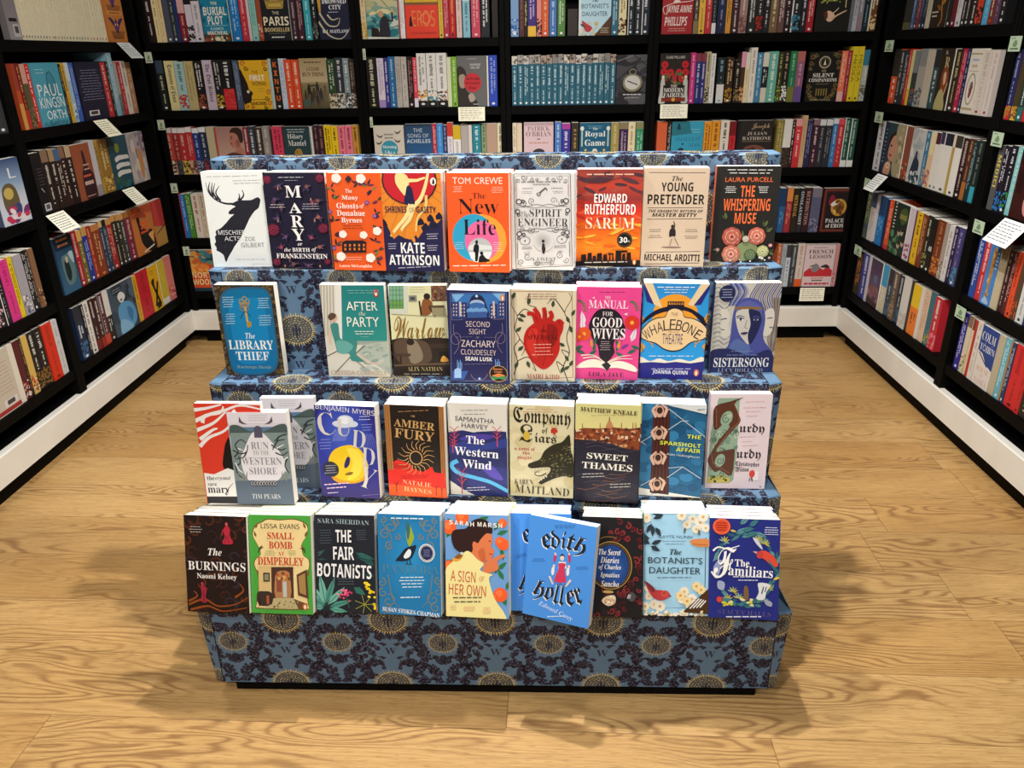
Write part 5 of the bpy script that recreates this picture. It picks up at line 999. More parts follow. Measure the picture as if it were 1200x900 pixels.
# ------------------------------------------------------------------ books standing on the shelves: what each shelf holds, left to right
# 'x0-x1 ground elements | words'  x in pixels of the photograph along the shelf; F:name = cover faces out
SHELVES = [
('B', 1, 0, 'B1', '''
167.5-174.5 1c1c1e m:dcdcd6
175-183.5 26181c m:d8ccc8
184.5-190.5 ecd9a4 m:a08a5c
190.8-196.3 e8d49c m:b8a06c
197-203.5 4a4e62 l:f0f0f0
204-209.5 2f3a3a m:98a8a0 l:f0f0f0
209.8-213.2 1f3470
213.6-221.5 7a2028 t:d8a8a8:.45 m:e09090 l:f0f0f0
222-230 d4ccd4 t:1c1820:.28 p:201a1c
230.5-239.3 d8d0d8 t:2a2028:.22 m:8a8490 l:3a2a2a
241-272.5 1a7f9e F:burial | teal cover with big white title
274-284 1f78c0 m:a8d0ec l:e8f0f4
285-292.5 c43440 m:f0a8b0
293-296.3 d8c4c8
297-304 8fc8bc m:4a8a88 l:3a7a80
304.5-310 9c4a30 p:d8c0a8,c86a48
310.8-342.5 1c1e22 F:paris | black cover with gold arcade and white title
343.5-350 3a2630 m:b8a0a8 l:e8e0e0
350.7-357.7 44242e m:c89aa0 l:e0c8c8
359-366.5 3aa4b0 m:a8e0e4 l:e8f4f4
367.5-374 1f2022 m:e0e0e0 p:8a8a80,50504c
375.5-411.5 22263e F:drowned | navy cover with moonlit waves'''),
('B', 1, 0, 'B2', '''
425-431 e4cc9c m:a88a5c p:c8a040
431.3-468 c8bc8c F:sea | painted cover of man waving at sea
469-475.5 f0ece8 e:d84a6a m:b8b4b0
476.5-514.5 ea4a34 F:eros | yellow over red cover
515-520 e8c044 m:b08a2c l:2a2418
520.5-527 c03a4c m:e8b0b0 l:f8f4f0
527.5-534.5 c8242c m:f0a050 l:501418
535.5-541.8 e8c8c0 m:b08a84
543-551.3 8fc4d4 t:f0f4f4:.3 m:3c6474
553-563 d04c64 m:f0b8b8 l:f8d8c0
564-574 24282a m:f4f4f0
577-584 241f1c | dark short spine'''),
('B', 1, 0, 'B3', '''
598.8-608 7fa4d0 p:2a5ea8,dfe8f2,4a86c8 l:f0f4f8
608.7-614.3 5a3030 m:8a6a58
614.5-618.3 1c1a16 m:e8d890
618.7-628.3 45307c m:d8c0e8 b:f0c048:.2
629-634.6 e8908c p:2a1a1c l:8a4a4c
635-642.8 e0602c m:f4c0a0 l:f8f4f0
643.5-652.3 4a78bc m:c8dcf0 l:f8f4f0
653.3-662 5a8a44 t:8aa860:.3 m:dcecc8 l:f8f4f0
665-676.5 3a3230 h:.1 | short dark grey spine
677.8-715.4 bfe0ee F:botanist2 | pale blue cover with red bird
716-723.8 2f6c86 m:d0e4ec l:f0f4f4
724.3-733.3 ecdfae m:7a6a3c p:5a2a1c
735-742.3 20262c e:d8d8d8 m:e8eaec l:f4f4f4
743-750.3 20262c m:e8eaec l:f4f4f4
751-760 222a36 e:c8c8cc m:e8eaec l:f4f4f4'''),
('B', 1, 0, 'B4', '''
774.5-810.5 b03028 F:jayne | red cover with white brush lettering
811.5-817.3 4a4034 t:2a2420:.3 m:e0dccc b:8a7a58:.25
817.7-824.8 e8b848 m:8a6a1c l:40300c
825.3-832.3 c8343c m:f0b8b0
833-838 2c3234 m:a8b0b4 b:e8e8e4:.2
839-848.8 232a48 m:8a94b8
849.3-855.3 d89a3c m:3a2a1c
856-864 42242c m:e8e0dc l:f0ece8
864.7-873.8 a08078 m:e8d8d4 p:7a4c48
875-883.8 2a2c2a m:eceae4 l:f4f4f0
884-892.6 262426 m:eceae4 p:a82c24
893.2-900 26282a m:eceae4
900.5-909.4 7c6448 m:e8d8b0 t:c8b08a:.3
910-917.4 6c4c48 m:e8dcd8 t:c87c60:.25
917.6-924.4 2a1c22 m:e8e4e4 l:f0ecec
925.3-935.4 24282c e:e8e4dc m:e8eaec p:4a8aa0
936-943 26262a m:e0e0e4
943.4-951.6 a8242c m:f0d0c8 l:f4ece4
953.5-992.5 1e1d1a F:queen | black cover with a reaching hand
993.5-997 6a6c70
997.5-1002.4 b0b4bc m:5a5c64
1002.8-1009 8c8690 m:e8e8ec p:a07a74
1009.5-1015.5 1f3038 m:8ab0bc
1016-1026.5 6a4428 e:e8dcc4 m:f0e0c0 p:e0c090'''),
('B', 2, 0, 'B1', '''
183.5-191 2a1c2a m:b8a0b0 l:f4f4f4
191.3-199.3 1c2420 t:3a4a5c:.25 m:c8c8a8 l:f4f4f4
201-211.8 e6d89c m:8a7a4c T:221c14:Company_of_Liars:fr
212.3-223.2 a8ccc8 m:5a8088 p:c03a30
223.6-233.8 c4b27c m:9a8a5c
235-243.7 1e1c1e m:eceae6 p:a04c30 l:f4f4f4
244.8-255.3 ccbccc T:221c22:The_Owl_Killers:fr
256-264.8 1f2022 m:d8d4cc p:c8a02c,a8841c l:f4f4f4
265.3-278.3 1c1a1c b:c82c30:.42 m:f0f0ec p:d84040
279.5-286.3 4a5870 m:98a4b8
287.3-320 e8b020 F:firstwoman | yellow cover with profile of woman
320.3-323.6 b8ccc8
324-331.8 24201c T:e8702c:KINTU:ssb l:e8e0d0
332.3-338.3 c4d4e4 m:8a9cb4
338.6-346.6 e0502c m:f8d8c0 l:f8ece0
346.9-355 e0502c m:f8d8c0 l:f8ece0
356-387 b8a480 F:closerun | sepia cover with old cricket match
387.5-396.3 2f4a2c m:d8e0c8 b:d8ccac:.3 p:2c2a24,8a7a5c
396.7-405.6 30343c m:d8dce0 b:d0ccc0:.3 p:2c2a24,6a6a64
405.9-412.6 8a989c m:e8eef0 b:70787c:.3 p:26282a,e8e8e4
413-419.6 3c2c26 m:a89080 b:c8beb0:.3 p:4a4038'''),
('B', 2, 0, 'B2', '''
432.8-444.5 1c1c1a m:d8d0b0 l:c8b878
445-452.8 e0d4e4 m:9a90b0 b:a890c8:.16
453-458 3a3484 m:e8e4f0
458.3-465.6 2a6ca4 m:a8d0e8 l:c8dcec
466-472.5 bcb4ac m:8a827c
472.8-479.2 c4bcb4 m:8a827c
479.5-486 26181a m:b8807c l:f0e0dc
486.3-490.8 e04c5c m:f8c0c4 b:e8e0ec:.18
490.9-501.4 e8e4de h:.212 m:8a8680 p:e09a2c,c87a20,5a3a1c k
502-513 e8e4de h:.212 m:8a8680 p:4a9aa0,3a7a84,d8b88c k
513.3-525.2 e8e4de h:.212 m:8a8680 p:8a8078,5a5450,c86a3c k
525.5-530.2 dce0b8
530.6-536.8 80b43c m:d8ecb8 l:3c5c1c
537.2-571 6c6c6a F:entirely | grey cover with red disc and sepia portrait
571.3-573.2 e8e2d4
573.6-583.2 2f4cb8 m:a8b8e8 l:f0f4f8'''),
('B', 2, 0, 'B3', 'SERIES 600.3 720.5 18\n721-759 3c3a40 F:compass | dark grey cover with brass compass'),
('B', 2, 0, 'B4', '''
771-805.7 3a2a22 F:fairies | ornate cover of red roses and white figures
806.2-812.4 cc3480 m:f0a8cc l:f4d8e8
812.7-818.6 2c3a78 t:8a3c4c:.16 m:d8dcec
818.9-824 3a3478 t:8a3c4c:.16 m:d8dcec
824.3-829.4 c4b896 m:5a4c34 p:2a2420
829.7-835.2 e8e6e0 m:9a9894
838-846.5 1f2a2e h:.176 b:dcdcd8:.42 m:8aa8b0 l:8ab0a8
848-856.5 3a281c h:.178 m:e8c890 l:f0f0ec p:b8842c
858-864.4 24201e h:.168 m:c8c0a8 p:8a7a4c
864.8-869.6 4a3024 t:e8a0b8:.3 p:d88a4c,e8c8a0
869.8-874.9 ecdcb0 t:e8e0d0:.3 m:c0a880
875.1-882.2 ece6da h:.214 m:9a948c
882.6-889.2 4a8ab0 m:c8e4f0
889.5-896.3 24282a t:e0dccc:.28 m:e8e4dc b:d8d4c4:.3
896.7-907 6cb8a4 m:e8f4ec l:f4f8f4
907.3-913 3a3a20 m:c0c078 p:8ab83c,6a4c24
913.3-920.3 221f1e m:c8b488 p:e8e8e0
920.7-928.4 2a7a50 m:8ad0a0 b:7a7a34:.3
928.7-937.6 94607c m:d8a8b8 b:6a5090:.3 t:b86a64:.2
942.3-979 1a1a18 F:silent | black cover with gold filigree and white title
979.3-986.2 f0805c m:f8d0c0 b:e8b8b0:.2
986.4-991.3 a02c3c m:e0a0a0
991.6-998.2 e4cc2c h:.212 T:6a6410:MEDEA:p l:5a5414
998.5-1004.8 e4cc2c h:.212 T:6a6410:MEDEA:p l:5a5414
1005.3-1017 b8bcb4 t:3a8098:.3 m:e0e8d8 p:6a6a5c'''),
('B', 3, .11, 'B1', '''
195.6-204 b8403c t:d8d0cc:.1 m:e0b0a4 b:e0c8a8:.3 p:4a3028
204.4-210.5 98302f t:e8e4e0:.1 m:e0b0a4 b:4a5860:.3 p:2a3034
210.8-219.6 b42f30 t:e8e4e0:.1 m:f0c0b0 b:d8b85c:.3 p:4a3a1c
219.8-227.2 c03434 t:e8e4e0:.1 m:f0a8a0 b:c8a080:.3 p:5a2c28
227.6-235.2 223a80 t:e8ecf0:.1 m:b8c4e8 b:8a98b0:.3 p:2a2f44
235.6-243.5 22304c t:e8ecf0:.1 m:c8ccd8 b:a84048:.3 p:2a2f44
244-253.4 c4b894 p:5a4a30,3a2c20,8a6a48
254-286.6 c88a78 F:woman | pink cover with profile of a woman
287-292.6 8c2f38 m:f0d8d4
293-300.3 3a3f48 m:e0e4e8 l:e8eaec
301-308 463c38 m:f0ece8 l:e8eaec
309-316.8 988e88 m:c8c0b8
320.3-332.3 d8405c m:5a1830 b:e8e0dc:.1
333-364.5 2a4448 F:mantel | dark green cover with a golden emblem
365-367.2 e0ded8
368.7-374 3a1e24 m:a06c70 l:e8d8d0
374.3-380.4 38202c m:a06c70 l:e8d8d0
381-389 ecc81c m:5a4c10 p:2a2418
389.3-397 ecc81c m:5a4c10 p:2a2418
397.4-405.2 ec7a90 m:5a2030
405.5-413.7 ec7a90 m:5a2030
414-420.8 c89038 m:4a3014 p:5a3a18
421-425.3 9a7838 m:4a3014 p:5a3a18'''),
('B', 3, .11, 'B2', '''
439-474 d8d0c0 F:morning | cream cover with flying birds and blue disc
475.5-507 2a5a88 F:achilles | deep blue cover with pale capital title
507.3-512 c03040 m:f0c0c4
512.3-519.3 3a8fd8 m:8ac0ec
519.6-524.2 3a4068 m:a8acc8
524.5-531 e4dce4 h:.205 t:d04030:.28 m:b0a8b0
531.3-540.2 ece8e4 h:.192 t:d8b428:.3 m:b0aca8
540.5-549 b4aca8 p:8a8480,d8d0cc
549.3-553.4 dcd4cc p:8a4c4c
554-563.8 2a8494 b:38a4b4:.4 m:d0e8ec
564.5-570 8a9c74 m:2f4a2c
570.3-582.8 b89884 p:2c2220,c8a894,8a4c44 | spine with a dark-haired woman's face
583-589.4 e0d8b4 m:8a7c54 p:3a2c24'''),
('B', 3, .11, 'B3', '''
600.8-605.6 e4d4bc m:8a7050
605.8-611.8 e0ccb0 b:4a342c:.4 p:3a2a28
614-648.5 d8bcc0 F:obrian | pinkish cover with author name in capitals
650-657.7 4a78bc m:c0d4ec p:a8603c
658.3-668.2 3c3490 t:a84098:.12 m:d8d0ec l:a8a0d0
669.5-677.8 3a3024 m:a88a58
679-715.3 1a5878 F:royal | teal cover with white columns and title
715.7-725 a09050 m:c8b880
725.3-735.6 36204a t:8a7a5c:.14 m:b8a0b0
735.8-744 e8d8b0 m:a08a60
744.5-754.3 3a8a64 t:8a8a5c:.14 m:a8d8c0'''),
('B', 3, .11, 'B4', '''
769.3-781 d8643c p:6a2420,8a3c2c,e88a5c
781.6-785.9 241f20 m:d8c8c0
786.5-823.6 3aa0c0 F:saturday | turquoise cover with shadow and blue title
824-833 e89a2c m:5a3414
833.4-842.8 e89a2c m:5a3414
843.4-853.4 e4dccc m:3a3030 p:c8842c,5a4434
853.8-861.6 c02c34 m:8a1c24 t:7a1c24:.3
863-904.7 2c2624 F:joseph | dark cover with pale author name
909-917.2 8a7c3c m:c8bc80
917.5-926.8 e4e2d8 b:3a302a:.42 p:2a2420,5a4434
927-930.5 341c20 m:e8dcd8
930.8-938.4 d83c44 m:f8dcd8 b:c83038:.2 t:e8a0a0:.14
938.7-944.2 d0ac84 h:.214 m:a8845c
944.4-951 2a2850 m:8a90b8
951.3-958.6 40202c m:e0ccd0 t:8a6a70:.12
958.9-966 2c2e34 t:d8dcdc:.12 m:8a8c90
966.3-973.8 2c2e34 t:d8dcdc:.12 m:8a8c90
974.2-980.3 3a78b0 t:d8e0e4:.1 m:a8ccec
980.6-987.6 c42c34 t:e05060:.12 m:f0b0a8
988-995 1f5040 e:e8ece4 m:a8c8b8 b:e8ece4:.14
995.3-1003 1f5040 e:e8ece4 m:a8c8b8 b:e8ece4:.14'''),
('B', 4, 0, 'B1', '''
213.5-218.3 d03434 m:f0a8a0 l:f0d8d0
218.5-224 2f70b8 m:a8ccec
224.3-230.4 4a8a34 m:c0e0a8
231.5-240 dcd4c4 m:a03c30
240.3-246 d4c4ac m:8a7050'''),
('B', 4, 0, 'B4', '''
910-916.8 2f5c88 t:1f3c60:.4 m:6aa0cc
917.5-924.4 a03038 t:d88a4c:.3 m:e0a080
925-931.6 2c2418 T:c8a040:BETRAYAL:sb
932.3-938 2a2a30 T:c8ccd4:ONSLAUGHT:sb
938.6-945.8 341f1f T:c08a80:RETRIBUTION:sb
946.4-957.4 5a5c78 p:3a3c58,8a8498 t:7a7480:.2
959.5-992 4a1f1c F:palace | dark red cover with gold mask'''),
('B', 5, 0, 'B1', '''
227.5-258 c0502c F:norwegian | orange and blue cover with cream title'''),
('B', 5, 0, 'B4', '''
906.5-911 c86a44 m:e8c0a0
911.8-916.7 a8b0b8 m:6a7078
917-922.4 c4ccd4 t:3a3c40:.3 m:6a7078
922.8-929.2 3a3f44 m:a8acb0
929.7-938.2 d8c8bc b:e0602c:.18 m:c08a80
938.8-973 dcc4c4 F:french | pale pink cover with red crowd
973.4-982.6 d09090 p:e0b0a8,b87478'''),
# left wall, the bay that runs into the back corner
('L', 1, 0, 'L1', '''
13-27.5 8a8484 F:greyback | grey back cover with barcode
CREAMS 27.8 127.5 29
130-150.5 c87c3c F:totem | orange cover with dark blue winged heads'''),
('L', 2, 0, 'L1', '''
31.5-36.3 c0502c b:d89a4c:.4 t:a04030:.4
36.7-40.5 7a2420 m:e8a060 b:c0302c:.3
40.8-46.4 5a5a3c p:8a7a50,3a3c28 t:d8a090:.3
46.8-51.2 d0322f m:f4e8e4
51.5-82.5 4fa0b4 F:paul | light blue cover with huge white author letters
82.8-85.8 24262a m:c8a060
86-90.3 d8ac34 m:5a4c24
90.6-95 a8c4d8 p:4a8ac0,e8ecec t:d0dce4:.3
95.3-100 3a62b8 m:a8c0e8
101-129.5 1f2038 F:navyback | dark navy back cover with fine print and barcode
130.5-136 c83438 m:f0c8c0
136.2-138.4 2a2c2c m:d8d8d4
138.6-144 8ab4c4 h:.232 m:d8e8ec
144.3-147.8 a8a8a4 p:5a5c5c,8a8c8a b:6a6c6c:.4
148.2-152 b82c34 m:e8c0bc
152.2-157.7 dcd4c8 m:8a827c
158-163.5 b0805c m:e0c8a8'''),
('L', 3, 0, 'L1', '''
51.5-63 1c1b1c F:blackback | black back cover with white barcode
63.6-71.3 2f2420 m:d8d0c8 t:8a7058:.2
72-77.8 30241f m:d8d0c8 t:a88c68:.2
78-84 33241f m:d8d0c8 t:4a6a90:.2
84.3-90 38231f m:d8d0c8 t:90684c:.2
90.3-96.3 2a2220 m:e0d8d0 t:c0a888:.2
96.6-116.6 8a4c34 F:shadow | rust cover with dark bottle shape
117-122.8 c8c4c8 b:9a949c:.2
123-126.8 b8923c e:2a2420 m:4a3814
127-137.5 9a7434 p:c8a04c,6a4c20,e0c070 m:e8d090
138-158 2a5868 F:scrolls | dark teal cover with white ribbon scrolls
158.3-176.5 b8b0b0 F:pale | pale grey and ochre painted cover'''),
('L', 4, 0, 'L1', '''
77-96.3 2a4c68 F:bluefolk | blue misty cover with pale figure
96.6-103.3 a82c34 e:2a2024 m:e8b8ac l:f0e0d8
103.6-108.8 6a6430 t:d8a85c:.2 m:d8c890 l:e8e8e0
109-114.5 2c3c90 t:c89850:.16 m:a8b8e8 l:e8e8e0
114.7-118.6 a83c28 m:e0a878 l:f0e0d0
118.9-127.4 8a4024 t:c08048:.12 m:d8b080 l:e08a4c
127.7-131.4 3a3f58 t:d8b070:.12 m:a8b0c8 l:e8e8e0
131.6-135.5 2c4450 t:2a2420:.12 m:a8b0b8 l:8ac0b8
135.7-141.9 a82c2c t:d09858:.12 m:e0b098 l:f0d8d0
142.1-146.8 2a2c2a t:d09858:.12 m:d0c8a8 l:f0f0e8
147-150.8 38342c t:d09858:.12 m:d0c8a8 l:f0f0e8
151-155.6 3a3c48 t:d09858:.12 m:d0c8a8 l:f0f0e8
156-163 7c2c40 t:a87038:.12 m:e0b098 l:f0c8c0
163.5-185.5 c87434 F:arrow | orange cover with black bottle and arrow
185.8-197.4 b83c34 F:redgold | red and gold cover with diagonal split'''),
('L', 5, 0, 'L1', '''
100-108 1f2f4c t:2a2c34:.3 m:e8ecf0 p:3a6a98 l:e8e8e8
108.2-110.8 222224 m:e8e8e4
111-116.8 e4e0d8 m:6a6a68 l:2a2a28
117-121.6 3a1f22 m:e0d0c8 b:7a2420:.2
121.9-126.4 40201f m:e8d8c8 b:9a2c24:.2
126.7-132.3 5a2c34 e:8a8490 m:d8d0cc b:c84838:.2
132.6-138.5 24221f t:e0dcd4:.5 m:d8d4cc l:e0d8d0
138.8-165 4a5c70 F:bluefigure | grey cover with a pale blue figure
165.3-169.8 dca82c m:8a6414
170-182 c82434 m:a01c28 | wide crimson spine with white loop
182.3-192.5 e0ac1c F:xyellow | yellow cover with a bold black X
192.8-201 ccb83c b:e4e0d8:.14 e:e8e0c0
201.3-208 d87c74 p:a83c4c,e8a090'''),
# left wall, the bay nearer the camera
('L', 2, 0, 'L2', '''
0-11.5 3a3c40 l:e8e8e8 | charcoal spine'''),
('L', 3, 0, 'L2', '''
6-39 5a6a88 F:knight | blue and white cover with a helmeted figure'''),
('L', 4, 0, 'L2', '''
0-9.5 2a2024 p:e0a8b8,d8d0d0,5a3c48
10-16.2 221f22 e:e8e4e4 m:8a8084
16.6-27 dc3a88 m:a82464 | magenta spine with dark square holes
27.2-32.2 e4c820 m:5a4c10
32.5-42 a8a4ac p:5a5c78,e0dcd4,7a7888 | grey floral-patterned spine
42.3-47.4 242022 m:d8d4d0 l:e8e8e4
47.7-49.7 2c2624 m:d8d4d0
50-55.3 8a6448 p:c8a078,5a3428'''),
('L', 5, 0, 'L2', '''
0-26.7 c8bca8 F:beigeback | beige back cover with red band and barcode
27-33 e4dccc
33.5-39.7 5a1f24 p:d8b89c,a82c30,e0e0d8
40-42.6 2a2022 m:b8845c
42.9-49 d8b45c p:8a6430,c82c30,e8d8b0
49.3-56.5 1f1f20 m:e0dcd0 p:8a6430
56.8-64.5 1f1f20 m:e0dcd0 p:8a6430
65-75.5 d83420 m:a82414 l:7a1810
75.8-82 d0d0d0 m:a8a8a8'''),
# right wall, the bay that runs into the back corner
('R', 1, 0, 'R1', '''
1056-1064.6 2a2c24 p:5a5c3c b:6a6440:.12
1064.9-1068 4a6494 m:a8b8d8 l:a8c0e8
1068.3-1071 26262c m:8a8c98 l:f0f0f0
1071.3-1074.6 7a2c30 m:c89898 l:d04040
1074.9-1077.6 2c3450 m:98a0b8 l:f0f0f0
1077.9-1081 24262c m:98a0a8 l:f0f0f0
1081.3-1086.2 c8c0a8 m:8a846c
1088-1106.7 2c2418 F:flame | dark cover with orange flame flower
1107-1112 242020 l:f0f0f0
1112.3-1116.6 6a2028 l:f0f0f0
1116.9-1122.4 d8d4d4 m:8a888c l:5a5c6c
1122.8-1127.6 24242a m:e0dcd8 l:f0f0f0
1127.9-1133 28221f m:e0dcd8 l:f0f0f0
1133.3-1140.4 282420 m:e8e4dc l:f0f0f0
1140.7-1147.8 2a2020 t:c8402c:.7 p:d84830
1148.2-1155.4 58aad0 m:a8d8ec
1155.7-1161.8 7a3424 m:f0e8d8 l:d84828
1162-1167.5 5c4058 m:a890a0
1168-1174.5 1f1f22 m:f0f0f0 l:f0f0f0'''),
('R', 2, 0, 'R1', '''
1038.8-1045.6 e0542c t:1c1c1e:.5 m:f4f0ec
1046-1050.6 2a3038 m:c0c8d0 l:c8d4dc
1050.9-1055 28303c m:c8ccd4
1055.3-1058.4 c42c30 m:e8c0a0
1058.6-1061.6 e8dc9c b:e8b82c:.3 m:c8b060
1061.9-1067.6 2a3a40 t:7a8488:.4 p:4a6a74,a83c30
1068-1076 a8a49c t:8a8c8c:.3 p:5a6468 | grey fore-edge of leaning book
1076.3-1084.4 c4baa8 | cream fore-edge of leaning book
1084.7-1091.2 2f5054 m:d0dcdc t:1f2c30:.3
1091.5-1106.3 5a4028 F:redhair | dark cover with red-haired figure and letter R
1106.6-1114 2a241c m:c8b478 l:f0ece4
1114.3-1120 b02440 m:e0a0a8 l:f0ece4
1120.3-1124 24284c m:a8acd0 l:f0ece4
1124.4-1137.6 e0d8cc F:oval | white ornamented spine with an oval ring
1138-1147 d8ccc0 m:b8a8a0 l:a83c3c
1147.3-1155 dcd0c8 m:b8a8a0 l:a83c3c'''),
('R', 3, 0, 'R1', '''
1021-1028.6 d8d8d8 m:2a2a2c l:8a3c3c
1029-1052 24404c F:ring | dark green cover with a woman beside torn paper
1052.3-1060 8a4a34 p:c83c2c,d8a068,6a4a34
1060.4-1074.6 c0c0bc F:knight2 | white cover with dark armoured rider
1074.9-1080 3a7898 p:c8a070,5aa0c0 m:c8e0ec
1080.3-1085.4 e0c098 t:e8d8a8:.4 p:6a4a8a,d86a4c
1085.7-1090.6 e4e0d8 t:4a1c34:.2 l:4a4a48
1090.9-1095.2 e4e0d8 t:34344c:.2 l:4a4a48
1095.5-1104.4 e4e0d8 t:1c2034:.2 l:4a4a48
1104.7-1107.2 b89c4c t:e0d8c0:.2
1107.5-1115 e8e4dc t:3a3630:.2 l:4a4a48
1115.3-1122.4 2f1c20 m:c8b0a8 l:e8e0d8
1122.7-1127.2 5a3424 m:c89868 b:a86c34:.3
1127.5-1131.6 1f3438 m:a8c0c0
1131.9-1137 24302c m:8a8c80 b:3aa4b8:.26'''),
('R', 4, 0, 'R1', '''
1009.4-1014 5a6848 m:c8c8a8 p:3a4a6c
1014.3-1020 d8d0cc t:4a5c8a:.3 m:9a9490
1023-1029.8 2a7cc0 t:1f4470:.4 m:8ac4ec
1030-1033.6 1f2f50
1033.9-1038.2 e8582c m:f8c8a8 b:d02c2c:.1
1038.5-1056 24382c F:oldhouse | dark green cover with plants and portraits
1056.4-1061.6 d8ccd4 p:a83c6c
1061.9-1063.4 4a2450
1063.7-1070.2 e8b820 m:5a4410
1070.5-1075.5 7a3c24 m:e0b078
1075.8-1081 2a2a20 m:c8c8a8 p:8a8c4c l:f0f0e8
1081.3-1086.3 1f1e1c m:e8e8e0 l:f0f0e8 T:f0f0e8:48:sb
1086.6-1095.6 7a3c20 m:b87850 p:c8783c
1095.9-1100 a89c90 p:8a5c3c,c8c0b8
1100.3-1105 d8d4d0 m:8a8684
1105.3-1109.6 2f2040 m:c8b8d8
1109.9-1115.5 4a4478 p:4a98b0 m:a8a0d0 l:f0f0e8'''),
('R', 5, 0, 'R1', '''
998-1003.8 3a2c1f m:d8803c
1004-1010.8 34408c m:e0e4f4
1011-1013.8 c8c4cc
1014-1026 4a3c54 F:night | dusky violet cover with lit village
1026.3-1032.6 d8ccb0 t:3a9cc8:.45 m:e8f0f0
1032.9-1038.6 2c4054 t:2a3038:.3 m:a8b8c8 p:4a6a80
1038.9-1044.2 6a5648 m:d8c8b0 p:a88868
1044.5-1049.8 26303c m:c8ccd0 p:3a6080
1050-1057.4 dcd8d0 p:c8c0b4
1057.7-1060.2 3a3630
1060.5-1069.2 f0802c t:ecc420:.45 m:3a2c10
1069.5-1071.6 e0ddd6
1071.9-1078.4 e0c0a4 m:b89070
1078.7-1084.6 3a6c78 p:a8a050,4a8090 | teal and olive spine
1084.9-1092.3 c82c38 m:f4e8e4 p:e87c8c'''),
# right wall, the bay nearer the camera
('R', 2, 0, 'R2', '''
1175-1181.2 2c3060 b:d0323c:.2 m:a8a8c8 p:c08a30
1181.5-1187.6 4a3c24 b:e8b83c:.2 p:c88a30,6a4a2c
1188-1194.4 24403c b:2a6c68:.2 m:e8e8e0 l:e8f0ec
1194.7-1203 2a2c30 b:c82c34:.22 m:c0c4c8'''),
('R', 3, 0, 'R2', '''
1155-1161 5a585c T:e0cc50:MEDICI:ssb m:c8c4c0
1161.3-1167.4 241f2c m:e0e0e8 p:2f78c0
1167.7-1174.4 1f1c24 m:d8d8e0 p:2f78c0,3a8a4c l:f0f0f0
1174.8-1180.4 8ac8c8 m:c8e8e4
1180.8-1203 3c1a18 F:darkred | dark red cover with pinkish figure'''),
('R', 4, 0, 'R2', '''
1133.5-1139.2 3050a0 m:e0e4f0
1139.5-1146.2 d03434 m:f4d0c8
1146.6-1158.4 5a90d0 F:statue | blue cover with tall golden figure
1158.7-1165.4 c8b898 t:8a7858:.2
1165.8-1170.4 3a1f20 m:c8a8a0
1170.7-1175.4 5a2424 m:d8a8a0
1175.8-1181.4 e0502c m:a83014 l:3a1c14
1181.8-1187 5a4030 p:c8602c,8a3c24
1187.3-1195.4 d8dcd8 m:8a8c8c l:3a3c3c
1195.8-1203 24285c m:c8ccec'''),
('R', 5, 0, 'R2', '''
1115.8-1121 2c2c90 m:d8d8f0 l:e8e8f4
1121.3-1126 d8ccac p:6a9a4c,c0503c,e8e0c8 t:8a6a54:.2
1126.3-1129 e0c8a8 t:7a3c30:.2
1129.2-1131.8 b83430
1132-1137 e0d8cc m:b09890
1137.5-1155.5 2c4890 F:colm | blue and white cover with large author name
1155.8-1161.8 c0b498
1162-1167.6 6ab4c4 m:d0ecec l:e8f4f4
1167.8-1169.2 c8843c
1169.5-1173.4 2a4060 m:c8d0dc l:e8e8e8
1173.7-1186 d42c30 m:a81c20 l:5a1014
1186.3-1191 c82c30 m:8a1c20 l:5a1014
1191.4-1201 28241f m:e0dcd4'''),
]
WHERE = {'B1': 'back wall left bay', 'B2': 'back wall second bay', 'B3': 'back wall third bay', 'B4': 'back wall right bay', 'L1': 'left wall far bay', 'L2': 'left wall near bay', 'R1': 'right wall far bay', 'R2': 'right wall near bay'}
ROW = {1: 'top shelf', 2: 'second shelf', 3: 'third shelf', 4: 'fourth shelf', 5: 'bottom shelf'}
NTH = 'first second third fourth fifth sixth seventh eighth ninth tenth eleventh twelfth thirteenth fourteenth fifteenth sixteenth seventeenth eighteenth nineteenth twentieth'.split()
def nth(i):
    if i < 20: return NTH[i]
    if i < 29: return 'twenty-' + NTH[i - 20]
    if i == 29: return 'thirtieth'
    return 'thirty-' + NTH[i - 30]

# simple covers that face out on the shelves, drawn in a 100 x 153 frame
def f_burial(a):
    a.bg('#1580a2'); a.rect(0, 0, 100, 6, '#0f5c78'); a.rect(0, 130, 100, 153, '#3c4a40'); a.blotch(0, 130, 100, 153, ['#a8402c', '#2c5c50', '#d8c8a0', '#5c2c28'], 22, 3, 7)
    for y in (25, 60, 100): a.leaf(4, y, 18, 80, 8, '#0f5c70'); a.leaf(96, y, 18, 100, 8, '#0f5c70')
    a.text('THE', 'ssb', 50, 44, w_=24, h_=9, c='#e8e4d0'); a.text('BURIAL', 'ssb', 50, 66, w_=84, h_=24, c='#f0ecd8'); a.text('PLOT', 'ssb', 48, 92, w_=56, h_=24, c='#f0ecd8'); a.line([(10,107),(90,107)], 1.5, '#a8d0d8'); a.text('ELIZABETH', 'ssb', 50, 116, w_=48, h_=7, c='#c8e0e0'); a.text('MACNEAL', 'ssb', 51, 128, w_=76, h_=11, c='#f0ecd8'); a.smooth([(40,150),(50,138),(60,150)], '#e8d8b8')
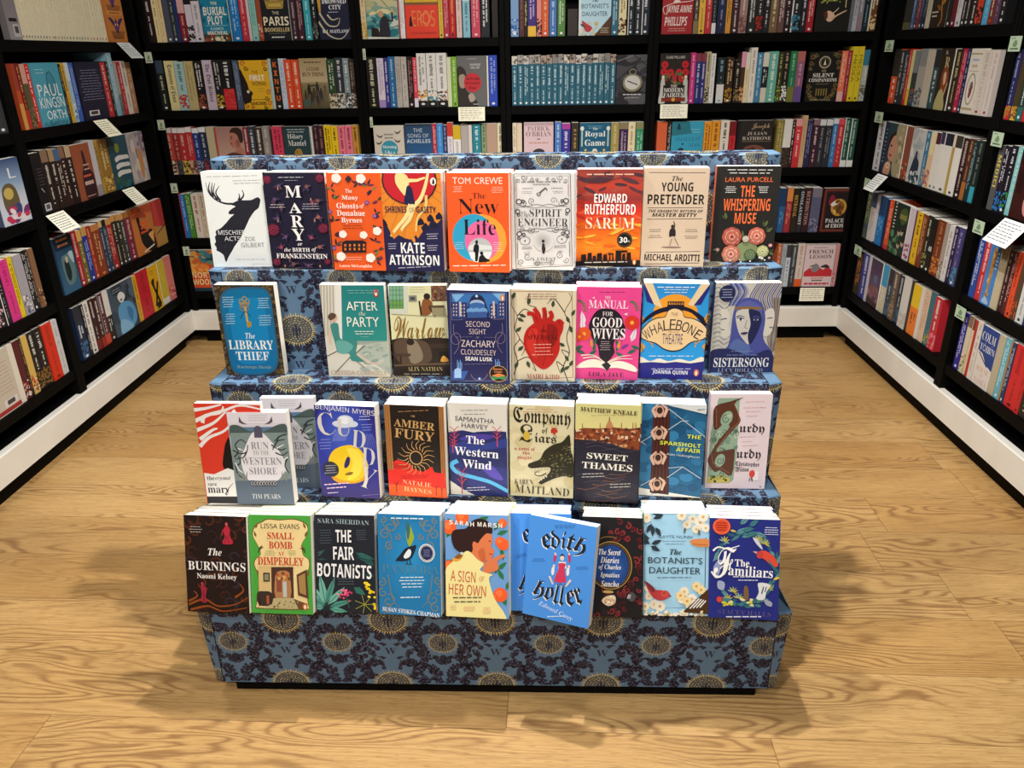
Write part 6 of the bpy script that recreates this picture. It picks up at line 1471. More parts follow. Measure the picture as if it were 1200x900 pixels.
def f_paris(a):
    a.bg('#1c1f24'); a.poly([(5,0),(95,0),(80,60),(20,60)], '#8a7034'); a.poly([(28,0),(72,0),(66,36),(34,36)], '#e8c870'); a.poly([(18,40),(82,40),(78,60),(22,60)], '#c8a850'); a.frame(24, 43, 76, 56, 2, '#5a4820')
    a.text('THE', 'p', 50, 72, w_=24, h_=9, c='#d8ccb0'); a.text('PARIS', 'ssb', 49, 96, w_=92, h_=26, c='#f0e4c4'); a.text('BOOKSELLER', 'ssb', 50, 121, w_=92, h_=12, c='#d8c088'); a.line([(18,132),(82,132)], 1.2, '#8a8478'); a.small(50, 143, 60, 1, '#e0dcd4', hh=5)
def f_drowned(a):
    a.bg('#1f233a'); a.smooth([(0,0),(12,0),(10,70),(4,70)], '#c89a3c'); a.text('THE', 'sb', 50, 25, w_=20, h_=8, c='#e8e8ec'); a.text('DROWNED', 'sb', 55, 42, w_=78, h_=14, c='#f0f0f0'); a.text('CITY', 'sb', 57, 59, w_=40, h_=13, c='#f0f0f0')
    for p in ([(5,75),(30,110),(60,112),(70,90)], [(0,100),(30,140),(70,150),(100,120)], [(30,80),(45,95),(66,90)]): a.line(p, 6, '#c8bca0', 1.5, curve=True)
    a.text('K.J. MAITLAND', 'sb', 52, 129, w_=84, h_=11, c='#e8e8ec'); a.small(50, 73, 40, 1, '#b8bccc', hh=3); a.small(50, 8, 60, 2, '#8a90a8', 6, 2.5)
def f_sea(a):
    a.bg((0, '#d8cc94'), (.4, '#c8c49c'), (.55, '#3a8a8c'), (1, '#7aa8a0')); a.blotch(0, 0, 100, 80, ['#b8b488', '#e4d8a4', '#8aa890'], 20, 5, 12, 2.4); a.blotch(0, 85, 100, 140, ['#2a7884', '#cfd8c8', '#1f6478', '#8ab4ac'], 30, 3, 8, 2.6)
    a.line([(15,0),(70,60)], 1.5, '#5c5a48'); a.smooth([(45,95),(66,90),(72,150),(40,150)], '#2a2a34', k=3); a.ell(46, 80, 9, 10, '#c8a078'); a.line([(64,98),(82,100),(82,75)], 8, '#2a2a34', 6); a.ell(82, 70, 4, 6, '#d8b08c'); a.poly([(14,118),(36,122),(40,150),(12,150)], '#231f1c'); a.poly([(0,146),(100,150),(100,153),(0,153)], '#e8e4d8')
def f_eros(a):
    a.bg('#ee4632'); a.rect(0, 0, 100, 52, '#e0b830'); a.rect(0, 50, 100, 58, '#8a5a34'); a.text('PSYCHE', 'ss', 45, 34, w_=82, h_=22, c='#d8743c'); a.poly([(70,20),(76,20),(82,42),(66,42)], '#2a1414')
    a.text('EROS', 'ss', 55, 96, w_=70, h_=46, c='#f08a4c'); a.ring(62, 96, 14, 14, 2, '#f0a05c'); a.poly([(14,90),(18,90),(22,118),(10,118)], '#2a1414'); a.text('LUNA MCNAMARA', 'ss', 55, 138, w_=76, h_=7, c='#6a1c18')
def f_botanist2(a):
    a.bg('#bfe2f0'); a.rect(0, 0, 6, 153, '#e8ecec'); a.blotch(0, 118, 100, 153, ['#e8e0cc', '#d8b870', '#c8d0c0'], 26, 4, 9); a.poly([(52,150),(100,96),(100,153),(50,153)], '#5a3a24'); a.small(80, 138, 30, 3, '#e8dcc8', 6, 2)
    a.text('The', 'bi', 50, 52, w_=18, c='#3a4c5c'); a.text('BOTANIST\u2019S', 'p', 50, 68, w_=84, h_=13, c='#3a4c5c'); a.text('DAUGHTER', 'p', 50, 90, w_=78, h_=13, c='#3a4c5c'); a.smooth([(10,110),(28,120),(42,130),(34,142),(20,138)], '#c04048'); a.leaf(20, 20, 30, -60, 14, '#2c3a40'); a.leaf(30, 18, 26, -20, 12, '#2c3a40'); a.leaf(4, 118, 24, -30, 8, '#6a4c3c')
def f_jayne(a):
    a.bg('#a82a30'); a.rect(0, 0, 100, 34, '#e8663c'); a.blotch(0, 28, 100, 46, ['#c83c34', '#8a2430', '#d85038'], 14, 4, 9, 2); a.text('JAYNE ANNE', 'ssbi', 54, 84, w_=84, h_=26, c='#f0e0d8'); a.text('PHILLIPS', 'ssbi', 46, 116, w_=74, h_=26, c='#f0e0d8'); a.line([(8,96),(4,76),(40,64),(96,58),(96,40)], 2, '#f0e0d8', curve=True); a.smooth([(34,62),(46,54),(58,62)], '#f0e0d8'); a.small(50, 140, 70, 2, '#d8a8a0', 6, 2.5)
def f_queen(a):
    a.bg('#1e1e1b'); a.text('QUEEN', 'scr', 34, 40, w_=52, h_=18, c='#c8cc5c'); a.text('Jezebel', 'scr', 36, 62, w_=50, h_=20, c='#c8cc5c'); a.blotch(46, 30, 76, 70, ['#d8d868', '#8a9440'], 18, 1, 2.4); a.smooth([(26,104),(36,92),(50,98),(58,110),(46,124),(34,120)], '#dcb89c', k=3); a.line([(48,116),(66,104),(90,92)], 6, '#d8ac90', 3); a.line([(44,104),(60,92),(66,84)], 3, '#e0c0a8', 2); a.line([(84,40),(86,84)], 3, '#c8b878'); a.smooth([(22,98),(32,94),(36,112),(28,116)], '#5c2420'); a.small(50, 12, 60, 2, '#a8a890', 6, 2.5)
def f_firstwoman(a):
    a.bg('#e8b424'); k = '#241a18'
    a.smooth([(0,30),(10,45),(20,70),(24,90),(36,100),(30,112),(26,128),(10,134),(0,130)], k, k=4); a.ell(20, 97, 5, 5, '#e8dcc8')
    for (x, y, r, t) in ((12,10,9,1),(22,24,8,-1),(88,12,9,1),(90,26,7,-1),(92,100,9,1),(84,118,8,-1),(92,135,9,1),(10,145,7,1),(76,146,7,-1),(30,147,6,1)): a.scroll(x, y, r, '#b8342c' if t > 0 else k, 3, t)
    a.text('THE', 'ss', 52, 36, w_=22, h_=9, c=k); a.text('FIRST', 'pb', 58, 54, w_=54, h_=18, c='#f8f4e8'); a.text('WOMAN', 'p', 62, 72, w_=50, h_=13, c=k); a.small(66, 92, 30, 2, '#b88a20', 8, 2); a.line([(20,122),(80,122)], 1.4, k); a.text('MAKUMBI', 'ssb', 52, 134, w_=58, h_=11, c=k)
def f_closerun(a):
    a.bg((0, '#a8946c'), (.45, '#c4b08a'), (.5, '#8a7c58'), (1, '#5a5038')); a.small(50, 12, 80, 1, '#5c4c34', hh=5); a.text('A CLOSE', 'sb', 50, 32, w_=50, h_=11, c='#5c2c20'); a.text('RUN THING', 'sb', 50, 48, w_=82, h_=12, c='#5c2c20'); k = '#2a241c'
    for (x, y, s_) in ((28,80,.8),(60,74,.8),(88,86,.7),(46,92,.8),(14,98,.7),(72,94,.8),(36,104,.7),(58,108,.7)): a.ell(x, y, 4 * s_, 4.5 * s_, k); a.smooth([(x-6*s_,y+5),(x+6*s_,y+5),(x+8*s_,y+22),(x+5,y+44),(x+1,y+24),(x-4,y+44),(x-8*s_,y+20)], a.rng.choice([k, '#4a3c2c', '#6a5c44', '#3a3438']), k=3)
    a.line([(30,84),(62,80)], 4, k, 3); a.rect(0, 124, 30, 146, '#4c5c50')
def f_entirely(a):
    a.bg('#6c6b6a'); a.smooth([(0,40),(22,36),(32,60),(28,100),(60,130),(66,153),(0,153)], '#3a322e', k=4); a.smooth([(6,60),(24,56),(30,80),(22,96),(8,92)], '#a89484', k=4); a.smooth([(36,120),(50,112),(60,130),(44,140)], '#b0a294'); a.ell(52, 80, 30, 29, '#c8343c'); k = '#f0dcd4'
    for i, t in enumerate(('Now We Shall', 'Be Entirely', 'Free')): a.text(t, 'sb', 52, 68 + i * 14, w_=(46, 48, 24)[i], h_=9, c='#3a1416')
    a.text('ANDREW', 'ss', 62, 26, w_=36, h_=6, c='#e8e4e0'); a.text('MILLER', 'ss', 62, 35, w_=30, h_=6, c='#e8e4e0'); a.small(52, 9, 40, 1, '#b8b4b0', hh=2.5); a.small(62, 146, 26, 1, '#d8d4d0', hh=3)
def f_compass(a):
    a.bg('#4a484c'); a.blotch(0, 0, 100, 153, ['#3a383e', '#58565a', '#2c2a30'], 26, 10, 24, 1.8); a.line([(0,20),(50,2)], 2, '#8a888c'); a.line([(50,0),(100,40)], 3, '#28262a'); a.line([(0,80),(60,30),(100,20)], 3, '#2a282c', curve=True)
    a.ell(50, 92, 32, 30, '#1f1d1c'); a.ell(50, 86, 30, 28, '#8a8468'); a.ell(50, 85, 24, 22, '#d0d0c8'); a.line([(34,80),(66,92)], 3, '#2a2a2c'); a.ring(50, 52, 10, 8, 3, '#8a8468'); a.small(50, 122, 62, 1, '#d8d8d8', hh=4); a.small(50, 132, 64, 1, '#a8a8a8', hh=3)
def f_fairies(a):
    a.bg('#2c2420'); r = '#c8242c'
    for (x, y) in ((16,34),(84,34),(14,56),(86,58),(36,58),(64,58),(26,72),(74,76)): a.flower(x, y, 11, r, '#7a1418', 6, pet=1.0)
    a.blotch(6, 60, 94, 118, ['#7a5a3c', '#a8804c', '#4a3424', '#5c6a3c'], 46, 3, 7)
    for x in (12, 88): a.smooth([(x-6,80),(x+6,80),(x+8,120),(x+10,150),(x-12,150),(x-8,116)], '#c8c8c0', k=3); a.ell(x, 72, 5, 6, '#e8d8c8')
    a.ell(50, 74, 8, 12, '#a8343a'); a.text('CLARE POLLARD', 'ss', 50, 12, w_=62, h_=8, c='#e8e4dc'); a.rect(14, 96, 86, 130, '#221c1a'); a.text('THE', 'sb', 50, 99, w_=22, h_=8, c='#e0dcd4'); a.text('MODERN', 'sb', 50, 111, w_=66, h_=13, c='#f0ece4'); a.text('FAIRIES', 'sb', 50, 126, w_=68, h_=13, c='#f0ece4'); a.rect(10, 134, 90, 146, '#8a3424'); a.flower(50, 140, 6, '#f0c050', r)
def f_silent(a):
    a.bg('#191917'); g = '#8a7440'
    for sg in (1, -1):
        for (x, y, r) in ((40,14,9),(42,34,8),(30,10,7),(40,120,9),(42,104,8),(30,138,8),(18,142,6),(36,132,7),(44,50,6)): a.scroll(50 + sg * x, y, r, g, 2.2, sg)
    a.ring(50, 32, 17, 17, 3, '#c0b8a0'); a.ring(50, 32, 12, 12, 1.5, g); a.poly([(46,40),(50,22),(54,40)], '#e8e4d8'); a.text('THE', 'st', 50, 58, w_=16, h_=6, c='#c8b888'); a.text('SILENT', 'sb', 50, 71, w_=66, h_=12, c='#f0ece0'); a.text('COMPANIONS', 'sb', 50, 86, w_=88, h_=11, c='#f0ece0'); a.small(50, 98, 50, 1, '#8a8060', hh=2.5)
    for i in range(5): a.rect(32 + i * 8, 112, 36 + i * 8, 134, g)
    a.text('LAURA PURCELL', 'ss', 50, 147, w_=66, h_=5, c='#c8b888')
def f_woman(a):
    a.bg((0, '#a87c74'), (1, '#d8b4a0')); a.rect(0, 0, 6, 153, '#c04c48'); a.smooth([(52,34),(55,18),(68,8),(88,8),(98,26),(94,46),(88,62),(98,76),(100,120),(20,120),(34,90),(66,78),(68,68),(58,66),(54,58),(52,50),(47,42)], '#b87c68', k=4); a.smooth([(54,18),(64,4),(86,2),(100,16),(100,40),(92,52),(84,44),(80,26),(66,18)], '#3a2420', k=4); a.smooth([(20,104),(46,84),(80,86),(100,100),(100,153),(10,153)], '#5c3c38', k=4); a.line([(54,33),(62,31)], 2.4, '#3a2420'); a.ell(58, 37, 3, 1.6, '#241614'); a.ell(55, 54, 4, 2.4, '#8a3c3c'); a.smooth([(70,46),(84,40),(86,58),(76,66)], '#9c6252', k=3)
def f_mantel(a):
    a.bg('#274247'); a.rect(0, 0, 100, 7, '#1c3034'); a.small(50, 14, 84, 2, '#c8d4d4', 8, 3); a.text('Hilary', 'st', 46, 34, w_=58, h_=20, c='#f0f0ec'); a.text('Mantel', 'st', 50, 54, w_=66, h_=18, c='#f0f0ec'); a.smooth([(36,90),(50,72),(66,84),(64,153),(34,153)], '#a8843c', k=3); a.blotch(36, 80, 66, 153, ['#d8b860', '#7a5c24'], 10, 3, 6); a.rect(6, 128, 24, 136, '#8aa0a4')
def f_morning(a):
    a.bg('#d8d0c2')
    for (x, y, f) in ((20,34,1),(80,22,-1),(78,50,1),(16,56,-1)): a.poly([(x-12*f,y-8),(x,y),(x+12*f,y-4),(x+4*f,y+6),(x-6*f,y+3)], '#5a5450')
    a.small(50, 34, 40, 2, '#8a827c', 11, 7); a.ell(50, 76, 28, 28, '#3a98b0'); a.text('Morning', 'sb', 50, 70, w_=46, h_=12, c='#f0f4f0'); a.text('Like a', 'sb', 50, 87, w_=34, h_=12, c='#f0f4f0')
def f_achilles(a):
    a.bg((0, '#2c4664'), (.6, '#2a5a8c'), (1, '#3a78b4')); a.rect(0, 0, 100, 6, '#223448'); c = '#c8d4dc'; a.text('THE', 'ss', 48, 20, w_=34, h_=12, c=c); a.text('SONG OF', 'ss', 48, 37, w_=78, h_=12, c=c); a.text('ACHILLES', 'ssb', 49, 54, w_=88, h_=12, c=c); a.ring(50, 122, 20, 14, 3, '#7aa8d0', 14, 0, 180); a.line([(50,112),(50,150)], 3, '#7aa8d0')
def f_obrian(a):
    a.bg('#d8bcc2'); a.rect(0, 0, 100, 10, '#b8a0a4'); a.text('PATRICK', 'st', 50, 19, w_=74, h_=14, c='#7a5c5c'); a.text('O\u2019BRIAN', 'st', 50, 36, w_=86, h_=15, c='#7a5c5c'); a.small(50, 64, 82, 1, '#c08a70', hh=5); a.small(50, 52, 16, 1, '#7a5c5c', hh=5); a.smooth([(30,92),(50,82),(70,90),(62,110),(36,110)], '#3a3440')
def f_royal(a):
    a.bg('#195a7a')
    for x in (8, 92): a.rect(x - 2, 20, x + 2, 76, '#c8d0b8'); a.ell(x, 18, 6, 7, '#e0e4d8')
    a.text('The', 'bi', 50, 19, w_=16, c='#d8e4e4'); a.text('Royal', 'sb', 50, 38, w_=66, h_=22, c='#e8ece4'); a.text('Game', 'sb', 50, 64, w_=66, h_=20, c='#e8ece4'); a.small(50, 14, 60, 2, '#8ab4c4', 6, 2); a.flower(50, 92, 9, '#e0e4d8', '#c8a04c'); a.ell(20, 88, 4, 4, '#d8b060'); a.ell(80, 88, 4, 4, '#d8b060')
def f_saturday(a):
    a.bg('#38a2c2'); a.poly([(0,0),(54,0),(58,24),(66,38),(0,46)], '#2c7a8a'); a.poly([(18,8),(24,6),(28,26),(16,26)], '#1f3c48'); a.small(75, 30, 36, 2, '#a8d8e4', 8, 2); a.text('SMALLEST', 'st', 52, 56, w_=80, h_=12, c='#2c6ca0'); a.text('MAN', 'st', 74, 76, w_=36, h_=12, c='#2c6ca0'); a.ell(36, 72, 3, 3, '#1f3c48'); a.smooth([(20,92),(32,84),(42,92),(40,106),(22,106)], '#1f3c48')
def f_joseph(a):
    a.bg('#2a2624'); a.rect(0, 0, 9, 153, '#1c1e20'); a.text('Joseph', 'scr', 64, 20, w_=50, h_=22, c='#b89c78'); a.text('JULIAN', 'st', 56, 42, w_=56, h_=11, c='#d8ccc0'); a.text('RATHBONE', 'st', 56, 57, w_=80, h_=11, c='#d8ccc0'); a.rect(14, 66, 96, 68, '#7a6a58'); a.smooth([(20,92),(50,78),(80,88),(96,110),(96,153),(20,153)], '#7a4c40', k=3); a.blotch(20, 88, 96, 150, ['#a8705c', '#4a302c'], 12, 5, 10)
def f_palace(a):
    a.bg('#4a201c'); a.frame(5, 6, 95, 147, 5, '#7a3c30'); a.rect(12, 14, 88, 140, '#241a1c'); a.smooth([(30,22),(44,40),(26,60),(20,44)], '#8a2434'); a.ell(58, 66, 28, 30, '#c8963c'); a.ell(58, 66, 20, 22, '#8a5a24'); a.smooth([(28,56),(42,44),(56,50),(40,62)], '#e8e0d0'); a.line([(44,60),(74,70),(52,84)], 3, '#3a2418'); a.blotch(40, 40, 80, 90, ['#e0b860', '#5c3c1c'], 12, 3, 6); a.text('PALACE', 'sb', 50, 112, w_=66, h_=14, c='#e8e4dc'); a.text('of EROS', 'sb', 52, 130, w_=64, h_=14, c='#e8e4dc')
def f_norwegian(a):
    a.bg('#2c5868'); a.blotch(0, 0, 100, 70, ['#c8602c', '#3a7888', '#d89a4c', '#1f4450', '#5c8a70'], 40, 5, 12, 2); a.smooth([(0,70),(30,56),(70,58),(100,70),(100,153),(0,153)], '#d8502c', k=3); a.blotch(0, 60, 100, 90, ['#e8843c', '#f0a84c'], 14, 5, 10, 2); a.text('NORTH', 'ssb', 50, 92, w_=94, h_=22, c='#f0d898'); a.text('WOODS', 'ssb', 50, 118, w_=94, h_=22, c='#f0d898'); a.rect(0, 140, 100, 153, '#1f3c48')
def f_french(a):
    a.bg('#e0c8c8'); r = '#c8343c'; a.text('FRENCH', 'sb', 52, 26, w_=82, h_=14, c='#4a4044'); a.text('LESSON', 'sb', 52, 44, w_=76, h_=14, c='#4a4044'); a.poly([(2,100),(20,84),(36,94),(50,80),(66,92),(80,80),(98,94),(98,116),(2,116)], r); a.smooth([(26,84),(40,68),(54,84),(44,98),(30,98)], '#8a8488'); a.smooth([(56,82),(74,72),(88,84)], '#3a3438'); a.line([(20,80),(34,74)], 3, '#3a3438'); a.small(50, 12, 60, 1, '#8a7c80', hh=4); a.small(50, 122, 60, 1, r, hh=4); a.small(50, 130, 40, 1, '#4a4044', hh=6); a.small(50, 142, 88, 1, r, hh=9); a.rect(0, 0, 100, 3, '#a8a0a0')
def f_greyback(a):
    a.bg((0, '#7a7076'), (.7, '#8c868a'), (1, '#9a9494')); a.rect(40, 118, 90, 146, '#c0bcbc'); a.rect(52, 122, 82, 138, '#4a4a4c'); a.rect(20, 104, 84, 112, '#241f20')
def f_totem(a):
    a.bg('#c87c38')
    for y in (36, 108):
        a.smooth([(50,y+22),(34,y),(10,y-22),(30,y-20),(42,y-10),(50,y-22),(58,y-10),(70,y-20),(90,y-22),(66,y)], '#3a2450', k=3); a.ell(50, y, 14, 14, '#5a3478'); a.ell(44, y - 4, 3, 4, '#e8b060'); a.ell(56, y - 4, 3, 4, '#e8b060')
        for i in range(6): a.line([(14 + i * 6, y + 14), (24 + i * 5, y + 36)], 2.4, '#2a1c2c'); a.line([(86 - i * 6, y + 14), (76 - i * 5, y + 36)], 2.4, '#2a1c2c')
    a.rect(6, 66, 94, 78, '#d89048'); a.small(50, 72, 70, 1, '#8a4c20', hh=5)
def f_paul(a):
    a.bg('#4ea2b8'); a.small(30, 20, 40, 2, '#c0dce4', 8, 2); k = '#24404c'
    a.smooth([(50,30),(62,24),(74,34),(78,60),(70,90),(58,92),(48,70)], '#3f8ea4', k=4)
    for p in ([(50,30),(64,22),(76,40),(78,70),(68,92)], [(50,34),(48,66),(60,92)], [(40,118),(60,98),(78,106),(84,126),(64,132),(52,150)], [(36,130),(30,150),(50,146)], [(60,98),(52,120),(70,128)]): a.line(p, 2.4, k, 1.2, curve=True)
    c = '#e8f0f0'; a.text('PAUL', 'p', 52, 66, w_=84, h_=30, c=c); a.text('KINGSN', 'p', 52, 96, w_=90, h_=26, c=c); a.text('ORTH', 'p', 58, 126, w_=72, h_=22, c=c); a.text('ALEXANDRIA', 'ss', 50, 147, w_=92, h_=10, c='#1f3440')
def f_navyback(a):
    a.bg('#1d1e36')
    for i in range(12): a.small(50, 22 + i * 7, 84, 1, '#8a8cb0', hh=2)
    a.rect(20, 128, 60, 142, '#e0dcd8'); a.rect(26, 130, 54, 139, '#4a4648')
def f_blackback(a):
    a.bg('#1c1b1d'); a.small(60, 60, 60, 6, '#5a5858', 8, 2); a.line([(40,88),(60,100)], 3, '#c8c8c4'); a.rect(30, 128, 92, 148, '#c8c4c4'); a.rect(42, 131, 80, 143, '#5a585c')
def f_shadow(a):
    a.bg('#9a5438'); a.smooth([(36,153),(30,110),(36,80),(50,56),(52,20),(64,24),(70,60),(92,84),(96,110),(92,153)], '#3a2228', k=4); a.small(64, 64, 40, 2, '#c8a898', 12, 6); a.small(62, 108, 56, 1, '#d8b8a8', hh=14); a.small(60, 88, 44, 1, '#d86a4c', hh=8); a.small(60, 144, 60, 1, '#c89880', hh=4)
def f_scrolls(a):
    a.bg('#27505e'); a.blotch(0, 80, 100, 150, ['#1c3a48', '#2c6a74', '#3a5c48'], 16, 6, 14); a.ell(40, 34, 12, 14, '#8a9c3c')
    for y in (62, 84, 106): a.smooth([(20,y),(40,y-6),(70,y-4),(92,y-2),(96,y+8),(72,y+8),(44,y+8),(22,y+12)], '#dcdcd8', k=3)
def f_pale(a):
    a.bg('#b4acb0'); a.blotch(0, 0, 100, 153, ['#c8c0c0', '#8a8490', '#d8c8b4', '#a89c98'], 30, 8, 20, .7); a.smooth([(50,60),(64,50),(76,70),(72,130),(56,140)], '#c8905c', k=4); a.line([(30,20),(50,140)], 4, '#e0dcdc'); a.blotch(60, 0, 100, 60, ['#5c4450', '#8a707c'], 10, 4, 9)
def f_bluefolk(a):
    a.bg((0, '#1f3c58'), (.3, '#2a4c68'), (1, '#3a6484')); a.rect(0, 0, 100, 34, '#22344c'); a.small(50, 16, 80, 2, '#c8824c', 14, 8); a.smooth([(24,60),(50,50),(84,54),(90,100),(70,130),(30,126)], '#5c7a7c', k=4); a.smooth([(36,70),(56,62),(64,100),(50,122),(36,110)], '#1f2c30', k=3); a.ell(52, 64, 8, 9, '#b8b0a0'); a.smooth([(66,50),(92,48),(88,80)], '#a8c0cc')
def f_arrow(a):
    a.bg('#c87838'); a.smooth([(20,30),(34,26),(36,60),(60,80),(90,90),(96,153),(64,153),(30,120),(24,70)], '#1f1a18', k=4); a.poly([(64,96),(92,90),(86,132)], '#e8a860'); a.small(50, 70, 44, 3, '#e8542c', 14, 10); a.line([(30,146),(86,136)], 4, '#e8e0d0'); a.blotch(0, 0, 100, 24, ['#e0642c', '#b8502c'], 8, 8, 16, 2)
def f_redgold(a):
    a.bg('#b03430'); a.poly([(0,80),(100,96),(100,153),(0,153)], '#b88a44'); a.line([(10,110),(90,92)], 4, '#3a2018'); a.poly([(10,0),(40,0),(60,90),(10,84)], '#c84038')
def f_bluefigure(a):
    a.bg('#43525f'); a.blotch(0, 0, 100, 153, ['#35424e', '#526474', '#2c3844'], 20, 10, 22); a.ell(44, 46, 12, 15, '#c8ccd0'); a.smooth([(30,34),(44,26),(58,38),(56,52),(34,50)], '#e0e0e0', k=3); a.smooth([(28,66),(50,60),(80,74),(92,110),(84,140),(50,146),(24,120),(20,86)], '#5a9ccc', k=4); a.smooth([(24,110),(50,120),(70,150),(20,153)], '#86bce0', k=4); a.smooth([(60,80),(80,100),(70,130),(58,110)], '#3a78b0', k=3); a.ell(42, 50, 4, 3, '#2a3038'); a.small(30, 16, 40, 2, '#a8b0b8', 7, 2)
def f_xyellow(a):
    a.bg('#e0ac1c'); k = '#1f1a14'; a.line([(22,50),(78,140)], 14, k); a.line([(80,60),(26,138)], 14, k); a.poly([(20,46),(52,42),(40,76)], k); a.poly([(40,128),(76,122),(80,146),(34,150)], k); a.small(36, 22, 50, 2, '#5a4410', 8, 3)
def f_knight(a):
    a.bg((0, '#3a5078'), (.35, '#8aa4c4'), (.6, '#c8d0dc'), (1, '#d8dce4')); a.smooth([(20,70),(44,56),(66,70),(70,110),(50,128),(20,120)], '#6a5c40', k=4); a.ell(40, 80, 16, 14, '#c8b060'); a.blotch(20, 112, 96, 148, ['#c83c5c', '#3a4a80', '#e8e0e4', '#7a3c6c'], 26, 4, 10, 1.6); a.text('L', 'ss', 66, 34, w_=24, h_=24, c='#e8ecf0')
def f_beigeback(a):
    a.bg('#c9bfac')
    for i in range(9): a.small(50, 30 + i * 9, 80, 1, '#b08a78', hh=2)
    a.rect(0, 140, 100, 150, '#a82c34'); a.rect(34, 120, 90, 138, '#dcd8d4'); a.rect(46, 123, 78, 134, '#4a4648')
def f_flame(a):
    a.bg('#2a2218'); a.blotch(0, 0, 50, 60, ['#5a4c20', '#3a3418'], 10, 6, 14); a.flower(66, 30, 26, '#e8502c', '#f0a040', 7, pet=1.0); a.line([(66,50),(60,90),(72,130),(56,150)], 7, '#b8762c', 4, curve=True); a.leaf(62, 96, 34, 40, 12, '#a87a2c'); a.leaf(60, 110, 30, 150, 12, '#8a5c24'); a.small(26, 118, 40, 2, '#d8ccb0', 10, 5)
def f_redhair(a):
    a.bg('#2c2018'); a.text('M.', 'st', 40, 10, w_=20, h_=9, c='#d8d0c0'); a.text('R', 'st', 56, 34, w_=34, h_=26, c='#d8c08c'); a.smooth([(40,50),(64,44),(84,70),(80,110),(60,120),(36,100),(30,70)], '#8a4420', k=4); a.smooth([(46,62),(62,58),(68,80),(54,90)], '#d8b090', k=3); a.smooth([(10,153),(26,110),(50,100),(74,120),(84,153)], '#b0a870', k=4); a.line([(66,120),(84,84)], 4, '#c8c090')
def f_oval(a):
    a.bg('#e2dace'); a.rect(4, 10, 96, 14, '#b0a078'); a.small(50, 26, 70, 1, '#9aa4c0', hh=7); a.small(50, 40, 60, 1, '#c0a878', hh=9); a.line([(6,52),(94,52)], 2, '#a8a090'); a.ring(50, 94, 34, 36, 6, '#a89c84', 30); a.smooth([(40,112),(46,84),(60,76),(64,100),(54,114)], '#8a3c44', k=3); a.scroll(50, 92, 16, '#4a4448', 3); a.rect(4, 138, 96, 144, '#b0a078')
def f_ring(a):
    a.bg('#204048'); a.rect(0, 0, 22, 153, '#1c2c44'); a.small(12, 70, 8, 9, '#8aa0b0', 12, 5); a.smooth([(26,60),(40,34),(70,30),(76,60),(72,100),(50,112),(32,96)], '#c89478', k=4); a.smooth([(26,70),(34,36),(64,20),(78,34),(50,36),(34,70),(34,110)], '#2a1c18', k=4); a.smooth([(64,0),(100,0),(100,153),(70,153),(60,110),(74,70),(60,40)], '#a89c78', k=4); a.smooth([(22,153),(26,124),(44,112),(56,124),(50,153)], '#d0997c', k=4); a.ring(40, 126, 8, 6, 3, '#e8d8b0'); a.ell(44, 66, 5, 3, '#241814'); a.ell(46, 94, 7, 4, '#a84840'); a.blotch(74, 10, 98, 150, ['#c8b890', '#8a7c5c'], 12, 5, 12, .7)
def f_knight2(a):
    a.bg('#c4c6c2'); a.blotch(0, 0, 100, 80, ['#d8d8d4', '#b0b4b4'], 16, 8, 16); a.small(44, 48, 60, 1, '#9ab0a8', hh=14); a.smooth([(40,80),(54,66),(66,80),(84,96),(80,140),(40,146),(20,130),(30,100)], '#2a3444', k=4); a.ell(54, 70, 9, 10, '#3a4454'); a.blotch(10, 120, 96, 150, ['#4a6468', '#2c3c44', '#d8dcd8'], 20, 5, 10)
def f_oldhouse(a):
    a.bg('#1f2f28'); a.blotch(0, 90, 60, 150, ['#3c6a48', '#2c5238', '#5c8a60'], 20, 6, 12); a.smooth([(50,20),(84,10),(96,40),(70,60),(52,44)], '#4c5c34', k=4); a.rect(48, 30, 90, 44, '#8a8440')
    for (x, y) in ((58,84),(76,80),(88,110),(66,120)): a.ell(x, y, 9, 11, '#b8a890'); a.ell(x, y - 6, 9, 6, '#3a2c24')
    a.small(18, 40, 12, 8, '#e0e0d8', 10, 6)
def f_night(a):
    a.bg((0, '#3a2c44'), (.5, '#5a4a6c'), (1, '#6a4450')); a.poly([(0,96),(50,80),(100,90),(100,153),(0,153)], '#7a5058'); a.rect(40, 50, 70, 74, '#5a6c8a'); a.rect(0, 128, 100, 153, '#3a1c24'); a.blotch(0, 80, 100, 130, ['#b87868', '#4a3448', '#8a5c70'], 18, 5, 10)
def f_darkred(a):
    a.bg('#3a1816'); a.blotch(0, 0, 60, 100, ['#5a1f1c', '#2a1010'], 10, 10, 20); a.smooth([(60,110),(80,90),(100,100),(100,140),(70,138)], '#d09090', k=4)
def f_statue(a):
    a.bg('#4a88cc'); a.smooth([(36,20),(50,8),(64,20),(66,60),(60,110),(58,140),(40,140),(42,110),(34,60)], '#b8843c', k=4); a.blotch(38, 20, 62, 138, ['#e0b878', '#8a5c24', '#d8a058'], 26, 3, 7); a.smooth([(20,148),(50,132),(86,148)], '#a8c8e8'); a.small(82, 40, 20, 5, '#d8e4f4', 9, 5)
def f_colm(a):
    a.bg('#e4dcd4'); a.poly([(0,0),(100,0),(100,100),(60,92),(30,70),(0,66)], '#27458c'); a.text('COLM', 'st', 46, 26, w_=80, h_=22, c='#f0f0f0'); a.text('T\u00d3IB\u00cdN', 'st', 50, 52, w_=88, h_=22, c='#f0f0f0'); a.line([(10,70),(40,84),(70,96)], 4, '#24303c', curve=True); a.text('HOUSE', 'st', 50, 110, w_=76, h_=14, c='#d8a090'); a.text('OF', 'st', 50, 124, w_=18, h_=8, c='#d8a090'); a.text('NAMES', 'st', 50, 140, w_=76, h_=14, c='#d8a090')

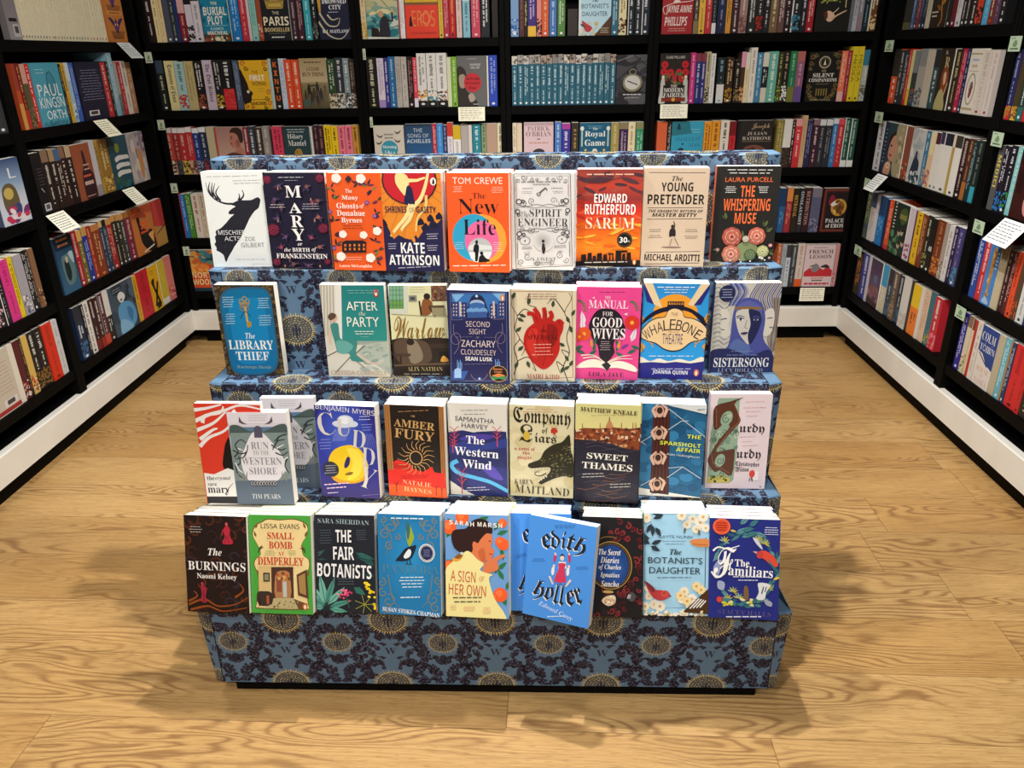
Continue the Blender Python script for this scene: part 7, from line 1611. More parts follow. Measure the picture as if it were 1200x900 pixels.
COLOURS = [('black', '1e1e1e'), ('charcoal', '3a3c40'), ('grey', '8a8a8a'), ('pale grey', 'c0c0c0'), ('white', 'e8e6e2'), ('cream', 'e8dab4'), ('beige', 'c8b898'), ('tan', 'b0845c'), ('brown', '6a4428'), ('dark brown', '3a2a20'), ('maroon', '4a2028'), ('dark red', '8a2428'), ('red', 'c83034'), ('orange', 'e0642c'), ('rust', 'a84a2c'), ('pink', 'e88a98'), ('magenta', 'd03a84'), ('yellow', 'e4c02c'), ('gold', 'c8983c'), ('olive', '7a7438'), ('green', '4a8a44'), ('dark green', '2a4a38'), ('mint', '8ac8b8'), ('teal', '2a7888'), ('light blue', '8abcd4'), ('blue', '3a74bc'), ('navy', '26305c'), ('purple', '4a3480'), ('lavender', 'd0c0d4'), ('mauve', '94607c'), ('slate', '55607a'), ('dark teal', '22363c')]
def colour_name(h):
    c = lin(h); f = lambda q: [x ** 0.42 for x in q[:3]]; a = f(c)
    return min(COLOURS, key=lambda t: sum((x - y) ** 2 for x, y in zip(a, f(lin(t[1])))))[0]

# ------------------------------------------------------------------ room shell
UP_W, SH_T, DEPTH = 0.044, 0.034, 0.26                 # upright width, shelf thickness, shelf depth
TOP_Z, BOT_Z = 2.02, 0.165
b_ = MB(); b_.box(-3.2, -1.6, -0.06, 3.2, 4.2, 0.0)
tag(b_.build('floor', M['floor']), kind='structure', label='warm oak plank floor running across the shop')
def shell(name, x0, y0, x1, y1, lab):
    b_ = MB(); b_.box(x0, y0, 0.0, x1, y1, 3.1); tag(b_.build(name, M['wall']), kind='structure', label=lab)
shell('wall_back', LEFT_X - .50, BACK_Y + DEPTH + .03, RIGHT_X + .50, BACK_Y + DEPTH + .13, 'dark wall behind the back bookcases')
shell('wall_left', LEFT_X - DEPTH - .13, 0.2, LEFT_X - DEPTH - .03, BACK_Y + DEPTH + .13, 'dark wall behind the left bookcases')
shell('wall_right', RIGHT_X + DEPTH + .03, 0.2, RIGHT_X + DEPTH + .13, BACK_Y + DEPTH + .13, 'dark wall behind the right bookcases')

def frame_of(wall, s0=0.0, z0=0.0, out=0.0):
    """matrix with x along the wall to the right, y into the wall, z up; s measured along the wall, out = distance in front of it"""
    if wall == 'B': a, n_, o = Vector((1, 0, 0)), Vector((0, -1, 0)), Vector((s0, BACK_Y, z0))
    elif wall == 'L': a, n_, o = Vector((0, 1, 0)), Vector((1, 0, 0)), Vector((LEFT_X, s0, z0))
    else: a, n_, o = Vector((0, -1, 0)), Vector((-1, 0, 0)), Vector((RIGHT_X, s0, z0))
    o = o + n_ * out; y = -n_
    return Matrix(((a.x, y.x, 0, o.x), (a.y, y.y, 0, o.y), (a.z, y.z, 1, o.z), (0, 0, 0, 1)))
def along(wall, u, z, out=0.0):
    """coordinate along the wall of the point at height z seen in pixel column u"""
    lo, hi = {'B': (-3.0, 3.0), 'L': (1.2, 3.6), 'R': (3.6, 1.2)}[wall]
    for _ in range(50):
        m_ = (lo + hi) / 2; p = frame_of(wall, m_, z, out) @ Vector((0, 0, 0))
        if pix(p)[0] < u: lo = m_
        else: hi = m_
    return lo

# black bookcase bays: (wall, left end, right end, label); each has its back board, two half uprights, and six shelves
LY0, LY1 = 2.522, 2.545
BAYS = [('B', LEFT_X + .012, -0.7215, 'black bookcase on the back wall beside the left corner'), ('B', -0.7215, -0.109, 'narrow black bookcase on the back wall, second from the left corner'),
        ('B', -0.109, 0.5035, 'narrow black bookcase on the back wall holding the blue matching series'), ('B', 0.5035, RIGHT_X - .012, 'black bookcase on the back wall beside the right corner'),
        ('L', LY0, BACK_Y - .002, 'black bookcase on the left wall running into the corner'), ('L', 1.50, LY0, 'black bookcase on the left wall at the photo edge'),
        ('R', BACK_Y - .002, LY1, 'black bookcase on the right wall running into the corner'), ('R', LY1, 1.50, 'black bookcase on the right wall at the photo edge')]
for wall, s0, s1, lab in BAYS:
    W_ = abs(s1 - s0); g = 0.0006
    root = empty('bookcase', mx=frame_of(wall, s0), label=lab, category='bookcase', group='black built-in bookcases')
    b_ = MB(); b_.box(UP_W / 2, DEPTH - .012, BOT_Z, W_ - UP_W / 2, DEPTH, TOP_Z); b_.build('back_board', M['backboard'], root)
    for e in (0, 1):
        x0 = g if e == 0 else W_ - UP_W / 2
        b_ = MB(); b_.bevbox(x0, 0, BOT_Z + .002, x0 + UP_W / 2 - g, DEPTH, TOP_Z, .0012); b_.build('upright', M['black'], root)
    for r in (0, 1, 2, 3, 4, 5):
        z = SHELF_Z[r] if r else 1.62
        b_ = MB(); b_.bevbox(UP_W / 2 + .0005, .004, z - SH_T, W_ - UP_W / 2 - .0005, DEPTH - .013, z, .0012); b_.build('shelf', M['black'], root)
    b_ = MB(); b_.bevbox(UP_W / 2 + .0005, .0, TOP_Z - SH_T, W_ - UP_W / 2 - .0005, DEPTH - .013, TOP_Z - .001, .0012); b_.build('top_panel', M['black'], root)

# plinth: black ledge, white fascia, recessed black kick board
def plinth(name, wall, s0, s1, m0, m1, lab):
    """m0 / m1: mitre (the ends run in to meet the neighbouring plinth)"""
    L_ = abs(s1 - s0); mx = frame_of(wall, s0)
    b_ = MB(); t = .02; zt, zb = PLINTH_T, PLINTH_B; q = .004
    prof = [(-.006, zb), (-.006, zt - q), (-.006 + q, zt), (t, zt), (t, zb)]
    k = len(prof); ends = []
    for e, m_ in ((0, m0), (L_, m1)):
        ends.append([(e + (m_ * y if e == 0 else -m_ * y), y, z) for y, z in prof])
    for i in range(k): b_.poly([ends[0][i], ends[1][i], ends[1][(i + 1) % k], ends[0][(i + 1) % k]], (1, 1, 1, 1))
    b_.poly(ends[0], (1, 1, 1, 1)); b_.poly(ends[1][::-1], (1, 1, 1, 1))
    o = b_.build(name, M['white']); o.matrix_world = mx; tag(o, kind='structure', label=lab)
    b_ = MB(); b_.box(.04, .035, 0.0005, L_ - .04, .05, zb + .03); b_.box(.02, t, zt - .02, L_ - .02, DEPTH, zt - .002); o2 = b_.build('kick_board', M['black'], o)
plinth('baseboard_left', 'L', 0.6, BACK_Y, 0, -1, 'white plinth under the left bookcases')
plinth('baseboard_back', 'B', LEFT_X, RIGHT_X, -1, -1, 'white plinth under the back bookcases')
plinth('baseboard_right', 'R', BACK_Y, 0.6, -1, 0, 'white plinth under the right bookcases')

# ------------------------------------------------------------------ stepped display stand covered in damask paper
TH, XC, SW = -0.0077, -0.0889, 1.225
STEP = [(1.2560, 0.0340, 0.2320), (1.4126, 0.2320, 0.4072), (1.498, 0.4072, 0.6306), (1.5923, 0.6306, 0.8554), (1.6956, 0.8554, 1.0728)]
SBACK, CH, CHB, CHY = 1.762, 0.030, 0.016, 0.010   # the corner strips widen from CHB at the foot to CH at the top
stand = empty('display_stand', mx=Matrix.Translation((XC, 1.2, 0)) @ Matrix.Rotation(TH, 4, 'Z'),
              label='stepped display stand covered in blue damask paper, filled with paperbacks', category='display stand')
def damask(z_lo, z_hi, x_lo, x_hi, seed):
    """the paper's repeat laid over a strip: returns flat polygons (points, colour, layer)"""
    rng = random.Random(seed); out = []
    PX, PZ = 0.2215, 0.172
    navy, plum, gold, dgold, dark, vein = lin('#1d2136'), lin('#43384a'), lin('#bda768'), lin('#94824e'), lin('#454a50'), lin('#5d6480')
    def put(pts, c, ly):
        q = pts
        for ax, lim, sg in ((0, x_lo, 1), (0, x_hi, -1), (1, z_lo, 1), (1, z_hi, -1)):
            o2 = []
            for i in range(len(q)):
                a, b2 = q[i - 1], q[i]; da, db = sg * (a[ax] - lim), sg * (b2[ax] - lim)
                if (da >= 0) != (db >= 0):
                    t = da / (da - db); o2.append((a[0] + t * (b2[0] - a[0]), a[1] + t * (b2[1] - a[1])))
                if db >= 0: o2.append(b2)
            q = o2
            if len(q) < 3: return
        out.append((q, c, ly))
    def leaf(x, z, ln, an, wd, c, ly):
        a = math.radians(an); dx, dz = math.cos(a), math.sin(a)
        put([(x, z), (x + dx * ln * .4 - dz * wd / 2, z + dz * ln * .4 + dx * wd / 2), (x + dx * ln, z + dz * ln), (x + dx * ln * .4 + dz * wd / 2, z + dz * ln * .4 - dx * wd / 2)], c, ly)
    def oval(x, z, rx, rz, c, ly, n_=20): put([(x + rx * math.cos(2 * math.pi * i / n_), z + rz * math.sin(2 * math.pi * i / n_)) for i in range(n_)], c, ly)
    def medallion(x, z, r, rz):
        oval(x, z, r * .86, rz * .86, dark, 2)
        n_ = int(r * 1100)
        for i in range(n_):
            t = 2 * math.pi * i / n_; k = 1.04 + .10 * (i % 2)
            put([(x + r * .84 * math.cos(t - .05), z + rz * .84 * math.sin(t - .05)), (x + r * k * math.cos(t), z + rz * k * math.sin(t)), (x + r * .84 * math.cos(t + .05), z + rz * .84 * math.sin(t + .05))], gold, 3)
        for rr in (.86, .72, .58, .44, .30, .16):
            m_ = max(5, int(rr * r * 950))
            for i in range(m_):
                t = 2 * math.pi * (i + rng.uniform(-.2, .2)) / m_; k = rng.uniform(.55, .95) * r * .17; cx, cz = x + r * rr * math.cos(t), z + rz * rr * math.sin(t)
                e = t + math.pi / 2 + rng.uniform(-.5, .5); dx, dz = math.cos(e) * k * .5, math.sin(e) * k * .42; nx, nz = -dz * .42, dx * .42
                put([(cx - dx, cz - dz), (cx + nx, cz + nz), (cx + dx, cz + dz), (cx - nx, cz - nz)], gold if rng.random() < .75 else dgold, 4)
        oval(x, z - rz * .1, r * .07, rz * .5, navy, 5, 10); oval(x - r * .16, z - rz * .1, r * .05, rz * .3, navy, 5, 8); oval(x + r * .16, z - rz * .1, r * .05, rz * .3, navy, 5, 8)
    def drop(x, z, ln, an, wd, c, ly):
        a = math.radians(an); dx, dz = math.cos(a), math.sin(a)
        put([(x + dx * ln * k - dz * wd * w_, z + dz * ln * k + dx * wd * w_) for k, w_ in ((0, 0), (.25, .22), (.55, .46), (.8, .44), (.97, .2), (1, 0), (.97, -.2), (.8, -.44), (.55, -.46), (.25, -.22))], c, ly)
    def sprig(x, z, sz, sg, an):
        # an acanthus leaf: lobes along a curling stem, paler veins
        px, pz, d = x - sz * .5 * math.cos(math.radians(an)), z - sz * .5 * math.sin(math.radians(an)), an - sg * 30
        for i in range(7):
            k = 1 - i * .09
            for side in (1, -1): drop(px, pz, sz * .55 * k * rng.uniform(.85, 1.15), d + side * rng.uniform(48, 70), sz * .34 * k, navy, 1)
            qx, qz = px + sz * .2 * math.cos(math.radians(d)), pz + sz * .2 * math.sin(math.radians(d))
            drop(px, pz, sz * .36, d, sz * .3, navy, 1)
            for side in (1, -1):
                if rng.random() < .75: drop(px, pz, sz * .34 * k, d + side * 58, sz * .08, plum if rng.random() < .6 else vein, 2)
            px, pz, d = qx, qz, d + sg * rng.uniform(14, 26)
        drop(px, pz, sz * .5, d, sz * .4, navy, 1); drop(px, pz, sz * .3, d, sz * .12, plum, 2)
    def bird(x, z, sg, k): put([(x, z), (x + sg * .010 * k, z + .005 * k), (x + sg * .022 * k, z + .003 * k), (x + sg * .013 * k, z - .001 * k), (x + sg * .008 * k, z - .006 * k)], navy, 1)
    P_, F_, xa, xb, za, zb = glyphs('W', 'sb')
    i0, i1 = int((x_lo + 2) / PX) - 1, int((x_hi + 2) / PX) + 2; j0, j1 = int(z_lo / PZ) - 2, int(z_hi / PZ) + 2
    for i in range(i0, i1):
        for j in range(j0, j1):
            X = -2 + 0.016 + i * PX; Z = j * PZ
            medallion(X, Z, .042, .036); medallion(X + PX / 2, Z + .112, .032, .026)
            for sg in (1, -1):
                for (dx, dz, sz, an) in ((.060, .048, .034, 20), (.088, .038, .030, 100), (.036, .058, .026, 150), (.060, .100, .034, 110), (.072, .075, .026, 40), (.052, .136, .030, 60), (.082, .146, .030, 170), (.030, .146, .020, 120), (.100, .066, .018, 90), (.044, .020, .020, 130), (.024, .126, .016, 30), (.100, .145, .020, 60), (.095, .012, .022, 120), (.040, .085, .018, 200), (.066, .010, .024, 60), (.060, .160, .022, 20)):
                    sprig(X + sg * dx, Z + dz, sz, sg, an if sg > 0 else 180 - an)
                bird(X + sg * .006, Z + .108, sg, 1); bird(X + sg * .010, Z + .072, sg, .9); bird(X + PX / 2 + sg * .008, Z + .076, sg, .8)
                drop(X + sg * .004, Z + .124, .034, 90 - sg * 55, .014, navy, 1); drop(X + sg * .004, Z + .122, .030, 90 - sg * 80, .009, navy, 1)
            drop(X, Z + .118, .026, 90, .018, navy, 1); drop(X + PX / 2, Z + .055, .026, 90, .018, navy, 1); drop(X + PX / 2, Z + .150, .02, -90, .014, plum, 1)
            k = .024 / (xb - xa)
            for f in F_: put([(X + (P_[v][0] - (xa + xb) / 2) * k, Z + .090 + (P_[v][1] - (za + zb) / 2) * k) for v in f], navy, 6)
    return out
BLUE, SEAM = lin('#536f89'), lin('#15171f')
LEAN = [math.radians(d) for d in (18, 6, 1.5, 3, 0)]   # how far each ledge dips towards the back; the riser above it leans back as much
def riser_foot(i):                                      # where riser i meets the ledge below it
    (yf, _, zf), (yt, _, zt) = STEP[i - 1], STEP[i]; t = math.tan(LEAN[i - 1])
    y = (yt - (zt - zf) * t - yf * t * t) / (1 - t * t) if t else yt
    return y, zf - (y - yf) * t
run = 0.0
for i, (y0, z0, z1) in enumerate(STEP):
    b_ = MB(); h2 = SW / 2; q = .003; yb = SBACK - 1.2
    yt = y0 - 1.2; yl, zl = (yt, z0) if i == 0 else riser_foot(i)
    if i: yl -= 1.2
    t = math.tan(LEAN[i])
    if i < 4: ye, ze = riser_foot(i + 1); ye -= 1.2; ye += .012; ze -= .012 * t
    else: ye, ze = yb, z1
    xi = h2 - CH
    def outline(y, d, yback, c): return [(-xi + d * .4, y + d), (xi - d * .4, y + d), (xi + c - d, y + CHY * c / CH + d * .4), (xi + c - d, yback - d), (-xi - c + d, yback - d), (-xi - c + d, y + CHY * c / CH + d * .4)]
    lo, mi_, up_ = outline(yl, 0, yb, CHB), outline(yt, 0, yb, CH), outline(yt, q, yb, CH)
    zf = lambda y: z1 - max(0, min(y, ye) - yt) * t
    r0 = [(*p_, zl) for p_ in lo]; r1 = [(*p_, zf(p_[1]) - q) for p_ in mi_]; r2 = [(*p_, zf(p_[1])) for p_ in up_]
    for ra, rb in ((r0, r1), (r1, r2)):
        for e in range(6): f = (e + 1) % 6; b_.poly([ra[e], ra[f], rb[f], rb[e]], BLUE)
    xl, xr = r2[5][0], r2[2][0]
    b_.poly([r2[0], r2[1], r2[2], (xr, ye, zf(ye)), (xl, ye, zf(ye)), r2[5]], BLUE)
    b_.poly([(xl, ye, zf(ye)), (xr, ye, zf(ye)), r2[3], r2[4]], BLUE); b_.poly(r0[::-1], BLUE)
    ly = lambda k: .00003 * (k + 1)
    hf = math.hypot(z1 - zl, yt - yl); ca, sa = (z1 - zl) / hf, (yt - yl) / hf; dp = math.hypot(ye - yt, (ye - yt) * t) - .004 if i < 4 else yb - yt - .008
    # front face, then the ledge, as one run of paper; the chamfered corners carry the side strips
    for pts, c, k in damask(run, run + hf, -h2 + CH, h2 - CH, 5): b_.poly([(px, yl + (pz - run) * sa - ly(k), zl + (pz - run) * ca) for px, pz in pts], c)
    for pts, c, k in damask(run + hf, run + hf + dp, -h2 + CH, h2 - CH, 5): b_.poly([(px, yt + (pz - run - hf) * math.cos(LEAN[i]) + q, z1 - (pz - run - hf) * math.sin(LEAN[i]) - q * t + ly(k)) for px, pz in pts], c)
    for sg in (1, -1):
        for pts, c, k in damask(run, run + hf - q - CHY * t - .001, 0, 1.06 * CH, 6 + sg):
            W = lambda pz: CHB + (CH - CHB) * (pz - run) / hf
            b_.poly([(sg * (xi + min(px / (1.06 * CH), 1) * W(pz) + .3 * ly(k)), yl + (pz - run) * sa + min(px / (1.06 * CH), 1) * W(pz) * CHY / CH - ly(k), zl + (pz - run) * ca) for px, pz in pts], c)
        b_.poly([(sg * (h2 - CH - .0022), yl - ly(7), zl), (sg * (h2 - CH), yl - ly(7), zl), (sg * (h2 - CH), yt - ly(7), z1 - q), (sg * (h2 - CH - .0022), yt - ly(7), z1 - q)], SEAM)
        b_.poly([(sg * (h2 - CH), ye, zf(ye) + ly(7)), (sg * (h2 - CH - .002), ye, zf(ye) + ly(7)), (sg * (h2 - CH - .002), yt + q, zf(yt + q) + ly(7)), (sg * (h2 - CH), yt + q, zf(yt + q) + ly(7))], SEAM)
        for pts, c, k in damask(run, run + hf - .03, 0.05, 0.05 + yb - yt - .03, 9): b_.poly([(sg * (xi + CHB + (CH - CHB) * (pz - run) / hf + ly(k)), yt + CHY + px - .045, zl + pz - run) for px, pz in pts], c)
    b_.build('step', M['wallpaper'], stand)
    run += hf + dp
b_ = MB(); b_.box(-SW / 2 + .05, STEP[0][0] - 1.2 + .014, 0.0005, SW / 2 - .05, SBACK - 1.2 - .03, STEP[0][1] - .0002); b_.build('recessed_base', M['black'], stand)

# ------------------------------------------------------------------ books on the stand
SHORT = ['stag', 'pink-flowered', 'orange rose', 'dancer', 'orange disc', 'grey engraved', 'sunset', 'beige poster', 'black rose', 'golden key', 'jetty', 'gold script', 'art deco', 'heart', 'pink profile',
         'cartouche', 'three women', 'red branch', 'grey pathway', 'half-hidden grey pathway', 'violet moon', 'golden sun', 'blue river', 'wolf', 'rooftop', 'rower', 'illuminated initial', 'red dress', 'green doorway', 'agave',
         'magpie', 'orange grove', 'puppet', 'half-hidden puppet', 'blue oval', 'blossom', 'wreath']
TIER = {1: 'top tier', 2: 'second tier', 3: 'third tier', 4: 'bottom tier'}
BOOKS = []                                # every book: area it shows, how to build it
def book_object(it, parent_mx, meshes):
    root = empty('paperback', mx=parent_mx, label=it['label'], category='book', group=it['group'])
    for nm, me in zip(('cover', 'pages'), meshes):
        o = bpy.data.objects.new(nm, me); C.objects.link(o); o.parent = root
    return root
ledge = {1: 3, 2: 2, 3: 1, 4: 0}
tr_inv = stand.matrix_world.inverted()
arts = {}
for i, (row, Z, TL, TR, BR, BL, t, ncop, spc, bkc, fn, lab) in enumerate(DISPLAY):
    px = [(Z[0] + p[0] / Z[2], Z[1] + p[1] / Z[2]) for p in (TL, TR, BR, BL)]
    li = ledge[row]; al = LEAN[li]; yf, _, zf_ = STEP[li]; yr, zr = riser_foot(li + 1)
    twin = DISPLAY[i - 1] if fn is None else None
    up = Vector((0, math.sin(al), math.cos(al)))          # square to the ledge the stack stands on
    p0 = Vector((0, yf, zf_)) + up * .0008
    def hit(u, v):
        d = ray(u, v); o = Vector((0, 0, CAM_H)); return o + d * ((p0 - o).dot(up) / d.dot(up))
    bl, br = hit(*px[3]), hit(*px[2]); mid = (bl + br) / 2; wd = (br - bl).length
    yaw = math.atan2(br.y - bl.y, br.x - bl.x); yaw = max(min(yaw, .10), -.12 if fn is not c_holler else -.36)
    wd = min(max(wd, .113), .137)
    d_r = Vector((0, math.cos(al), -math.sin(al)))        # along the ledge towards the riser
    for k in range(3):
        xd = Vector((math.cos(yaw), math.sin(yaw) * math.cos(al), -math.sin(yaw) * math.sin(al))); back = up.cross(xd)
        bl = mid - xd * wd / 2; br = mid + xd * wd / 2
        gap = min((Vector((0, yr, zr)) - c).dot(d_r) for c in (bl, br)) - .003
        if k == 0 and gap < t: yaw *= .3
        elif k == 1 and gap < .020: mid = mid - d_r * (.020 - gap)
    n_ = max(0, min(ncop, int((gap - t) / (t + .0008))))
    t = min(t, gap)
    if fn is c_holler:
        k = math.radians(-5); xd, up = xd * math.cos(k) + up * math.sin(k), up * math.cos(k) - xd * math.sin(k); bl = mid - xd * wd / 2
    tgt = (px[0][1] + px[1][1]) / 2; mid = bl + xd * wd / 2
    lo, hi = .15, .26
    for _ in range(40):
        m_ = (lo + hi) / 2
        if pix(mid + up * m_)[1] > tgt: lo = m_
        else: hi = m_
    ht = min(max(lo, .188), .222)
    def mx_at(o): return Matrix(((xd.x, back.x, up.x, o.x), (xd.y, back.y, up.y, o.y), (xd.z, back.z, up.z, o.z), (0, 0, 0, 1)))
    it = dict(kind='display', w=wd, h=ht, t=t, spine=spc, back=bkc, fn=fn or twin[10], corners=(TL, TR, BR, BL) if fn else None, label=lab, group='paperbacks on the %s of the display' % TIER[row], mxs=[mx_at(bl)], area=9000)
    if twin: it['twin'] = BOOKS[-1] if BOOKS[-1]['kind'] == 'display' else next(b for b in reversed(BOOKS) if b['kind'] == 'display')
    BOOKS.append(it)
    for k in range(1, n_ + 1):
        j = back * (k * (t + .0008)) + xd * random.Random(i * 9 + k).uniform(-.003, .003)
        BOOKS.append(dict(kind='copy', of=it, mx=mx_at(bl + j), label='%s copy behind the %s paperback, white page edge showing, %s' % (nth(k - 1), SHORT[i], TIER[row]), group=it['group'], area=420 - 40 * k))

# ------------------------------------------------------------------ books on the shelves
def parse(line):
    body, _, desc = line.partition('|'); tk = body.split()
    x0, x1 = (float(v) for v in tk[0].split('-')); return x0, x1, tk[1], tk[2:], desc.strip()
WALLP = {'B': 'back', 'L': 'left', 'R': 'right'}
for wall, row, zm, bay, txt in SHELVES:
    items = []
    for ln in txt.strip().split('\n'):
        ln = ln.strip()
        if ln.startswith('SERIES'):
            _, a, b2, n_ = ln.split(); a, b2, n_ = float(a), float(b2), int(n_)
            for k in range(n_): items.append((a + (b2 - a) * k / n_, a + (b2 - a) * (k + .96) / n_, '2f6478', ['m:c8dce0', 't:%s:.17' % random.Random(k).choice(['c8c4bc', 'a8a49c', '8a8884', 'd8d0c4', 'b09a88']), 'p2:8a8480,5a4a40', 'l:f0f4f4', 'l2:1f3c4c'], 'blue series spine with pale top'))
        elif ln.startswith('CREAMS'):
            _, a, b2, n_ = ln.split(); a, b2, n_ = float(a), float(b2), int(n_)
            for k in range(n_):
                f0, f1 = k / n_, (k + .97) / n_
                items.append((a + (b2 - a) * f0, a + (b2 - a) * f1, 'eadfbe', ['m:d0c4a0', 'l:%s' % random.Random(k + 5).choice(['c87850', '4a6a58', '3a3a40', '5c5a80', 'b04838', '7a8a5c', '2c4a3c'])], 'tall cream spine with coloured dot'))
        else: items.append(parse(ln))
    z = SHELF_Z[row]
    for k, (x0, x1, col, el, desc) in enumerate(items):
        s0, s1 = along(wall, x0, z + zm, -.012), along(wall, x1, z + zm, -.012); wd = abs(s1 - s0) - .0006
        h = .198; rr = random.Random(hash((wall, row, bay, k)) if False else int(x0 * 10) + row * 7919); h += rr.uniform(-.004, .003)
        if desc.startswith('tall cream'): h = .19
        tall = [e for e in el if e[:2] == 'h:']
        if tall: h = float(tall[0][2:])
        face = next((e[2:] for e in el if e[:2] == 'F:'), None)
        name = desc or '%s spine%s' % (colour_name(col), next((' with %s lettering' % colour_name(e[2:8]) for e in el if e[:2] == 'm:'), ''))
        where = '%s %s' % (WHERE[bay], ROW[row])
        if face: lab = '%s, %s' % (name if 'cover' in name else name + ' cover', where)
        else: lab = '%s, %s from left, %s' % (name, nth(k), where)
        hpx = {('B', 1): 46, ('B', 3): 42, ('L', 1): 55, ('R', 1): 34}.get((wall, row), 62)
        if bay in ('B1', 'B4') and row == 3: hpx = 48
        cx0, cx1 = max(0, min(x0, x1)), min(1200, max(x0, x1))
        it = dict(kind='face' if face else 'spine', label=lab, group='paperbacks on the %s wall %s' % (WALLP[wall], ROW[row]), col=col, el=el, h=h, area=(cx1 - cx0) * hpx * (3 if face else 1), seed=rr.randrange(9999))
        if face: it.update(w=wd, t=.022, fn=globals()['f_' + face], mx=frame_of(wall, s0 + (.0003 if wall != 'R' else -.0003), z + .0004, -.012))
        else:
            m_ = frame_of(wall, s1 - (.0003 if wall != 'R' else -.0003), z + .0004, -.012 - rr.uniform(0, .004))
            it.update(w=.129, t=wd, mx=m_ @ Matrix(((0, -1, 0, 0), (1, 0, 0, 0), (0, 0, 1, 0), (0, 0, 0, 1))))
        BOOKS.append(it)

def spine_art(it):
    t, h = it['t'], it['h']; a = Art(t, h, [(0, 0), (100, 0), (100, 1000), (0, 1000)], it['seed']); a.bg('#' + it['col']); rg = a.rng
    top, bot = 0, 1000; text = None
    for e in it['el']:
        k = e.split(':')
        if k[0] == 't': f = float(k[2]) if len(k) > 2 else .15; a.rect(0, 0, 100, 1000 * f, '#' + k[1]); top = 1000 * f
        elif k[0] == 'b': f = float(k[2]) if len(k) > 2 else .25; a.rect(0, 1000 - 1000 * f, 100, 1000, '#' + k[1]); bot = 1000 - 1000 * f
        elif k[0] == 'e': a.rect(0, 0, 16, 1000, '#' + k[1])
    for e in it['el']:
        k = e.split(':')
        if k[0] == 'p': y0 = bot if bot < 1000 else 680; a.blotch(0, y0, 100, 960, ['#' + c for c in k[1].split(',')], 34, 9, 24, .8); bot = min(bot, y0)
        elif k[0] == 'p2': a.blotch(0, 10, 100, 150, ['#' + c for c in k[1].split(',')], 5, 14, 30, 1.2)
        elif k[0] == 'k': a.rect(0, 880, 100, 1000, '#1c1a1a'); a.ell(50, 940, 22, 22, '#e8e8e4', n_=10)
    for e in it['el']:
        k = e.split(':')
        if k[0] == 'T':
            text = k[2].replace('_', ' '); y0, y1 = top + 60, min(bot, 900) - 40; ln = (y1 - y0) * (.95 if len(text) > 8 else .62)
            if text == 'KINTU':
                for j, ch in enumerate(text): a.text(ch, k[3], 50, 120 + j * 165, w_=58, h_=105, c='#' + k[1])
            elif text == '48': a.text(text, k[3], 50, 560, w_=74, h_=90, c='#' + k[1])
            else: a.text(text, k[3], 50, y0 + ln / 2 + (y1 - y0 - ln) * .3, w_=ln, h_=58, c='#' + k[1], rot=-90, vert=True)
    for e in it['el']:
        k = e.split(':')
        if k[0] == 'm' and not text:
            y, y1 = top + 50, min(bot, 920) - 30; two = rg.random() < .35
            L1 = (y1 - y) * rg.uniform(.45, .62)
            for (ya, yb2, xs, wd) in ([(y, y + L1, 50, 40), (y + L1 + 60, y1, 50, 24)] if not two else [(y, y1 * .9, 34, 24), (y + 30, y1 * .8, 68, 20)]):
                yy = ya; grp = len(a.shapes)
                while yy < yb2:
                    ln = rg.uniform(14, 34)
                    if rg.random() < .82: a.rect(xs - wd / 2 * rg.uniform(.6, 1), yy, xs + wd / 2 * rg.uniform(.6, 1), min(yy + ln * .66, yb2), '#' + k[1])
                    yy += ln
                a.merge(grp)
        elif k[0] == 'l': a.ell(50, 945, 20, 24, '#' + k[1], n_=8)
        elif k[0] == 'l2': a.rect(0, 985, 100, 1000, '#' + k[1])
    return a
INK = 0.76                                # the listed shelf colours were read off bright; the printed inks are this much deeper
def meshes_of(it):
    if it['kind'] == 'display':
        if it.get('twin'): c = it['twin']['corners']
        else: c = it['corners']
        a = Art(it['w'], it['h'], c, 11); it['fn'](a); cm = cover_mb(it['w'], it['h'], it['t'], it['spine'], it['back'], a)
    elif it['kind'] == 'face':
        a = Art(it['w'], it['h'], None, 3); it['fn'](a); cm = cover_mb(it['w'], it['h'], it['t'], it['col'], it['col'], a)
    else:
        cm = cover_mb(it['w'], it['h'], it['t'], it['col'], it['col'], None, spine_art(it))
    k = INK if it['kind'] != 'display' else 0.93
    cm.c = [(r * k, g * k, b2 * k, 1.0) for r, g, b2, _ in cm.c]
    return cm, pages_mb(it['w'], it['h'], it['t'])
order = sorted((b for b in BOOKS), key=lambda b: -b['area'])
LIMIT = 308
alone = set(id(b) for b in order[:LIMIT]); rest = MB()
for b in BOOKS:
    if b['kind'] == 'copy': continue
    cm, pm = meshes_of(b); mx = b['mxs'][0] if b['kind'] == 'display' else b['mx']
    if id(b) in alone:
        me = (cm.mesh('cover', [M['print']]), pm.mesh('pages', [M['pages']])); b['me'] = me
        b['obj'] = book_object(b, mx, me)
    else:
        pm.m = [1] * len(pm.m); rest.extend(cm, mx); rest.extend(pm, mx)
def copy_tree(src, mx):
    r = src.copy(); C.objects.link(r); r.matrix_world = mx
    for ch in src.children:
        c = ch.copy(); C.objects.link(c); c.parent = r
    return r
for b in BOOKS:                                       # further copies of a title standing behind its front copy
    if b['kind'] != 'copy': continue
    if id(b) in alone:
        r = copy_tree(b['of']['obj'], b['mx']); r['label'] = b['label']; r['group'] = b['group']
    else:
        o = b['of']; cm = cover_mb(o['w'], o['h'], o['t'], o['spine'], o['back']); pm = pages_mb(o['w'], o['h'], o['t']); pm.m = [1] * len(pm.m)
        rest.extend(cm, b['mx']); rest.extend(pm, b['mx'])
rest.build('shelf_books', [M['print'], M['pages']], kind='stuff', label='the remaining narrow paperbacks that fill the shelves and stacks', category='books')

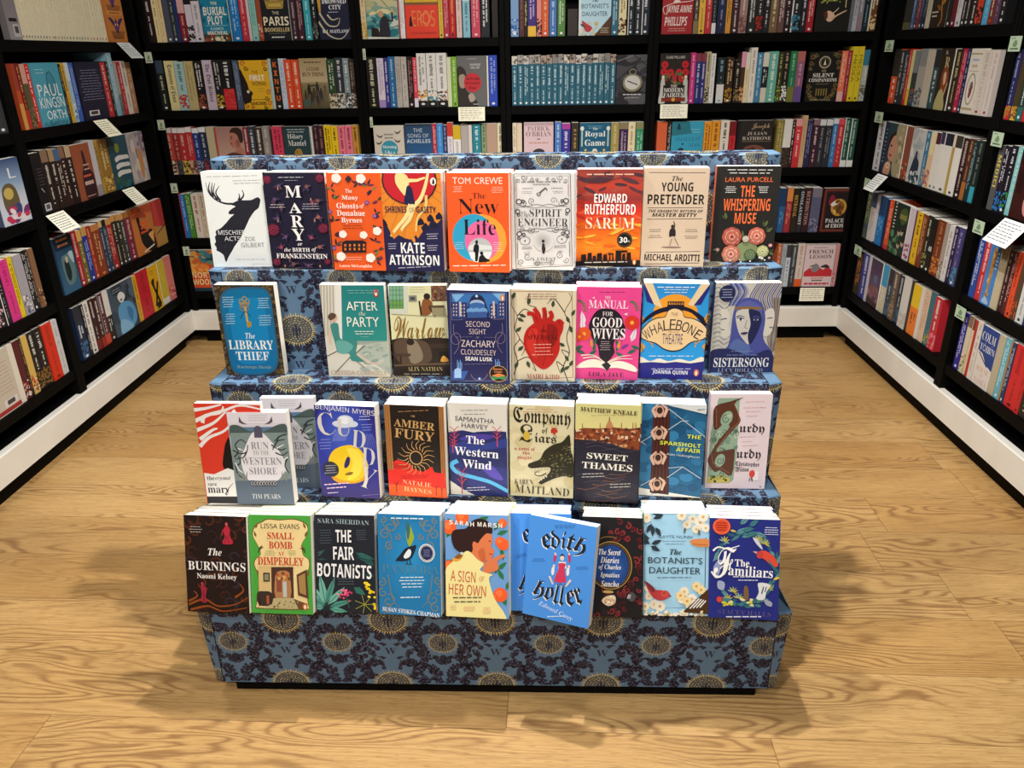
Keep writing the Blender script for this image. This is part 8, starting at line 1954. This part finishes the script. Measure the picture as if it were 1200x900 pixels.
# ------------------------------------------------------------------ handwritten cards and little green shelf tickets
def thin_card(name, w, h, t, art, mx, **kw):
    b_ = MB(); c = art.shapes[0][0][1][0]; b_.box(0, 0, -h, w, t, 0, c)
    art.onto(b_, lambda x, y, e: (x, -e, y - h)); o = b_.build(name, M['card'], **kw); o.matrix_world = mx; return o
def card(wall, row, u, wd, ht, tilt, ground, lab, seed, pic=False):
    z = SHELF_Z[row] - .001; s0 = along(wall, u, z, .004)
    a = Art(wd, ht, [(0, 0), (200, 0), (200, 110), (0, 110)], seed); a.bg(ground)
    y = 14
    while y < 100:
        a.small(100, y, 176, 1, '#3a3a44', hh=4.5, align=0.1); y += 13
    mx = frame_of(wall, s0, z, .003 + .001) @ Matrix.Rotation(math.radians(-tilt), 4, 'X')
    thin_card('recommendation_card', wd, ht, .0006, a, mx, label=lab, category='card', group='handwritten recommendation cards')
CARDS = [('B', 2, 537, .113, .056, 4, '#e8e4cc', 'handwritten cream card under the grey cover with red disc'),
         ('B', 2, 774, .115, .056, 4, '#e8e6d0', 'handwritten cream card under the ornate red-rose cover'),
         ('B', 5, 938, .112, .062, 4, '#e6e2cc', 'handwritten cream card below the pink cover, bottom shelf'),
         ('L', 1, 136.5, .105, .075, 40, '#c8ccc8', 'grey handwritten card below the orange winged-head cover'),
         ('L', 2, 109, .100, .075, 40, '#ece6c8', 'cream handwritten card under the dark navy back cover'),
         ('L', 3, 143, .095, .075, 40, '#ece8d0', 'cream handwritten card under the pale painted cover, left wall'),
         ('L', 3, 53.5, .105, .075, 40, '#ecead8', 'cream handwritten card under the black back cover, left wall'),
         ('R', 3, 1029, .095, .080, 40, '#e0e0dc', 'white handwritten card below the woman with torn paper'),
         ('R', 3, 1178, .125, .085, 40, '#e8e8e4', 'white handwritten card below the dark red cover, right edge')]
for i, c in enumerate(CARDS): card(*c, seed=i)
TICKETS = [('B', 1, 168.5, .03), ('B', 2, 183.5, .03), ('B', 3, 199, .03), ('B', 4, 213.5, .03), ('B', 1, 424.5, .012), ('B', 2, 433, .012),
           ('R', 1, 1038, .075), ('R', 2, 1026, .075), ('R', 3, 1013.5, .075), ('R', 4, 1002, .075), ('R', 1, 1184, .06), ('R', 2, 1163.5, .06), ('R', 3, 1142, .06), ('R', 4, 1121, .06)]
for i, (wall, row, u, wd) in enumerate(TICKETS):
    z = SHELF_Z[row] - SH_T - .002; s0 = along(wall, u, z, .004)
    a = Art(wd, .042, [(0, 0), (100, 0), (100, 100), (0, 100)], i); a.bg('#a8bca0' if wall == 'R' else '#b8c0a8'); a.smooth([(30,60),(50,24),(70,44),(60,70)], '#6a8468', k=3); a.small(50, 82, 76, 1, '#2a3a2c', hh=14); a.small(30, 14, 40, 1, '#4a5c4a', hh=7)
    thin_card('shelf_ticket', wd, .042, .0008, a, frame_of(wall, s0, z, .0025),
              label='pale green shelf ticket below the %s, %s, left end' % (ROW[row], {'B': 'back wall ' + ('left bay' if u < 300 else 'second bay'), 'R': 'right wall ' + ('far bay' if u < 1100 else 'near bay'), 'L': 'left wall'}[wall]), category='ticket', group='green shelf tickets')
